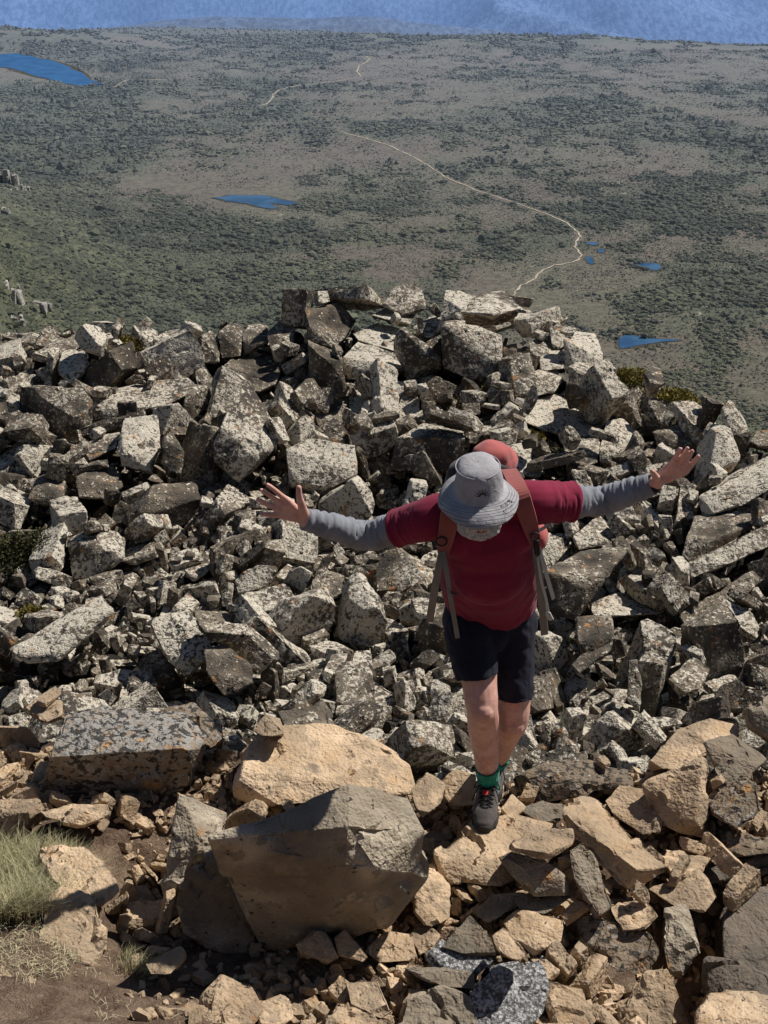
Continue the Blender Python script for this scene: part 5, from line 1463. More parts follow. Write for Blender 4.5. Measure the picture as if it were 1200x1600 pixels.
def stones(M, heroes):
    S = load_stones()
    marks = [(proj(h['pts'].mean(0)), h['short'], h['near']) for h in heroes if h['short']]
    marks += [((750, 1265), 'the hiker’s front shoe', True), ((80, 1370), 'the grass tussock', True), ((440, 795), 'the hiker’s raised right hand', False), ((1055, 735), 'the hiker’s raised left hand', False), ((790, 610), 'the brown crest bush', False), ((765, 1010), 'the hiker’s navy shorts', False)]
    hi = {}
    for k, pts in enumerate(PROTO):
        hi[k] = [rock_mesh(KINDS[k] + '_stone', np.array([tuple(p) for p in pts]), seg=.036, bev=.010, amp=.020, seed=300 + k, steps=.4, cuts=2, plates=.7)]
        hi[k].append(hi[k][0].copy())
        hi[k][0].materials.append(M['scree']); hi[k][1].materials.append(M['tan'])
    count = [0, 0]; rest = [[], []]; lab = {}
    objs = []
    for c, q, s, k, near in S:
        n = int(near)
        if count[n] >= 300: rest[n].append((c, q, s, k)); continue
        count[n] += 1
        name = 'ledge_stone' if near else 'scree_rock'
        o = bpy.data.objects.new(name, hi[k][n]); COL.objects.link(o)
        r = random.Random(count[n] * 7 + n)
        o.location = c; o.rotation_mode = 'QUATERNION'; o.rotation_quaternion = q; o.scale = (s * 1.12, s * .97, s * .9)
        p = proj(c)
        best = min((m for m in marks if m[2] == near or True), key=lambda m: (m[0][0] - p[0]) ** 2 + (m[0][1] - p[1]) ** 2)
        size = 'small' if s < (.2 if near else .3) else ('medium' if s < (.3 if near else .5) else 'large')
        key = (best[1], sector(p[0] - best[0][0], p[1] - best[0][1]), size, KINDS[k], near)
        lab.setdefault(key, []).append(((p[0] - best[0][0]) ** 2 + (p[1] - best[0][1]) ** 2, o))
        objs.append(o)
    for (mk, sec, size, kind, near), L in lab.items():
        L.sort(key=lambda t: t[0])
        for i, (d, o) in enumerate(L):
            stuff = 'tan stone' if near else 'grey rock'
            lead = (ORD[i] + ' ') if len(L) > 1 else ''
            tag(o, f'{lead}{size} {SHAPE[kind]} {stuff} {sec} {mk}', 'ledge stone' if near else 'scree rock', 'loose tan stones on the ledge' if near else 'loose rocks of the grey scree')
    # the rest of the rubble, uncountable
    lo = []
    for k, pts in enumerate(PROTO):
        me = rock_mesh('tmp', np.array([tuple(p) for p in pts]), seg=.16, bev=.012, amp=.016, seed=500 + k, maxit=3, chip=.5, cuts=2)
        me.calc_loop_triangles()
        t = np.empty(len(me.loop_triangles) * 3, np.int32); me.loop_triangles.foreach_get('vertices', t)
        lo.append((get_co(me), t.reshape(-1, 3))); bpy.data.meshes.remove(me)
    rng = np.random.default_rng(3)
    # smaller fragments filling the gaps
    extra = [[], []]
    m = 6500
    y = 5.7 + 9.5 * rng.random(m) ** 1.15; x = (rng.random(m) * 2 - 1) * (.31 * y + .7)
    k = y < crest(x) + .3
    x, y = x[k], y[k]; z = G(x, y)
    for i in range(len(x)):
        s = .05 + .10 * rng.random() ** 2 * 1.3
        q = rng.normal(size=4); q /= np.linalg.norm(q)
        extra[0].append((np.array([x[i], y[i], z[i] + rng.random() * .22]), q, s * (.6 + .05 * y[i]), int(rng.integers(len(PROTO)))))
    m = 6000
    y = 3.25 + 2.0 * rng.random(m); x = (rng.random(m) * 2 - 1) * (.31 * y + .25); z = G(x, y)
    for i in range(len(x)):
        p = proj((x[i], y[i], z[i])); soil = p[0] < 640 and p[1] > 1470
        s = .012 + .075 * rng.random() ** 3 if soil else .02 + .07 * rng.random() ** 2
        if p[0] < 330 and p[1] > 1480 and rng.random() < .7: continue
        if p[0] < 200 and p[1] > 1290: continue
        q = rng.normal(size=4); q /= np.linalg.norm(q)
        extra[1].append((np.array([x[i], y[i], z[i] + s * .15]), q, s, int(rng.integers(len(PROTO)))))
    for n, (nm, mat) in enumerate((('scree_rubble', M['scree_small']), ('ledge_rubble', M['tan_small']))):
        VV, FF, TT, b = [], [], [], 0
        for c, q, s, k in rest[n] + extra[n]:
            P, F = lo[k]; R = np.array(Quaternion(q).to_matrix())
            VV.append(P @ R.T * s + c); FF.append(F + b); TT.append(np.full(len(P), rng.random())); b += len(P)
        me = new_mesh(nm, np.vstack(VV), np.vstack(FF), False)
        a = me.attributes.new('stone_tone', 'FLOAT', 'POINT'); a.data.foreach_set('value', np.concatenate(TT).astype(np.float32))
        tag(link(nm, me, mat), kind='stuff')


def blades(name, roots, length, width, lean, mat, seed, tone=(0, 1), stuff=True, bend=.6):
    rng = np.random.default_rng(seed); n = len(roots)
    a = rng.uniform(0, 2 * pi, n); d = np.stack([np.cos(a), np.sin(a), 0 * a], 1)
    d = d * rng.uniform(.2, 1, n)[:, None] + np.array(lean)
    L = length * rng.uniform(.55, 1.15, n)
    sd = np.stack([-np.sin(a), np.cos(a), 0 * a], 1)
    VV = []; ts = (0, .35, .7, 1.0)
    for t in ts:
        c = roots + np.array([0, 0, 1.0]) * (L * t * (1 - .35 * t * bend))[:, None] + d * (L * bend * t * t)[:, None]
        w = width * (1 - t * .92)
        VV.append(np.stack([c - sd * w, c + sd * w], 1))
    Vv = np.stack(VV, 1).reshape(-1, 3)
    q = []
    for k in range(3): q.append([2 * k, 2 * k + 1, 2 * k + 3, 2 * k + 2])
    F = (np.array(q)[None] + (np.arange(n) * 8)[:, None, None]).reshape(-1, 4)
    me = new_mesh(name, Vv, F, False)
    tn = np.repeat(np.clip(rng.uniform(tone[0], tone[1], n), 0, 1), 8)
    x = me.attributes.new('tone', 'FLOAT', 'POINT'); x.data.foreach_set('value', tn.astype(np.float32))
    x = me.attributes.new('height', 'FLOAT', 'POINT'); x.data.foreach_set('value', np.tile(np.repeat(ts, 2), n).astype(np.float32))
    return link(name, me, mat)


def grass(M):
    rng = np.random.default_rng(12)
    def on(px0, px1, py0, py1, n, f=None):
        out = []
        while len(out) < n:
            px, py = rng.uniform(px0, px1), rng.uniform(py0, py1)
            if f and not f(px, py): continue
            p = hit(px, py, G, 2.8, 6, 40, 8); out.append(p)
        return np.array(out)
    r = on(-60, 150, 1335, 1450, 900, lambda x, y: (x - 30) ** 2 / 125 ** 2 + (y - 1390) ** 2 / 55 ** 2 < 1)
    r = np.repeat(r, 9, 0) + rng.normal(0, .014, (len(r) * 9, 3)) * np.array([1, 1, 0])
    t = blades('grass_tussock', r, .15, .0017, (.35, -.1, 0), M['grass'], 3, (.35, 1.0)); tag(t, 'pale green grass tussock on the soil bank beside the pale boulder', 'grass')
    r = on(190, 262, 1495, 1530, 60); r = np.repeat(r, 9, 0) + rng.normal(0, .010, (540, 3)) * np.array([1, 1, 0])
    t = blades('grass_tuft', r, .07, .0014, (.5, 0, 0), M['grass'], 4, (.3, 1)); tag(t, 'small straw-coloured grass tuft at the end of the gully', 'grass')
    r = on(-40, 120, 1420, 1530, 190); r = np.repeat(r, 6, 0) + rng.normal(0, .012, (len(r) * 6, 3)) * np.array([1, 1, 0])
    t = blades('dry_grass', r, .045, .0013, (.2, -.5, 0), M['grass'], 5, (.75, 1.0), bend=1.3); tag(t, kind='stuff')
    r = on(140, 640, 1490, 1600, 160); r = np.repeat(r, 4, 0) + rng.normal(0, .012, (len(r) * 4, 3)) * np.array([1, 1, 0])
    t = blades('dry_litter', r, .03, .0012, (.2, -.5, 0), M['grass'], 6, (.7, 1.0), bend=2.2); tag(t, kind='stuff')


def cushion(name, c, r, mat, M, label, seed, leaf=.02, n=1500):
    rng = np.random.default_rng(seed); r = np.array(r)
    root = bpy.data.objects.new(name, None); COL.objects.link(root); root.location = tuple(c); tag(root, label, 'bush', 'low bushes among the rocks')
    lumps = rng.normal(size=(9, 3)); lumps /= np.linalg.norm(lumps, axis=1)[:, None]; lumps[:, 2] = np.abs(lumps[:, 2]) * .7
    cen = lumps * r * .55
    P, N = [], []
    for i in range(n):
        d = rng.normal(size=3); d /= np.linalg.norm(d); d[2] = abs(d[2]) * 1.0 - .15
        q = cen[rng.integers(9)] + d * r * rng.uniform(.25, .55); P.append(q); N.append(d)
    P, N = np.array(P), np.array(N)
    a = rng.normal(size=(n, 3)); t = np.cross(N, a); t /= np.linalg.norm(t, axis=1)[:, None]
    N2 = N + rng.normal(0, .5, (n, 3)); N2 /= np.linalg.norm(N2, axis=1)[:, None]
    L = leaf * rng.uniform(.6, 1.4, n)[:, None]
    Vv = np.stack([P - t * L * .35, P + N2 * L * .7 - t * 0, P + t * L * .35, P + N2 * L * 1.5], 1)
    Vv = Vv[:, [0, 1, 2]].reshape(-1, 3) if False else np.stack([P - t * L * .4, P + N2 * L * .6 + t * L * .5, P + N2 * L * 1.6, P + N2 * L * .6 - t * L * .5], 1).reshape(-1, 3)
    F = np.arange(n * 4).reshape(-1, 4)
    me = new_mesh('foliage', Vv, F, False)
    x = me.attributes.new('tone', 'FLOAT', 'POINT'); x.data.foreach_set('value', np.repeat(np.clip(rng.normal(.5, .28, n) + P[:, 2] / r[2] * .3, 0, 1), 4).astype(np.float32))
    link('foliage', me, M[mat], root)
    tw = []
    for i in range(16):
        d = rng.normal(size=3); d /= np.linalg.norm(d); d[2] = abs(d[2]) * .8
        tw.append(tube([np.zeros(3), d * r * .5 + rng.normal(0, .02, 3), d * r * .95], [.006, .004, .002], seg=5, sub=2))
    v, f = joined(tw); link('stem', new_mesh('stem', v, f), M['twig'], root)


def bushes(M):
    def on(px, py, up=.0):
        p = hit(px, py, lambda x, y: G(x, y) + .3, 5.5, 40)
        d = ray(px, py); yc = float(crest(p[0])) + .2
        if p[1] < 5.6 or p[1] > yc:
            yc = float(crest(d[0] / d[1] * 12.5)) - .1; p = at(px, py, yc)
        return p
    for px, py, r, mat, lab, n in [
        (790, 628, (.27, .22, .26), 'leaf brown', 'brown heath bush between the tall columns and the square block on the crest', 2600),
        (715, 636, (.26, .14, .10), 'leaf brown', 'low brown creeping bush on the flat ledge left of the bigger brown bush', 1300),
        (985, 605, (.20, .2, .24), 'leaf yellow', 'olive green cushion bush beside the clean-cut block', 2200),
        (1035, 635, (.34, .24, .20), 'leaf yellow', 'bright yellow-green cushion bush spilling down the right ridge', 2800),
        (825, 690, (.15, .1, .11), 'leaf yellow', 'small yellow bush above the grey speckled boulder', 900),
        (866, 718, (.10, .1, .14), 'leaf dark', 'dark green bush in the gap beside the dead twigs', 700),
        (165, 545, (.34, .22, .16), 'leaf yellow', 'flat olive bush on the far left crest', 2000),
        (200, 540, (.25, .18, .12), 'leaf brown', 'brownish low bush right of the flat olive one on the left crest', 1500),
        (45, 880, (.36, .3, .34), 'leaf dark', 'dark bush filling the shaded pit at the left edge', 3600),
        (48, 962, (.10, .1, .07), 'leaf yellow', 'tiny bright green bush below the shaded pit', 500)]:
        cushion('bush', on(px, py), r, mat, M, lab, px, .015, int(n * 2.2))


def outcrops(M):
    rng = random.Random(8)
    for i, (px, py, w, h, lab) in enumerate([(8, 290, 40, 60, 'upper pale crag on the wooded slope at the left edge'), (30, 300, 26, 34, 'pale crag right of the upper crag on the left slope'), (4, 335, 22, 28, 'small pale crag under the upper crag on the left slope'),
                                             (6, 458, 46, 50, 'lower pale crag on the left slope just above the scree'), (50, 482, 52, 26, 'broken low crag right of the lower crag'), (20, 500, 40, 22, 'low grey crag nearest the scree skyline')]):
        c = hit(px, py, V, 60); sc = np.linalg.norm(c - CAMP) / FPX
        VV, FF, b = [], [], 0
        for k in range(11):
            cx, cy = rng.uniform(-.5, .5) * w * sc, rng.uniform(-.2, .5) * w * sc
            hh = h * sc * rng.uniform(.12, .42) * (1 - abs(cx) / (w * sc)); r = w * sc * rng.uniform(.09, .24)
            pts = [(cx + r * rng.uniform(-1, 1), cy + r * rng.uniform(-1, 1), z) for z in (-.4 * h * sc, -.4 * h * sc, -.4 * h * sc, -.4 * h * sc)]
            pts += [(cx + r * rng.uniform(-.8, .8), cy + r * rng.uniform(-.8, 1.2), hh * rng.uniform(.7, 1)) for _ in range(6)]
            m = rock_mesh('tmp', np.array(pts), seg=r * .35, bev=r * .05, amp=r * .12, seed=700 + i * 20 + k, steps=.8)
            m.calc_loop_triangles(); t = np.empty(len(m.loop_triangles) * 3, np.int32); m.loop_triangles.foreach_get('vertices', t)
            P = get_co(m); VV.append(P); FF.append(t.reshape(-1, 3) + b); b += len(P); bpy.data.meshes.remove(m)
        me = new_mesh('crag', np.vstack(VV), np.vstack(FF), False)
        tag(link('crag', me, M['outcrop'], loc=tuple(c)), lab, 'crag', 'crags on the left slope')


# resting places of the loose stones, largest in view first: x, y, z in 4 mm, turn in degrees, size in 5 mm, shape (100 + shape on the ledge)
STONES = [
120,2103,-339,-104,1,50,153,7,537,1948,-330,67,77,-3,145,0,339,2533,-295,1,-13,-69,164,11,47,1651,-264,35,48,140,101,4,-40,2129,-299,111,-3,117,112,3,-766,3045,-267,-87,-4,139,159,16,-140,2121,-324,96,-50,25,129,16,463,2937,-224,-87,52,122,139,15,
-440,2562,-296,22,13,33,136,22,18,2366,-339,16,-16,-16,158,5,-409,2808,-324,23,122,59,139,15,-85,2578,-329,-85,144,-17,120,16,666,2622,-238,-68,-29,71,131,3,-169,2424,-316,-23,132,94,97,4,342,1723,-293,104,29,25,101,4,421,1943,-286,130,-55,55,108,16,
-523,3253,-262,-68,23,-162,145,5,-696,3197,-288,19,46,173,153,0,-374,1138,16,1,-7,-12,60,122,236,1808,-277,116,-13,-118,77,16,-40,1875,-295,-1,-10,93,85,16,263,1933,-289,133,84,-14,83,10,74,3122,-172,75,-20,146,102,3,-355,1962,-333,65,-3,119,90,22,
392,1787,-303,88,70,-113,123,12,-642,2401,-331,155,-13,87,94,20,4,2954,-242,39,-143,-85,150,23,135,1522,-258,96,18,147,113,20,-221,1973,-284,46,32,-38,89,22,-617,2535,-324,-91,-11,-69,113,7,329,1024,23,92,-11,44,37,110,-793,2902,-272,-12,161,-11,85,4,
301,3050,-211,102,-33,94,124,16,194,1600,-299,-132,37,23,113,5,-59,3472,-146,-29,-12,-35,154,5,239,2191,-327,45,-125,47,93,22,-21,2815,-254,3,10,-161,98,4,-353,3105,-281,-36,132,74,127,20,486,2122,-273,-45,-134,-9,64,20,468,2201,-290,-179,-2,-67,137,21,
176,923,8,95,6,-126,35,120,-470,2467,-310,49,-155,63,89,15,312,2449,-336,-9,-178,-6,114,3,-47,1740,-280,27,22,-140,83,3,-754,2587,-320,152,-14,-84,115,10,-310,2540,-304,155,1,-111,83,16,-244,1816,-313,-36,5,-65,73,11,-185,2025,-348,-109,45,-5,119,15,
-259,1909,-218,4,14,14,69,19,326,1823,-305,24,7,-117,109,9,669,2791,-210,6,-164,-68,124,21,-464,1737,-287,-152,-1,4,114,3,158,1721,-277,122,40,-11,70,7,322,1088,11,-52,0,110,43,108,-211,1030,-19,172,12,18,47,105,63,2556,-280,75,-19,-92,95,15,
151,934,14,50,60,87,38,115,-966,3353,-272,10,-14,2,138,10,587,2490,-276,83,14,-104,117,19,-211,2085,-305,53,7,-57,89,12,467,1735,-264,-53,152,-41,63,16,-475,2981,-284,-95,-41,-119,113,10,593,2058,-293,-71,12,-37,87,4,-684,3194,-168,12,-35,140,89,13,
498,2486,-311,-105,17,-69,148,9,-377,1831,-315,82,-16,34,83,10,370,3353,-160,-20,-5,39,98,7,199,1679,-276,-54,-136,-49,73,19,-716,2461,-356,-110,-20,-35,86,7,207,2687,-338,63,146,31,98,11,356,2671,-247,-1,-23,-37,98,18,-108,1657,-255,-5,13,-67,102,4,
-267,2376,-329,-87,-4,-122,139,14,-1,2143,-358,-89,1,-59,91,17,-136,1129,20,101,-43,-35,54,108,-198,1965,-357,-97,-1,-15,94,8,168,1786,-299,6,30,-77,124,14,141,2754,-196,-35,15,-3,88,5,87,2650,-266,-31,55,-24,82,6,-412,1325,-16,-74,-177,8,45,122,
-410,1913,-318,-94,-169,-2,83,7,274,1731,-287,25,101,38,59,10,189,3335,-130,9,-5,81,124,6,415,2644,-276,-98,-8,-52,75,7,82,1765,-272,12,143,67,47,15,384,1700,-255,12,-40,154,45,20,-235,2225,-297,-43,16,-166,58,21,411,2539,-293,53,-52,123,106,1,
-436,3067,-269,-93,6,-120,75,3,-562,1815,-283,-36,9,94,69,21,614,2895,-233,-118,23,28,93,21,-63,1917,-333,3,-4,135,129,21,-142,1982,-334,172,6,33,76,23,307,2330,-305,9,62,-40,54,15,-236,2344,-338,37,116,-23,88,0,-184,3033,-253,141,4,-114,94,15,
-106,1873,-301,13,28,57,64,22,-566,2065,-285,174,-17,-47,64,15,137,2227,-309,-176,7,-70,75,21,-333,2250,-359,-89,21,155,81,5,-158,2259,-305,-63,29,100,76,22,108,1984,-349,3,-146,120,99,17,-185,1939,-337,-21,-106,-84,61,8,593,1870,-287,161,18,-81,73,3,
-479,2420,-345,3,-11,11,65,1,156,2297,-294,-89,-15,161,55,4,-668,2649,-255,-100,109,3,53,4,-541,3183,-232,-60,0,-168,69,6,-233,2545,-330,9,24,115,124,3,576,2978,-272,-38,-135,4,105,7,-197,1018,10,-44,-60,61,32,102,-46,2762,-309,8,-106,13,110,9,
547,2486,-261,84,-46,-99,69,10,332,1568,-230,-20,9,27,41,13,150,2010,-314,141,33,21,72,23,-50,2863,-329,5,-12,-20,137,13,-841,2847,-363,10,21,-125,161,12,-318,2864,-365,2,-174,-20,112,5,-800,3225,-258,-58,-76,53,102,18,678,2755,-188,48,111,-6,59,11,
-763,2817,-318,28,51,-13,56,15,-601,2874,-254,31,12,-164,118,21,622,2688,-277,86,12,-27,98,11,464,2245,-257,-96,1,-67,70,12,88,2554,-341,26,-6,160,94,18,-612,2328,-341,-28,30,13,58,16,121,3062,-239,-50,-20,158,86,4,36,1875,-316,-123,37,-83,43,16,
-252,2969,-337,71,148,-36,177,5,-208,1837,-341,27,-120,40,50,7,-360,2562,-339,-133,18,-91,104,0,-189,2809,-246,-47,138,-8,74,3,77,2085,-271,0,-6,-81,53,5,-260,1170,6,-46,132,70,26,113,-680,2405,-381,54,4,-117,107,10,306,2157,-383,15,77,-142,58,0,
516,2179,-249,-92,3,-74,49,4,415,2914,-193,18,-51,-113,64,22,200,1948,-323,19,-159,53,46,7,232,1607,-256,-8,155,-12,51,16,180,2496,-353,-140,35,-94,69,5,196,2279,-307,-10,162,82,50,10,-486,2048,-333,2,13,117,48,4,-220,2711,-196,22,-39,123,50,10,
-45,2286,-330,42,108,-104,80,6,245,925,-4,3,-143,-70,37,102,498,1778,-281,86,-31,51,81,19,382,2696,-213,-75,-45,-79,55,13,450,2424,-289,114,-19,125,49,20,300,1828,-295,19,9,-99,50,18,126,1695,-282,-160,45,49,70,18,382,2086,-357,-18,-30,39,74,1,
-42,2436,-338,103,145,3,52,15,267,2783,-236,-97,2,35,53,0,685,2216,-284,-110,-36,-41,91,13,-100,2850,-266,-159,20,-64,74,10,-644,2255,-352,-101,40,14,45,6,-98,2057,-340,-5,-7,-51,66,1,69,1997,-322,-137,-12,-112,49,6,-126,2490,-348,57,145,-35,79,5,
616,2099,-270,10,-39,-148,62,1,269,1037,25,-92,11,-124,28,102,-369,2331,-301,8,2,43,62,21,431,2242,-252,-108,-15,116,52,17,498,1634,-247,62,19,-156,69,16,517,2666,-241,26,-10,-81,54,13,130,2600,-313,-26,18,-121,53,16,228,2048,-332,-119,-3,-6,50,13,
149,1929,-314,-4,105,-44,46,6,-510,2293,-340,158,2,68,52,15,268,2865,-222,68,-30,-125,73,15,-130,3000,-241,-4,39,-122,53,3,-31,906,7,21,1,-48,24,115,472,2465,-290,-28,-34,104,96,8,-281,2123,-326,-170,9,14,69,11,-349,2215,-339,-13,-175,71,71,19,
-133,1790,-282,-9,60,135,54,6,-475,2254,-342,8,65,-179,54,11,-204,3068,-313,152,30,-66,132,6,145,900,12,-64,-3,-11,46,121,296,1092,12,30,-145,23,23,107,-209,3273,-244,25,34,167,64,20,-124,2083,-343,-91,2,-145,48,15,-634,1985,-324,-12,-2,13,88,13,
-530,2582,-349,62,-35,-85,94,6,-627,2082,-332,127,-6,-106,81,6,169,983,26,94,-31,25,19,120,46,2131,-309,-102,-29,5,56,13,200,2953,-215,8,2,125,54,4,537,1879,-299,176,-4,21,47,5,693,2332,-221,-36,48,-98,52,15,-517,2340,-358,21,176,33,54,7,
-14,2553,-360,-7,0,19,148,9,365,2463,-307,-43,45,-74,48,15,-389,1879,-293,-19,-173,33,45,11,-403,1218,0,-89,4,-116,29,100,-845,3415,-239,-41,31,-109,61,5,-239,2304,-280,-162,-36,-6,53,9,-306,2036,-371,172,2,6,56,16,173,945,4,96,67,52,33,112,
396,1626,-290,-154,-11,-64,143,9,465,2577,-273,-124,18,-61,52,21,-503,2614,-296,-79,-15,24,56,22,-594,1895,-229,84,-133,32,49,17,237,2305,-349,-3,99,150,73,12,154,2539,-326,130,37,73,49,4,-251,1039,-13,-4,-38,10,24,119,481,1899,-250,75,17,110,48,8,
-540,1765,-288,59,19,47,38,10,-5,2023,-339,27,-24,31,41,18,320,2878,-197,-6,62,-163,53,21,234,1005,28,68,56,22,21,100,359,1963,-325,-3,41,0,37,3,241,2649,-329,-25,171,-60,75,6,539,2548,-246,36,-153,-32,57,3,-649,2737,-260,-168,-23,44,58,8,
142,2393,-358,12,1,15,120,8,-275,2489,-307,-50,-45,87,58,4,122,1774,-280,17,28,-69,63,23,224,2367,-317,-36,31,-71,48,15,-159,925,9,13,13,144,18,111,-916,3141,-301,103,2,-37,154,19,481,2146,-364,86,142,9,64,5,53,1138,-13,1,-4,-152,27,105,
-293,2293,-303,-78,59,-116,38,15,-431,2238,-378,-2,12,63,65,0,-627,1937,-286,-113,-75,4,83,1,92,2201,-355,1,-6,64,124,15,3,2701,-349,6,177,-71,53,6,250,2353,-352,-65,81,75,84,10,616,1954,-300,85,-36,-17,52,4,232,2137,-359,67,-38,-6,53,1,
-395,2245,-340,-68,58,-104,46,11,41,1905,-352,-92,-25,-58,75,14,10,924,1,4,-1,106,17,104,97,1159,155,9,3,132,18,107,213,2804,-311,24,169,-71,56,6,176,2855,-231,40,-1,141,71,22,-468,1983,-327,166,1,-88,47,8,461,2757,-226,10,-5,144,53,8,
-428,2436,-360,21,80,23,52,8,-222,1006,-16,42,23,128,22,100,-37,3035,-236,-81,36,-29,63,5,-369,1313,44,-1,2,69,27,118,237,2266,-320,21,171,-24,41,7,-674,2157,-331,-174,20,-3,66,20,183,871,14,-44,-7,-69,24,103,410,1730,-264,-9,-173,25,36,18,
116,1927,-305,-3,-169,7,34,3,307,2195,-366,52,5,-73,62,11,446,1773,-292,-20,36,37,65,10,-795,2764,-348,87,-26,-105,101,19,-285,1170,9,60,27,145,22,104,300,1874,-312,0,170,72,47,16,55,1952,-339,119,-28,99,45,22,-232,3245,-203,-13,-168,70,50,7,
-492,3336,-203,126,-58,-18,70,17,-43,2806,-218,19,-2,-75,62,8,474,2646,-275,-18,155,-15,51,16,4,2817,-210,8,-12,-3,50,8,-365,1182,5,23,154,10,29,107,552,2155,-276,12,132,-29,53,22,-270,2907,-299,93,47,130,119,17,122,1906,-345,-158,-1,-97,82,20,
-400,1281,-9,26,27,-55,23,106,10,1946,-320,103,-15,-97,41,10,213,1634,-252,62,-4,53,32,8,-551,2597,-296,31,75,157,35,4,28,927,1,-137,65,-7,19,100,-747,2877,-337,-55,-19,-142,101,1,113,1629,-257,-68,28,137,27,16,-240,1009,-14,102,110,51,19,100,
97,1518,-201,-5,13,126,42,23,148,1181,8,-10,37,-117,19,115,-203,2562,-297,-43,-141,38,41,16,537,2412,-277,-11,-71,100,34,1,-488,2095,-346,100,21,124,54,20,534,1766,-268,120,-27,-55,34,4,-13,1709,-279,168,-4,40,45,15,534,2757,-270,-48,97,-85,68,6,
-649,3057,-241,-1,176,64,42,4,-599,2689,-267,-10,-4,19,53,21,-702,2737,-287,59,121,19,73,12,-107,942,0,30,51,49,16,106,-514,2194,-368,-78,-1,-131,76,12,-253,2426,-297,58,-152,7,47,7,-243,2277,-330,-33,-44,-20,82,3,-349,2502,-351,42,-11,-19,49,12,
-487,2451,-385,76,-5,100,109,19,460,1934,-326,63,-27,-33,70,3,23,2436,-340,5,88,-9,53,11,-380,2227,-338,73,105,-33,36,0,-365,1233,-2,18,-31,86,23,117,249,1764,-306,85,3,-170,57,3,249,2810,-243,157,-15,48,61,22,592,2884,-274,-15,33,74,74,1,
-43,1998,-335,4,-173,-82,51,20,560,2906,-266,74,45,-60,40,0,-337,2534,-335,-104,12,21,66,19,107,1735,-280,-103,116,-13,38,16,-558,2431,-284,17,-36,-73,49,17,-171,1266,-2,-103,11,26,24,104,184,3026,-261,-45,126,7,78,16,332,1634,-264,-127,-8,101,46,1,
-242,1097,-26,85,12,-62,18,120,719,2641,-199,55,104,-56,45,6,-3,2476,-339,169,25,-76,42,16,86,1035,8,75,27,129,18,103,-853,3190,-279,77,6,-97,71,3,542,2617,-248,-30,14,47,54,10,-78,1937,-305,-2,0,79,56,19,37,2493,-338,-14,-142,-51,41,7,
206,1990,-334,-4,-14,-23,55,1,-440,2240,-350,50,100,-85,33,0,237,1717,-284,-77,-64,81,36,1,46,2834,-237,-118,-51,1,52,6,142,1683,-270,-20,-27,100,34,5,-244,1055,-17,-124,-35,59,22,117,380,1167,-17,6,9,-124,24,112,547,2378,-316,-56,-27,-108,52,3,
-432,2017,-341,-14,-19,-144,36,19,-587,2291,-356,-18,-24,-104,60,1,-239,1156,-9,-178,15,-32,16,116,89,1897,-317,-162,2,-100,37,6,61,3036,-224,7,15,-78,38,4,72,1157,-11,-59,80,-73,20,106,331,2748,-253,-111,21,-84,47,17,255,1827,-312,-1,-7,79,73,10,
434,2618,-328,-14,-2,-58,97,6,-582,2994,-282,17,100,117,58,15,98,3014,-242,50,58,64,51,0,-327,1173,5,95,19,2,21,116,-212,2337,-364,-48,13,80,89,5,74,1035,5,-27,-8,-66,21,118,287,1687,-283,50,-44,-169,34,4,103,2173,-300,-13,-180,-28,32,16,
-570,2335,-367,154,19,73,52,6,-43,881,6,-1,0,-40,20,112,643,2500,-202,-151,19,61,46,13,-455,2104,-349,-31,49,-54,33,3,58,2460,-352,41,9,166,56,21,254,1723,-279,63,20,135,27,16,200,2011,-319,115,-1,-103,33,22,-721,2391,-349,-146,8,-44,36,4,
-475,2891,-306,29,127,-16,70,11,-374,1274,-5,10,-150,61,27,101,-298,2206,-328,-180,-6,-83,36,20,-713,2508,-333,-16,15,40,60,9,-188,1908,-359,-13,-4,-15,44,11,95,2291,-349,105,114,31,44,6,258,1673,-290,-19,-66,-92,78,8,507,2374,-328,44,-49,-125,55,20,
557,1788,-264,43,-23,-35,30,10,198,1883,-309,34,41,-123,34,6,-234,1068,-28,-137,1,54,34,106,-680,2345,-362,-50,-101,-56,35,17,-633,2711,-287,56,40,-40,42,6,34,2269,-327,-39,29,-177,29,10,-163,2554,-309,9,126,-33,37,0,309,2713,-221,-17,7,72,43,20,
-58,2895,-261,93,29,55,55,16,-160,3419,-122,60,40,-86,49,22,210,2571,-332,26,-177,-16,40,13,-313,2471,-321,-57,-53,92,38,4,-591,2229,-339,-44,18,-84,31,16,251,3028,-205,-64,-36,86,50,4,-222,1698,-276,-168,-18,46,24,13,282,2804,-240,-41,36,158,39,0,
-577,2034,-332,-116,35,82,104,9,589,2632,-255,-49,173,7,38,20,-229,2840,-338,-122,-4,-70,44,13,-427,1849,-297,-123,31,110,51,8,-61,917,2,12,4,154,15,113,-150,2561,-337,-91,17,-86,89,8,-169,1956,-322,57,85,-68,34,21,-421,2098,-363,-15,9,5,55,1,
-8,2173,-324,30,37,106,88,14,162,2465,-354,-66,-3,-16,56,5,12,905,1,1,-6,-62,20,123,-865,3450,-254,1,-150,33,101,19,-235,2814,-369,86,12,100,55,20,-331,2935,-268,-103,-26,-37,91,0,-259,2340,-286,-78,46,-117,38,22,619,2856,-235,-163,-46,34,34,7,
-204,1007,-23,18,7,10,20,109,444,1861,-335,46,47,87,69,2,133,915,27,-13,-172,-51,20,116,-436,2470,-335,31,-134,101,40,13,-73,889,7,6,170,-79,16,115,-624,2939,-342,-16,-24,-152,108,14,414,3318,-161,45,172,43,60,21,68,1025,-6,15,138,85,15,100,
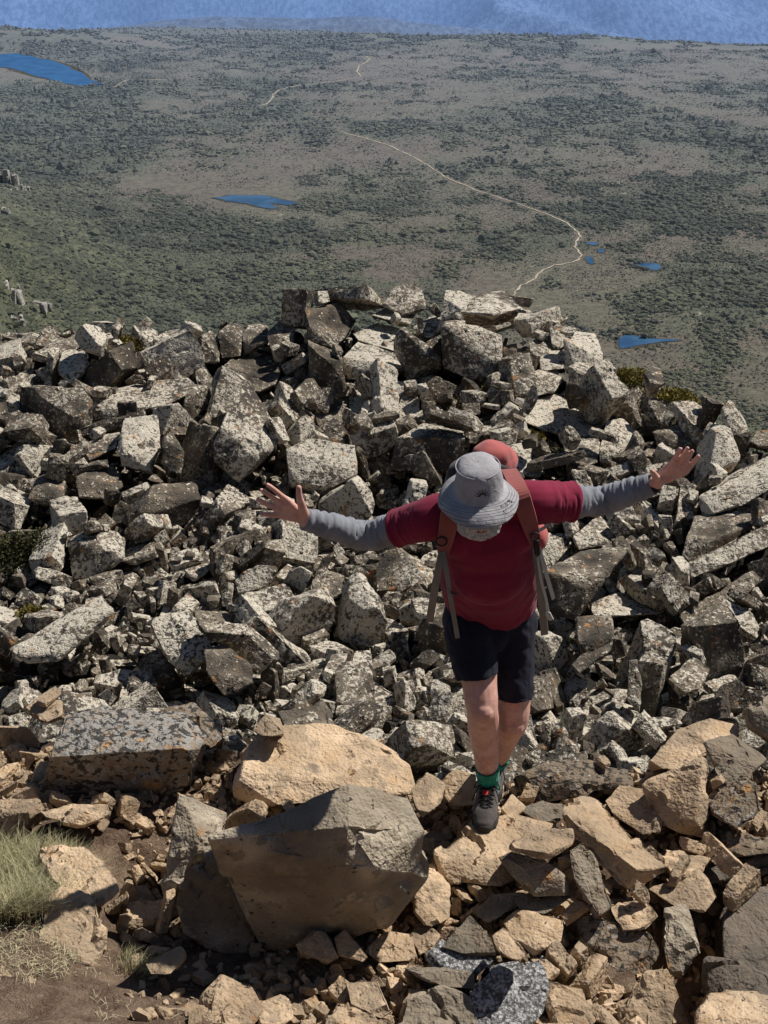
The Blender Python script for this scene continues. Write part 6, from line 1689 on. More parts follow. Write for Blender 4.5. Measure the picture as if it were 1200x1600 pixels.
-660,2741,-343,11,98,-68,56,0,-202,976,-9,154,5,-8,17,105,275,2931,-221,51,66,-63,39,0,-32,2549,-336,-8,137,-3,34,4,-438,2411,-386,-11,32,-141,42,6,592,2468,-239,-88,-20,73,37,22,189,2882,-223,-47,3,-178,38,5,461,2184,-264,6,-3,-103,28,4,
664,2119,-298,-79,15,-171,82,10,-708,3101,-248,-31,-22,-76,73,1,42,1860,-349,-6,-48,-114,67,18,-419,2545,-367,-36,-17,67,52,15,297,2635,-285,151,24,62,54,18,213,2619,-314,-20,-11,-11,41,17,18,2659,-354,112,-55,-100,37,13,102,2862,-238,6,75,-51,60,12,
245,2938,-220,20,134,89,35,15,176,1081,-2,90,79,8,23,121,-208,2676,-348,-60,84,-66,63,10,311,3453,-132,-14,12,-1,96,23,97,2427,-348,-4,175,12,55,9,-72,2526,-337,89,0,-1,41,2,-386,1185,13,-16,-31,3,22,119,-286,2241,-325,-41,-126,-77,37,10,
-580,3215,-224,-40,-12,113,50,19,-233,2390,-311,-75,107,69,58,18,-228,3228,-287,89,9,126,79,21,-425,2301,-343,-1,0,-158,40,5,-640,2304,-366,-128,-2,-98,50,20,-613,2810,-245,-35,176,58,32,22,186,1070,-5,-97,161,1,27,116,506,2434,-281,109,-41,106,33,22,
156,1826,-323,12,12,-160,140,23,-730,2642,-369,-36,-44,27,38,13,-100,3009,-218,-84,26,126,42,5,135,3005,-237,46,-44,-28,37,17,-274,2293,-322,-48,14,45,36,0,130,1642,-267,-83,12,63,31,22,-407,2113,-348,13,170,-51,28,13,-261,3277,-227,0,-111,29,48,17,
500,2716,-267,-11,155,-41,50,16,159,2300,-357,8,-7,100,126,13,-77,2402,-346,106,44,74,41,22,-6,1816,-325,74,39,-124,33,2,-190,1017,-27,-59,46,-34,18,106,96,1050,-3,41,-7,-81,30,119,148,2401,-323,-37,11,-7,49,3,-700,2321,-377,-28,47,18,30,0,
-308,2773,-368,-54,157,-2,39,16,106,2458,-348,-10,105,-83,37,16,230,1231,15,-10,1,-69,16,116,473,2438,-277,-75,-2,-17,34,17,413,2264,-329,-109,24,-59,29,21,-626,3500,-232,35,43,-153,58,10,74,2180,-306,-78,11,-64,47,16,234,2554,-363,0,-40,-115,48,1,
509,2546,-274,34,-2,-108,54,12,-419,2996,-310,-7,51,171,49,0,266,2970,-196,16,-147,13,43,3,537,2583,-310,20,10,-148,110,16,-140,2775,-243,-1,-157,18,39,22,562,2505,-230,-24,142,-41,41,22,-881,3212,-280,89,18,-101,83,23,-550,2538,-332,-36,-24,139,38,1,
-882,2921,-290,-94,35,-24,88,7,130,2665,-313,-22,179,-23,40,23,-698,3400,-202,-109,3,6,61,21,628,2507,-227,-18,-59,-10,40,6,332,1162,39,-11,-51,-27,17,113,314,1668,-289,-94,56,-20,34,5,-543,2054,-334,-128,15,89,98,14,-216,1113,-29,-70,6,-5,24,118,
-474,1876,-310,-99,11,85,52,1,236,2574,-343,-70,46,85,40,16,-281,2209,-319,100,-30,-91,37,17,-609,1916,-342,2,5,113,53,14,-496,2824,-337,-30,3,-50,56,8,527,2102,-266,7,-156,-107,25,17,648,2068,-313,-37,12,-90,46,9,10,2265,-349,175,-28,-11,30,3,
578,2187,-279,42,7,123,46,6,-484,2383,-376,-6,162,-24,49,13,43,1117,-10,15,132,87,19,115,166,2622,-353,-12,-1,-142,95,19,-415,2261,-341,88,-78,54,44,6,585,2151,-259,41,161,17,31,17,197,2778,-348,4,-4,99,94,8,-268,2316,-324,19,86,73,45,15,
435,3192,-140,-22,-2,153,33,3,-86,1901,-293,153,-17,-91,27,20,633,2456,-197,1,19,148,30,17,36,1983,-358,8,144,-17,51,20,369,3230,-162,2,178,-49,32,20,-398,2388,-372,14,175,66,36,23,-564,1890,-319,-60,95,105,37,11,516,2623,-284,45,-53,109,44,17,
-233,993,-11,138,-25,-73,14,116,106,2609,-311,-61,-36,55,40,11,384,2276,-341,50,-25,-85,49,17,87,2559,-317,52,65,-119,31,15,-457,2460,-382,-123,28,-77,48,14,299,3202,-209,-56,7,-51,88,19,167,2277,-272,-17,-171,16,25,3,494,1678,-249,-84,57,-88,53,7,
492,2402,-317,98,-130,7,47,3,29,3329,-157,-114,14,-79,35,11,-351,2561,-294,-167,20,7,27,15,11,2748,-355,1,-2,43,41,3,11,1811,-327,113,5,139,22,13,250,1591,-289,-81,14,-111,76,0,-282,1149,-3,-12,-3,-106,15,118,-758,2950,-313,4,132,42,33,4,
-244,2527,-280,-125,-26,84,32,22,296,2340,-327,-152,52,-18,45,11,-629,3428,-239,31,2,159,42,13,591,2667,-298,-102,-59,-25,87,23,124,3371,-143,74,52,9,33,20,-159,1888,-350,-81,11,118,46,6,163,981,-2,-65,-11,-97,18,105,-110,3156,-173,28,1,96,47,8,
-170,2959,-267,34,-3,108,52,16,-494,2782,-345,-3,-4,130,38,10,-327,1861,-325,-156,-4,7,33,10,97,2494,-347,-172,-10,-66,33,7,251,2278,-339,167,-26,58,57,23,207,3073,-276,22,-8,-32,132,8,175,2628,-327,-23,-24,93,33,14,-382,1223,-5,12,1,-95,21,112,
-490,2150,-363,91,-6,-120,48,8,-492,1691,-271,137,-24,-66,27,3,-232,1107,-25,117,34,-32,20,114,26,890,11,-174,-11,72,33,122,-288,2816,-350,-172,2,61,35,18,69,1725,-311,-87,-3,-66,136,19,-82,2000,-322,117,20,128,45,6,718,2635,-254,-153,-31,-52,51,17,
-88,923,0,7,-172,12,13,105,198,2258,-357,-58,7,-110,91,17,-591,3163,-252,86,-41,10,34,16,197,2069,-327,-100,-12,-58,25,22,447,2027,-317,124,-12,25,97,18,-191,996,-20,31,-169,49,13,111,489,2416,-289,-145,64,56,26,0,-425,2108,-345,71,-6,-49,31,2,
-507,1881,-322,60,-8,-7,46,20,614,2008,-313,23,-132,76,36,17,362,2239,-376,-68,38,-10,99,2,-461,1866,-302,83,12,25,25,10,-27,2576,-343,6,175,-5,49,8,-539,1845,-301,-18,162,-42,37,7,-161,2954,-236,21,-134,88,30,7,-441,2088,-343,-138,3,-107,32,19,
-897,3320,-291,-10,10,136,59,2,-435,2290,-378,85,-4,11,69,4,120,1051,-9,-2,-1,-5,26,123,639,2135,-271,-166,48,-27,20,7,-185,2731,-379,-5,-35,60,46,1,437,2555,-284,41,20,-71,26,10,130,2511,-345,170,-16,-65,37,17,105,2574,-331,30,8,141,46,19,
523,1595,-234,65,51,-120,33,10,520,1713,-280,136,-15,19,97,22,-662,3383,-187,32,125,-57,42,22,233,2911,-219,-6,-2,-33,37,23,-236,1934,-367,7,176,-53,32,10,86,3265,-137,68,-112,-58,32,10,-209,1059,-42,0,-165,69,56,123,570,1889,-302,-26,172,61,32,4,
548,2716,-276,-77,-4,54,61,3,386,1154,-17,43,88,4,16,106,-94,1134,31,65,-33,126,19,104,489,2166,-263,92,48,20,37,0,-401,2520,-355,117,21,-109,25,13,70,2489,-358,-97,8,149,29,7,-89,1831,-301,17,151,-80,53,8,-539,2313,-401,-16,20,100,129,15,
-215,1778,-325,159,52,-15,24,10,-557,2250,-346,43,157,-19,27,22,-664,3324,-188,-48,-31,139,34,17,82,1023,-3,55,152,27,17,123,563,2606,-242,24,-124,-69,22,4,339,2134,-386,157,19,78,52,23,-648,3231,-187,3,-50,-33,36,10,294,2834,-227,83,-14,162,38,22,
518,2194,-362,-163,-6,-96,45,8,-125,2381,-366,66,135,55,51,2,607,2919,-259,-59,-167,29,59,22,78,1952,-338,-46,-23,-144,30,14,108,2354,-337,-19,1,-150,27,19,-542,2853,-226,33,-11,-13,40,19,196,2761,-324,-5,-176,-53,28,13,-425,2047,-347,157,-13,-82,25,15,
90,2029,-351,-119,-103,1,56,21,-195,3235,-276,-70,56,115,55,3,20,2057,-357,-13,150,11,27,2,-22,2971,-258,-42,-157,39,65,17,-545,3135,-242,-78,4,91,47,2,-1,2773,-349,165,21,-8,32,15,-84,2442,-345,-34,-12,112,31,19,-75,2064,-365,9,-7,-95,125,14,
-224,2815,-243,17,31,-129,50,2,3,881,6,33,-38,-161,17,117,330,1994,-328,168,-7,-79,41,14,-404,2143,-369,89,105,25,51,11,591,2611,-273,29,16,168,88,1,425,2299,-295,3,-133,49,51,15,-107,2267,-381,44,7,-163,54,15,-597,1947,-331,8,-6,-169,20,22,
-922,3502,-269,171,3,28,61,7,-91,1775,-279,-118,30,98,42,17,-781,2726,-341,-89,63,-110,32,0,-886,3010,-272,116,-7,-119,52,10,37,2031,-355,-79,-8,-65,28,21,-417,2233,-345,90,-3,-75,32,1,-955,3563,-288,72,-2,176,99,8,-566,1940,-340,-89,170,-2,31,20,
-109,2413,-365,102,14,-17,50,12,-208,2784,-266,93,19,-55,42,8,208,1708,-276,-9,-57,110,45,19,71,1055,-8,-81,-10,-123,21,114,-84,3355,-219,107,10,73,47,9,-78,2916,-252,-37,78,-154,38,21,-844,2933,-277,-71,-7,-45,50,5,-224,1126,-26,27,137,-65,15,100,
-461,2187,-364,-30,-175,-33,27,22,104,2639,-333,-5,-4,-175,53,4,-282,1912,-355,166,3,-60,50,6,-251,1185,-3,-104,-10,134,16,122,-749,3105,-243,57,-37,-100,29,20,49,2628,-341,27,74,30,61,4,-880,3085,-259,179,-12,65,29,17,186,2367,-326,-16,48,44,48,15,
-630,2298,-406,-55,17,93,138,21,-608,2204,-341,7,1,137,34,11,395,1216,-16,-5,-1,12,20,123,164,1901,-324,-109,-15,44,66,22,223,2517,-363,-119,61,-64,33,15,-267,2683,-347,166,0,-70,53,22,-127,2500,-316,-52,-41,-43,41,16,-220,1083,-36,-117,40,99,15,115,
693,2308,-211,-24,177,36,26,19,278,2248,-320,25,-3,-78,27,18,290,2301,-340,9,172,-80,57,22,-43,935,-2,178,5,63,11,108,-738,2360,-364,47,-31,152,69,13,143,2107,-274,-2,7,97,20,15,-230,1100,-32,-113,18,122,19,109,-208,3216,-255,-60,10,111,29,11,
689,2255,-307,-81,24,153,82,23,155,2485,-338,-169,23,17,38,9,-256,2553,-290,20,175,-40,30,4,-95,3038,-238,-10,-31,-58,35,13,-655,2683,-344,43,103,97,50,18,-540,1793,-309,-17,178,-46,78,18,-54,1799,-305,-51,-22,-151,43,3,259,2244,-339,74,62,86,38,0,
682,2702,-190,-31,-163,-24,31,3,-179,1236,-7,-1,-6,-102,12,101,-369,1214,-2,7,0,165,16,122,-220,2428,-307,-106,24,-75,36,21,-359,2321,-289,-175,3,17,18,3,-572,2246,-337,58,74,-94,19,6,-466,3405,-277,-86,-8,106,87,14,129,2370,-334,-9,-167,-32,34,1,
301,2921,-222,8,137,-99,31,7,-547,2765,-354,3,-4,76,32,1,224,2609,-339,-104,-24,-91,32,13,295,1621,-256,-95,-21,-84,26,0,177,1968,-336,81,94,19,31,0,581,2417,-257,24,-145,80,27,22,-230,1800,-348,-86,10,164,45,11,-4,1852,-320,30,-9,-179,26,11,
-9,842,23,179,-10,-62,48,100,337,3084,-195,-26,110,-30,55,12,-146,2387,-367,40,-72,62,38,19,279,2243,-339,-109,4,94,34,17,417,2299,-326,-60,-172,-24,25,16,-77,2481,-333,19,-115,-3,31,19,-52,2243,-392,-176,8,41,92,9,40,2803,-241,73,-51,0,34,22,
690,2813,-177,33,75,-24,39,22,-381,2302,-290,4,6,8,21,21,290,1137,-19,86,-17,106,15,112,-157,2596,-299,-22,-175,0,22,17,-137,2592,-296,85,-136,19,20,13,285,2473,-307,27,-17,64,19,6,-462,2161,-369,-91,12,32,31,14,-210,2871,-335,-26,-32,-85,63,14,
122,833,26,19,28,156,51,103,-236,2694,-345,-7,73,171,51,18,-222,994,-18,-38,-15,-34,16,114,190,2796,-326,-2,6,-50,36,2,-223,2589,-307,-6,20,76,38,20,574,2834,-298,106,-17,-102,51,4,37,2039,-375,-14,-1,-41,74,18,437,1870,-314,-54,15,-155,25,22,
-160,2865,-327,7,-64,134,129,3,-102,2436,-356,1,31,-167,25,4,-112,2354,-354,-42,-125,35,40,17,133,1067,-9,-115,-2,-139,14,107,-635,3461,-232,-85,39,-42,31,5,64,1918,-356,148,86,-23,50,10,-447,2491,-375,-128,-11,-55,80,21,-67,2007,-336,-27,-55,53,39,1,
-436,2140,-345,22,-1,146,22,8,114,1756,-276,20,23,-64,22,16,720,2527,-184,71,-2,37,19,4,-210,2749,-336,110,18,98,89,9,353,1228,-17,14,2,152,20,110,-74,3399,-218,60,55,-140,35,4,-369,2195,-373,3,-174,4,81,4,150,1652,-271,-54,-176,-15,33,6,
182,1036,-8,-2,177,-47,16,123,255,2111,-360,19,28,13,50,2,-488,3392,-242,6,109,29,83,11,-685,2674,-262,-82,14,2,34,15,-47,2463,-357,-6,-4,4,56,10,80,2854,-235,45,-162,-10,30,14,-451,2258,-363,-114,33,-7,27,16,199,2046,-338,-117,75,15,31,16,
-544,2862,-352,-137,23,64,34,0,-296,1999,-377,175,-5,-21,25,1,101,1930,-321,-4,-16,14,38,12,196,3219,-116,19,150,-95,85,1,-940,3265,-304,68,8,101,57,16,371,2015,-338,82,7,-5,21,10,46,1094,-9,-138,50,19,12,105,24,3050,-246,-167,-27,52,70,18,
58,1834,-326,116,-34,-119,26,4,-182,1295,-16,-16,104,-29,21,112,-385,2915,-302,61,11,-53,59,10,77,1047,-9,-4,-3,-130,22,119,-577,1978,-341,-77,-61,114,25,14,-224,1698,-302,-89,23,-83,69,8,-355,2468,-352,-90,-1,-129,24,22,292,1258,-23,12,124,-65,14,111,
205,2627,-336,171,4,-86,35,23,-408,2462,-362,-84,38,85,34,15,444,2487,-297,125,48,-61,29,15,-405,1854,-305,70,21,-94,25,16,-203,2801,-373,92,2,153,52,12,-390,2385,-382,-160,-15,-20,19,4,-503,2555,-326,-5,-174,38,38,14,444,2520,-315,80,-60,93,54,1,
36,2178,-320,49,174,19,39,5,-896,3245,-290,-117,11,-126,37,7,411,2068,-364,134,-40,-67,33,16,-62,877,6,4,-169,31,13,114,505,1856,-310,-25,12,76,32,4,20,1844,-337,-51,-10,-48,32,23,-457,2295,-343,-1,6,114,27,13,217,1043,-10,-4,-172,10,13,108,
-739,2759,-351,63,71,24,51,18,347,3294,-226,101,-32,-38,26,4,343,2200,-402,79,-4,-136,21,7,-320,2000,-377,9,14,15,25,12,300,1753,-305,-78,-1,28,34,4,-558,2198,-367,3,24,-99,90,9,-31,2123,-377,-4,4,112,42,19,-951,3443,-291,0,-2,20,75,1,
-324,2284,-345,-162,-31,-25,54,15,438,2157,-373,-54,-112,-12,35,10,675,2301,-320,-29,-24,-52,45,18,-569,3194,-249,-38,-136,64,39,19,587,2324,-343,-159,-5,-19,24,4,130,868,11,-6,-9,-36,17,104,492,2602,-284,-15,30,39,46,15,528,2146,-284,33,-80,34,30,1,
-574,3129,-241,138,-1,-31,30,18,-962,3483,-251,-9,-21,-150,35,23,617,2530,-290,79,-104,73,34,6,-437,2221,-352,-9,-4,-36,19,21,-531,2520,-338,-29,-6,159,22,15,94,3142,-284,69,161,-29,90,5,-550,2194,-338,-150,25,-44,26,7,486,2251,-380,110,9,-125,22,20,
240,1728,-300,-47,-10,62,33,18,22,2546,-340,-70,12,136,34,2,-285,2011,-362,-53,31,-116,28,10,601,1968,-325,-165,52,-41,54,2,-601,2411,-294,-44,18,74,24,2,138,888,6,167,1,13,15,122,448,2583,-283,-133,7,105,24,5,-218,1103,-37,37,36,83,12,122,
-289,2418,-302,-90,-96,-5,29,6,-309,1880,-334,2,1,-36,30,18,-31,1966,-327,88,36,146,29,15,-755,2720,-377,68,5,102,54,20,-352,1189,-3,-5,178,-75,16,123,-761,2541,-340,5,34,47,57,23,-767,2670,-359,-71,49,-110,64,8,40,1817,-323,-66,69,-79,31,17,
-561,1958,-344,89,2,-42,20,20,-107,2458,-360,-94,6,52,34,12,-163,1179,-7,0,-7,73,10,105,-195,2931,-251,-48,-24,-113,22,17,371,1995,-332,-76,8,79,22,4,-537,2455,-296,0,-13,-132,19,22,459,1630,-250,47,44,-132,29,1,659,2074,-283,-14,58,-51,59,23,
178,2578,-325,-126,21,-120,27,5,283,3059,-162,-11,159,-56,29,23,135,2987,-292,74,49,-104,69,8,403,2298,-377,95,23,-121,100,0,-372,2078,-345,22,-55,-142,33,17,163,2590,-332,11,-2,69,41,19,-490,2876,-336,6,-24,-110,52,1,-696,3241,-208,1,-171,57,62,15,
432,1715,-276,-24,-3,-16,30,11,-673,2290,-390,-85,-149,34,34,19,102,1601,-292,-23,3,19,105,20,-798,2492,-347,-37,-10,-10,85,22,-479,1949,-331,-6,-14,9,23,21,636,2339,-332,7,30,-113,18,8,260,2249,-379,-4,-178,25,88,16,-839,3272,-301,-44,-15,169,44,18,
647,2110,-270,12,-18,-89,18,10,-798,3394,-209,37,-5,-120,29,18,-379,2473,-351,-23,-30,-86,42,21,467,1989,-325,31,-106,-78,46,13,-389,1257,-9,3,176,-30,13,123,-104,2803,-266,47,2,-11,31,1,-841,2961,-283,30,49,-37,37,0,-848,2897,-274,19,38,9,32,21,
264,2961,-217,-56,-167,-25,56,23,-659,2358,-404,-33,-46,29,92,21,423,2359,-306,166,-15,53,53,10,-75,2461,-339,168,-19,-82,19,20,255,1710,-293,34,75,87,28,7,-683,2329,-385,48,-37,-79,34,20,502,2692,-287,-69,13,-14,44,0,-368,3009,-283,111,-16,131,30,10,
-764,2734,-349,128,11,99,27,20,-799,3439,-221,-21,27,105,42,10,-423,1281,-10,-9,6,58,20,117,457,2593,-297,8,-5,149,51,18,51,2081,-373,7,-27,-160,51,18,385,1497,-229,-47,28,-99,74,16,-247,1085,-28,33,-20,102,14,116,-1,1989,-345,-179,1,-36,25,7,
163,2578,-318,-107,3,-130,24,21,360,1155,-20,37,120,-46,10,100,-552,2293,-358,71,16,103,30,2,41,1106,-5,61,99,-45,15,103,-662,3353,-184,56,-15,77,30,22,168,1089,-10,-8,177,-71,13,113,31,939,0,18,1,-32,20,123,296,2810,-249,-35,21,146,36,18,
178,1100,-10,-1,-2,-86,20,119,160,2248,-327,-148,-22,32,30,14,177,1993,-334,-117,115,31,23,15,252,2155,-348,10,4,161,28,21,-220,2251,-317,52,109,-3,35,15,-554,2311,-361,-106,134,23,21,11,210,2742,-321,53,93,82,30,10,76,1785,-304,90,-17,116,51,8,
532,2671,-269,4,150,2,52,4,-7,3445,-147,-57,-31,-91,31,5,-381,2405,-375,-18,24,-177,23,21,-398,2068,-358,-56,54,-38,30,11,-302,1178,0,80,5,-12,15,108,-65,2425,-342,-25,-27,-93,28,21,-15,2063,-354,125,-42,-5,23,4,-336,2597,-298,-16,108,-87,23,0,
-117,1857,-341,7,34,54,100,3,-465,2796,-346,93,-2,121,30,12,71,1228,-28,175,-13,-82,31,108,188,2561,-348,-53,-8,169,40,8,386,1984,-338,-114,-4,-91,29,12,253,2632,-361,-9,174,-58,57,5,61,2880,-264,43,32,-150,112,21,169,2548,-359,41,40,125,38,6,
-669,3266,-189,102,-70,-77,41,13,521,2311,-335,64,-61,-80,59,6,219,2173,-373,10,5,169,83,11,100,950,6,-108,44,91,12,112,-235,1093,-36,142,1,48,12,116,200,1039,5,93,106,-16,29,113,-523,2535,-356,-60,21,-42,39,14,-51,2927,-257,-39,116,-39,32,0,
-783,2700,-325,-134,36,85,29,10,-889,2980,-317,24,160,28,113,0,-725,2705,-364,-9,1,67,22,7,-563,3479,-276,52,126,88,61,0,-727,2703,-381,4,11,-178,20,15,-735,2728,-361,-131,53,38,61,9,-418,1256,0,-89,14,139,30,113,159,2997,-264,-88,-40,75,40,5,
-143,2346,-366,-69,59,60,39,11,-718,2342,-394,-6,-40,-99,36,4,426,2095,-370,68,-145,42,39,17,367,1652,-280,-23,4,105,29,0,65,2257,-359,-22,-126,-4,49,17,-8,1940,-326,13,-76,24,18,16,-417,1236,6,-131,47,1,34,115,-499,2239,-346,-83,15,139,36,19,
453,2613,-278,1,25,-118,29,1,-24,2836,-218,-84,67,11,21,11,-340,1172,2,18,48,-49,11,122,385,1863,-321,-82,-13,151,49,18,-484,2873,-353,179,27,54,47,5,357,1262,-27,-3,-1,-23,21,112,-383,1228,2,167,-7,56,10,114,-297,2023,-347,-82,73,-93,30,11,
-604,1728,-293,-4,-5,8,86,22,581,1965,-290,39,81,-39,25,0,-642,1890,-257,-96,10,-9,96,4,-82,2296,-357,21,2,95,34,21,501,1541,-236,3,10,-103,35,18,-70,3055,-235,-61,17,-76,28,21,-48,2202,-342,-70,49,-80,96,8,489,2012,-301,81,-3,27,28,22,
-183,1863,-359,-15,-34,42,36,1,21,2227,-355,-36,171,-28,54,19,46,918,4,-23,-12,158,12,120,-53,2470,-339,4,-3,-92,29,5,-667,2768,-291,-109,-62,82,63,13,-80,3016,-214,-12,149,-52,36,21,-185,2623,-352,82,3,-54,48,7,-629,2478,-409,36,99,-57,30,0,
-77,2905,-276,-15,9,-50,57,9,151,2743,-356,6,-7,73,35,10,-347,1167,5,-92,32,124,20,108,27,2615,-366,91,21,-84,23,20,114,2627,-308,3,154,-38,21,20,-1,1842,-334,18,-11,-164,31,13,-144,1964,-359,-74,2,102,21,22,-663,2499,-334,89,-58,-71,53,14,
32,2432,-362,10,-6,21,95,9,-681,2930,-353,-9,-3,-123,116,21,-612,2440,-396,-65,104,-43,35,13,-446,2596,-363,-1,17,-118,100,8,-440,3088,-334,-135,108,-15,30,12,61,2516,-361,-72,-8,33,27,21,-376,1942,-311,-1,164,34,17,17,447,2568,-294,136,18,-48,30,10,
-668,2501,-384,-11,-173,15,79,20,206,2432,-343,2,162,21,33,16,-713,2799,-344,-83,-4,-18,103,19,-621,2668,-374,3,13,-74,20,1,118,2496,-357,172,4,-11,27,13,-723,2857,-317,-103,37,-10,33,15,-653,2236,-380,110,6,101,47,17,337,3308,-251,81,58,-77,41,0,
-264,2217,-337,78,78,-96,31,20,-121,2062,-354,-3,-15,-21,33,5,457,2278,-392,178,-14,-7,28,21,-475,1844,-308,-82,-1,-3,45,17,-691,2341,-381,58,-16,-103,25,5,-287,2205,-344,-6,3,52,31,10,425,1732,-290,64,-12,-21,53,21,241,3049,-233,-20,164,68,42,10,
-433,2366,-384,65,163,-41,47,5,-627,2458,-398,-126,-2,15,28,21,-198,1028,-37,2,19,114,18,117,98,1864,-315,-143,12,-33,35,6,23,1941,-332,-1,162,-33,20,5,83,1615,-270,52,20,20,17,20,437,2177,-378,-11,-42,-168,36,21,173,899,4,83,12,87,13,112,
-630,3087,-247,7,-6,-99,24,10,478,1557,-230,-22,37,124,35,11,-227,1090,-41,6,-27,130,17,115,-519,3394,-212,25,-16,-67,61,8,113,1621,-271,159,14,49,31,9,-370,1259,-7,-35,4,38,15,114,-19,1695,-313,-7,5,62,105,20,-248,1049,-29,140,24,-40,10,119,
-152,1992,-374,-10,-77,139,27,1,55,2113,-383,-19,-71,48,20,17,-513,2532,-391,115,49,-101,33,4,64,1863,-336,-69,127,10,19,20,-601,2025,-352,-77,-2,-159,25,8,417,2270,-341,-23,14,169,24,8,-204,1078,-33,-85,170,-9,14,116,-166,2985,-248,-114,-26,-70,28,7,
249,2093,-344,18,30,10,34,21,49,2053,-359,30,138,-16,31,15,-582,2756,-298,-32,-3,24,28,1,-402,2431,-377,13,-28,3,37,1,-182,2908,-257,-26,-27,-5,37,13,97,1664,-276,-14,-2,122,31,1,-130,2803,-259,87,-29,-80,39,4,405,2292,-333,33,2,-60,26,22,
-1,3458,-144,143,50,-22,22,11,-327,2188,-344,-12,145,82,35,18,75,2129,-327,-174,-11,67,48,12,570,2539,-245,142,-55,29,38,17,513,1875,-323,-150,-19,-18,43,9,-564,2864,-358,179,4,63,28,9,-407,2487,-369,105,-54,84,29,17,-743,2780,-339,-99,30,-34,27,22,
-444,2184,-373,-75,-73,24,18,17,251,3310,-189,-75,-104,-51,35,3,238,2480,-361,-140,13,37,51,9,-136,1946,-360,7,-63,-91,34,9,175,2582,-342,39,55,-10,25,1,-229,2655,-352,-108,47,-22,57,9,-143,2297,-362,30,-124,7,31,22,215,2380,-340,160,30,-76,48,3,
-427,2284,-344,-69,-5,29,18,5,-2,1939,-345,-178,2,-38,57,5,351,1252,-22,-49,-26,11,18,121,473,1957,-317,4,-164,-86,27,13,347,2092,-371,30,-20,-150,27,18,-101,2510,-360,52,140,-40,51,5,57,2013,-347,-32,6,-120,33,11,75,2611,-321,10,47,-118,27,0,
-731,2412,-403,-32,-11,-152,92,21,177,2050,-347,25,75,-13,28,15,396,1842,-326,95,-8,161,49,23,175,1769,-285,-151,9,-14,34,1,-260,1959,-256,75,-2,119,48,19,-288,2177,-358,2,-170,84,90,18,290,1230,-15,-27,10,154,20,103,-702,2223,-359,-92,-41,95,54,10,
3,2035,-350,13,-34,165,34,17,-589,2841,-355,6,-177,51,24,5,-151,1925,-358,172,-36,-11,35,10,596,2170,-267,-134,2,38,20,21,507,2210,-265,-102,121,-10,22,0,-625,2910,-360,-48,116,-52,28,2,-678,2474,-346,165,36,-45,39,10,304,1609,-276,6,-27,-103,86,8,
368,1619,-266,7,8,-127,30,9,-329,1777,-298,22,-174,17,64,4,-91,3387,-234,113,4,-105,48,9,-93,2296,-373,44,-23,-140,30,13,458,1948,-296,47,-53,64,24,13,500,1903,-353,-42,50,26,23,15,137,2640,-320,-82,-17,-29,35,1,-127,2796,-347,-74,58,5,63,10,
-481,2327,-383,76,-127,-64,33,12,143,1193,-5,114,12,-28,14,113,-459,2858,-348,30,129,-29,39,15,261,2175,-353,-3,11,81,18,5,-769,2758,-352,85,-28,25,28,13,146,1187,2,-2,-39,82,19,114,202,3059,-249,-70,111,65,33,0,395,2040,-354,170,24,12,24,14,
97,2484,-359,6,-1,-93,24,15,-266,2765,-372,87,9,133,33,8,79,2661,-329,-60,45,67,40,3,483,2664,-308,79,-19,63,48,20,-524,2947,-354,2,7,158,73,11,-207,1017,-32,-23,-24,-53,16,113,342,3264,-238,-55,-3,-79,61,17,69,3102,-238,-4,15,76,43,16,
-572,3222,-277,-165,27,31,42,0,-457,2137,-365,-7,13,16,57,21,507,2260,-378,167,5,90,27,21,214,1726,-322,45,99,26,46,12,509,2013,-340,-149,68,-28,54,15,178,2735,-360,-88,0,105,28,14,-875,3433,-281,160,-13,-73,87,8,-727,2397,-383,130,-21,48,30,1,
404,1730,-278,-132,19,-59,22,22,-118,2322,-363,2,-61,-120,49,6,-613,1998,-289,169,-7,-37,30,13,-733,2703,-354,-63,17,-95,26,5,-744,2671,-376,-146,92,27,20,4,-521,2220,-347,-118,43,52,37,3,8,2063,-356,136,3,67,32,23,15,1786,-336,100,10,-126,36,20,
-713,2304,-386,-13,13,105,34,21,188,2599,-331,9,-7,67,21,18,72,1698,-263,-62,1,-43,38,2,-403,2405,-379,8,18,-9,21,21,455,2704,-347,-31,35,-177,98,11,-1017,3596,-289,93,-6,-91,30,16,170,2724,-356,64,100,84,21,13,-426,2382,-387,-126,31,-13,30,5,
207,1660,-272,-40,50,-153,17,5,-228,1853,-358,2,-179,16,28,19,430,1283,-35,141,-1,6,23,123,379,2463,-357,16,16,-77,21,12,-976,3458,-259,22,-4,102,82,9,744,2416,-238,-21,71,49,51,4,-529,2531,-404,-11,-173,-52,20,5,278,2910,-216,94,119,-35,24,3,
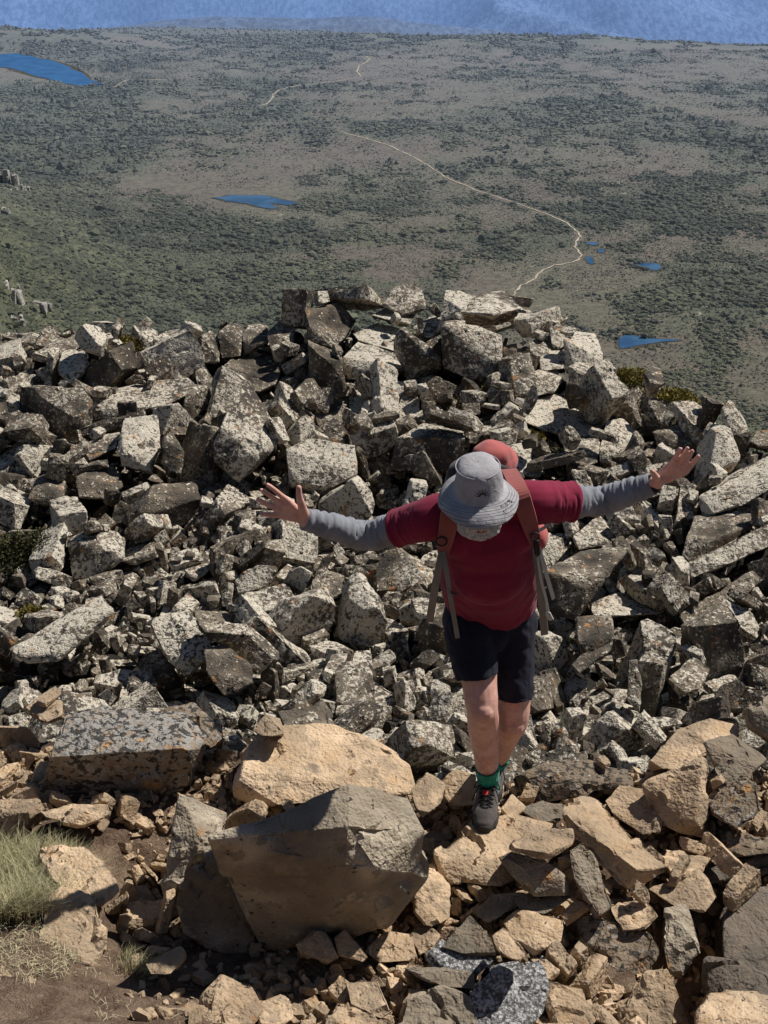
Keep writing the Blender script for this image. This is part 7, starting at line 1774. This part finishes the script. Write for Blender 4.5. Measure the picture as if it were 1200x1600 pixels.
-200,1096,-34,-10,6,168,31,110,636,2551,-254,32,111,-12,47,18,-471,2105,-353,18,-127,-88,20,9,151,2515,-353,-127,-26,-54,40,21,-542,2133,-372,-12,9,54,35,18,-82,2381,-355,-14,36,49,23,16,539,2154,-360,165,0,103,33,23,-120,1801,-298,5,147,47,29,15,
509,1757,-277,-54,29,53,27,21,-804,2687,-338,59,49,-7,46,4,425,1256,-24,11,-3,-161,19,105,81,2269,-348,-3,33,167,19,2,-232,2896,-348,-168,7,-94,36,12,-759,2795,-356,-100,75,-78,51,13,724,2520,-271,-14,-173,-82,24,19,-568,3174,-255,67,-29,-70,20,21,
538,2509,-324,9,23,-176,49,12,-760,2978,-321,-103,-5,-29,31,23,-240,2642,-337,-62,-56,145,49,11,-656,2739,-362,-176,-16,-22,31,23,219,1861,-301,-117,-31,-75,26,16,-208,2385,-317,-18,104,7,33,16,555,2531,-306,-114,60,3,42,5,-931,3504,-295,79,-2,-65,34,0,
267,3335,-237,89,119,-53,66,11,-83,3075,-249,-35,-30,17,37,2,36,1099,-7,38,-80,-149,16,119,-459,1947,-332,4,139,13,25,15,-28,3090,-237,136,24,-37,72,22,-432,3216,-344,4,-19,95,21,12,207,1888,-323,-14,-173,-33,19,18,-539,2301,-356,-138,17,-63,19,7,
501,1563,-264,11,-179,-11,78,16,524,2254,-370,-98,-15,9,18,6,-266,2603,-319,17,-161,45,30,12,151,2370,-334,106,44,35,35,12,652,2531,-238,3,-127,134,41,18,-86,3051,-223,-21,-32,-58,20,4,536,2266,-365,83,165,-18,41,8,-452,1694,-295,-113,30,-4,51,11,
-862,2923,-332,-167,-7,5,41,23,-374,1201,-2,-49,2,-16,18,103,285,933,-13,-66,-8,-7,13,108,-564,2460,-290,-97,1,-89,19,4,-529,2880,-235,20,113,101,31,22,-194,1698,-298,54,49,27,30,12,0,2605,-365,6,-31,-110,41,19,684,2708,-206,-33,1,176,39,3,
-638,2773,-254,6,39,179,21,22,
]
setup()
M = make_materials()
ponds = build_valley(M)
build_scrub(M, ponds)
build_summit_ground(M)
heroes = hero_list()
build_heroes(M, heroes)
stones(M, heroes)
grass(M); bushes(M); outcrops(M)
build_person(M)
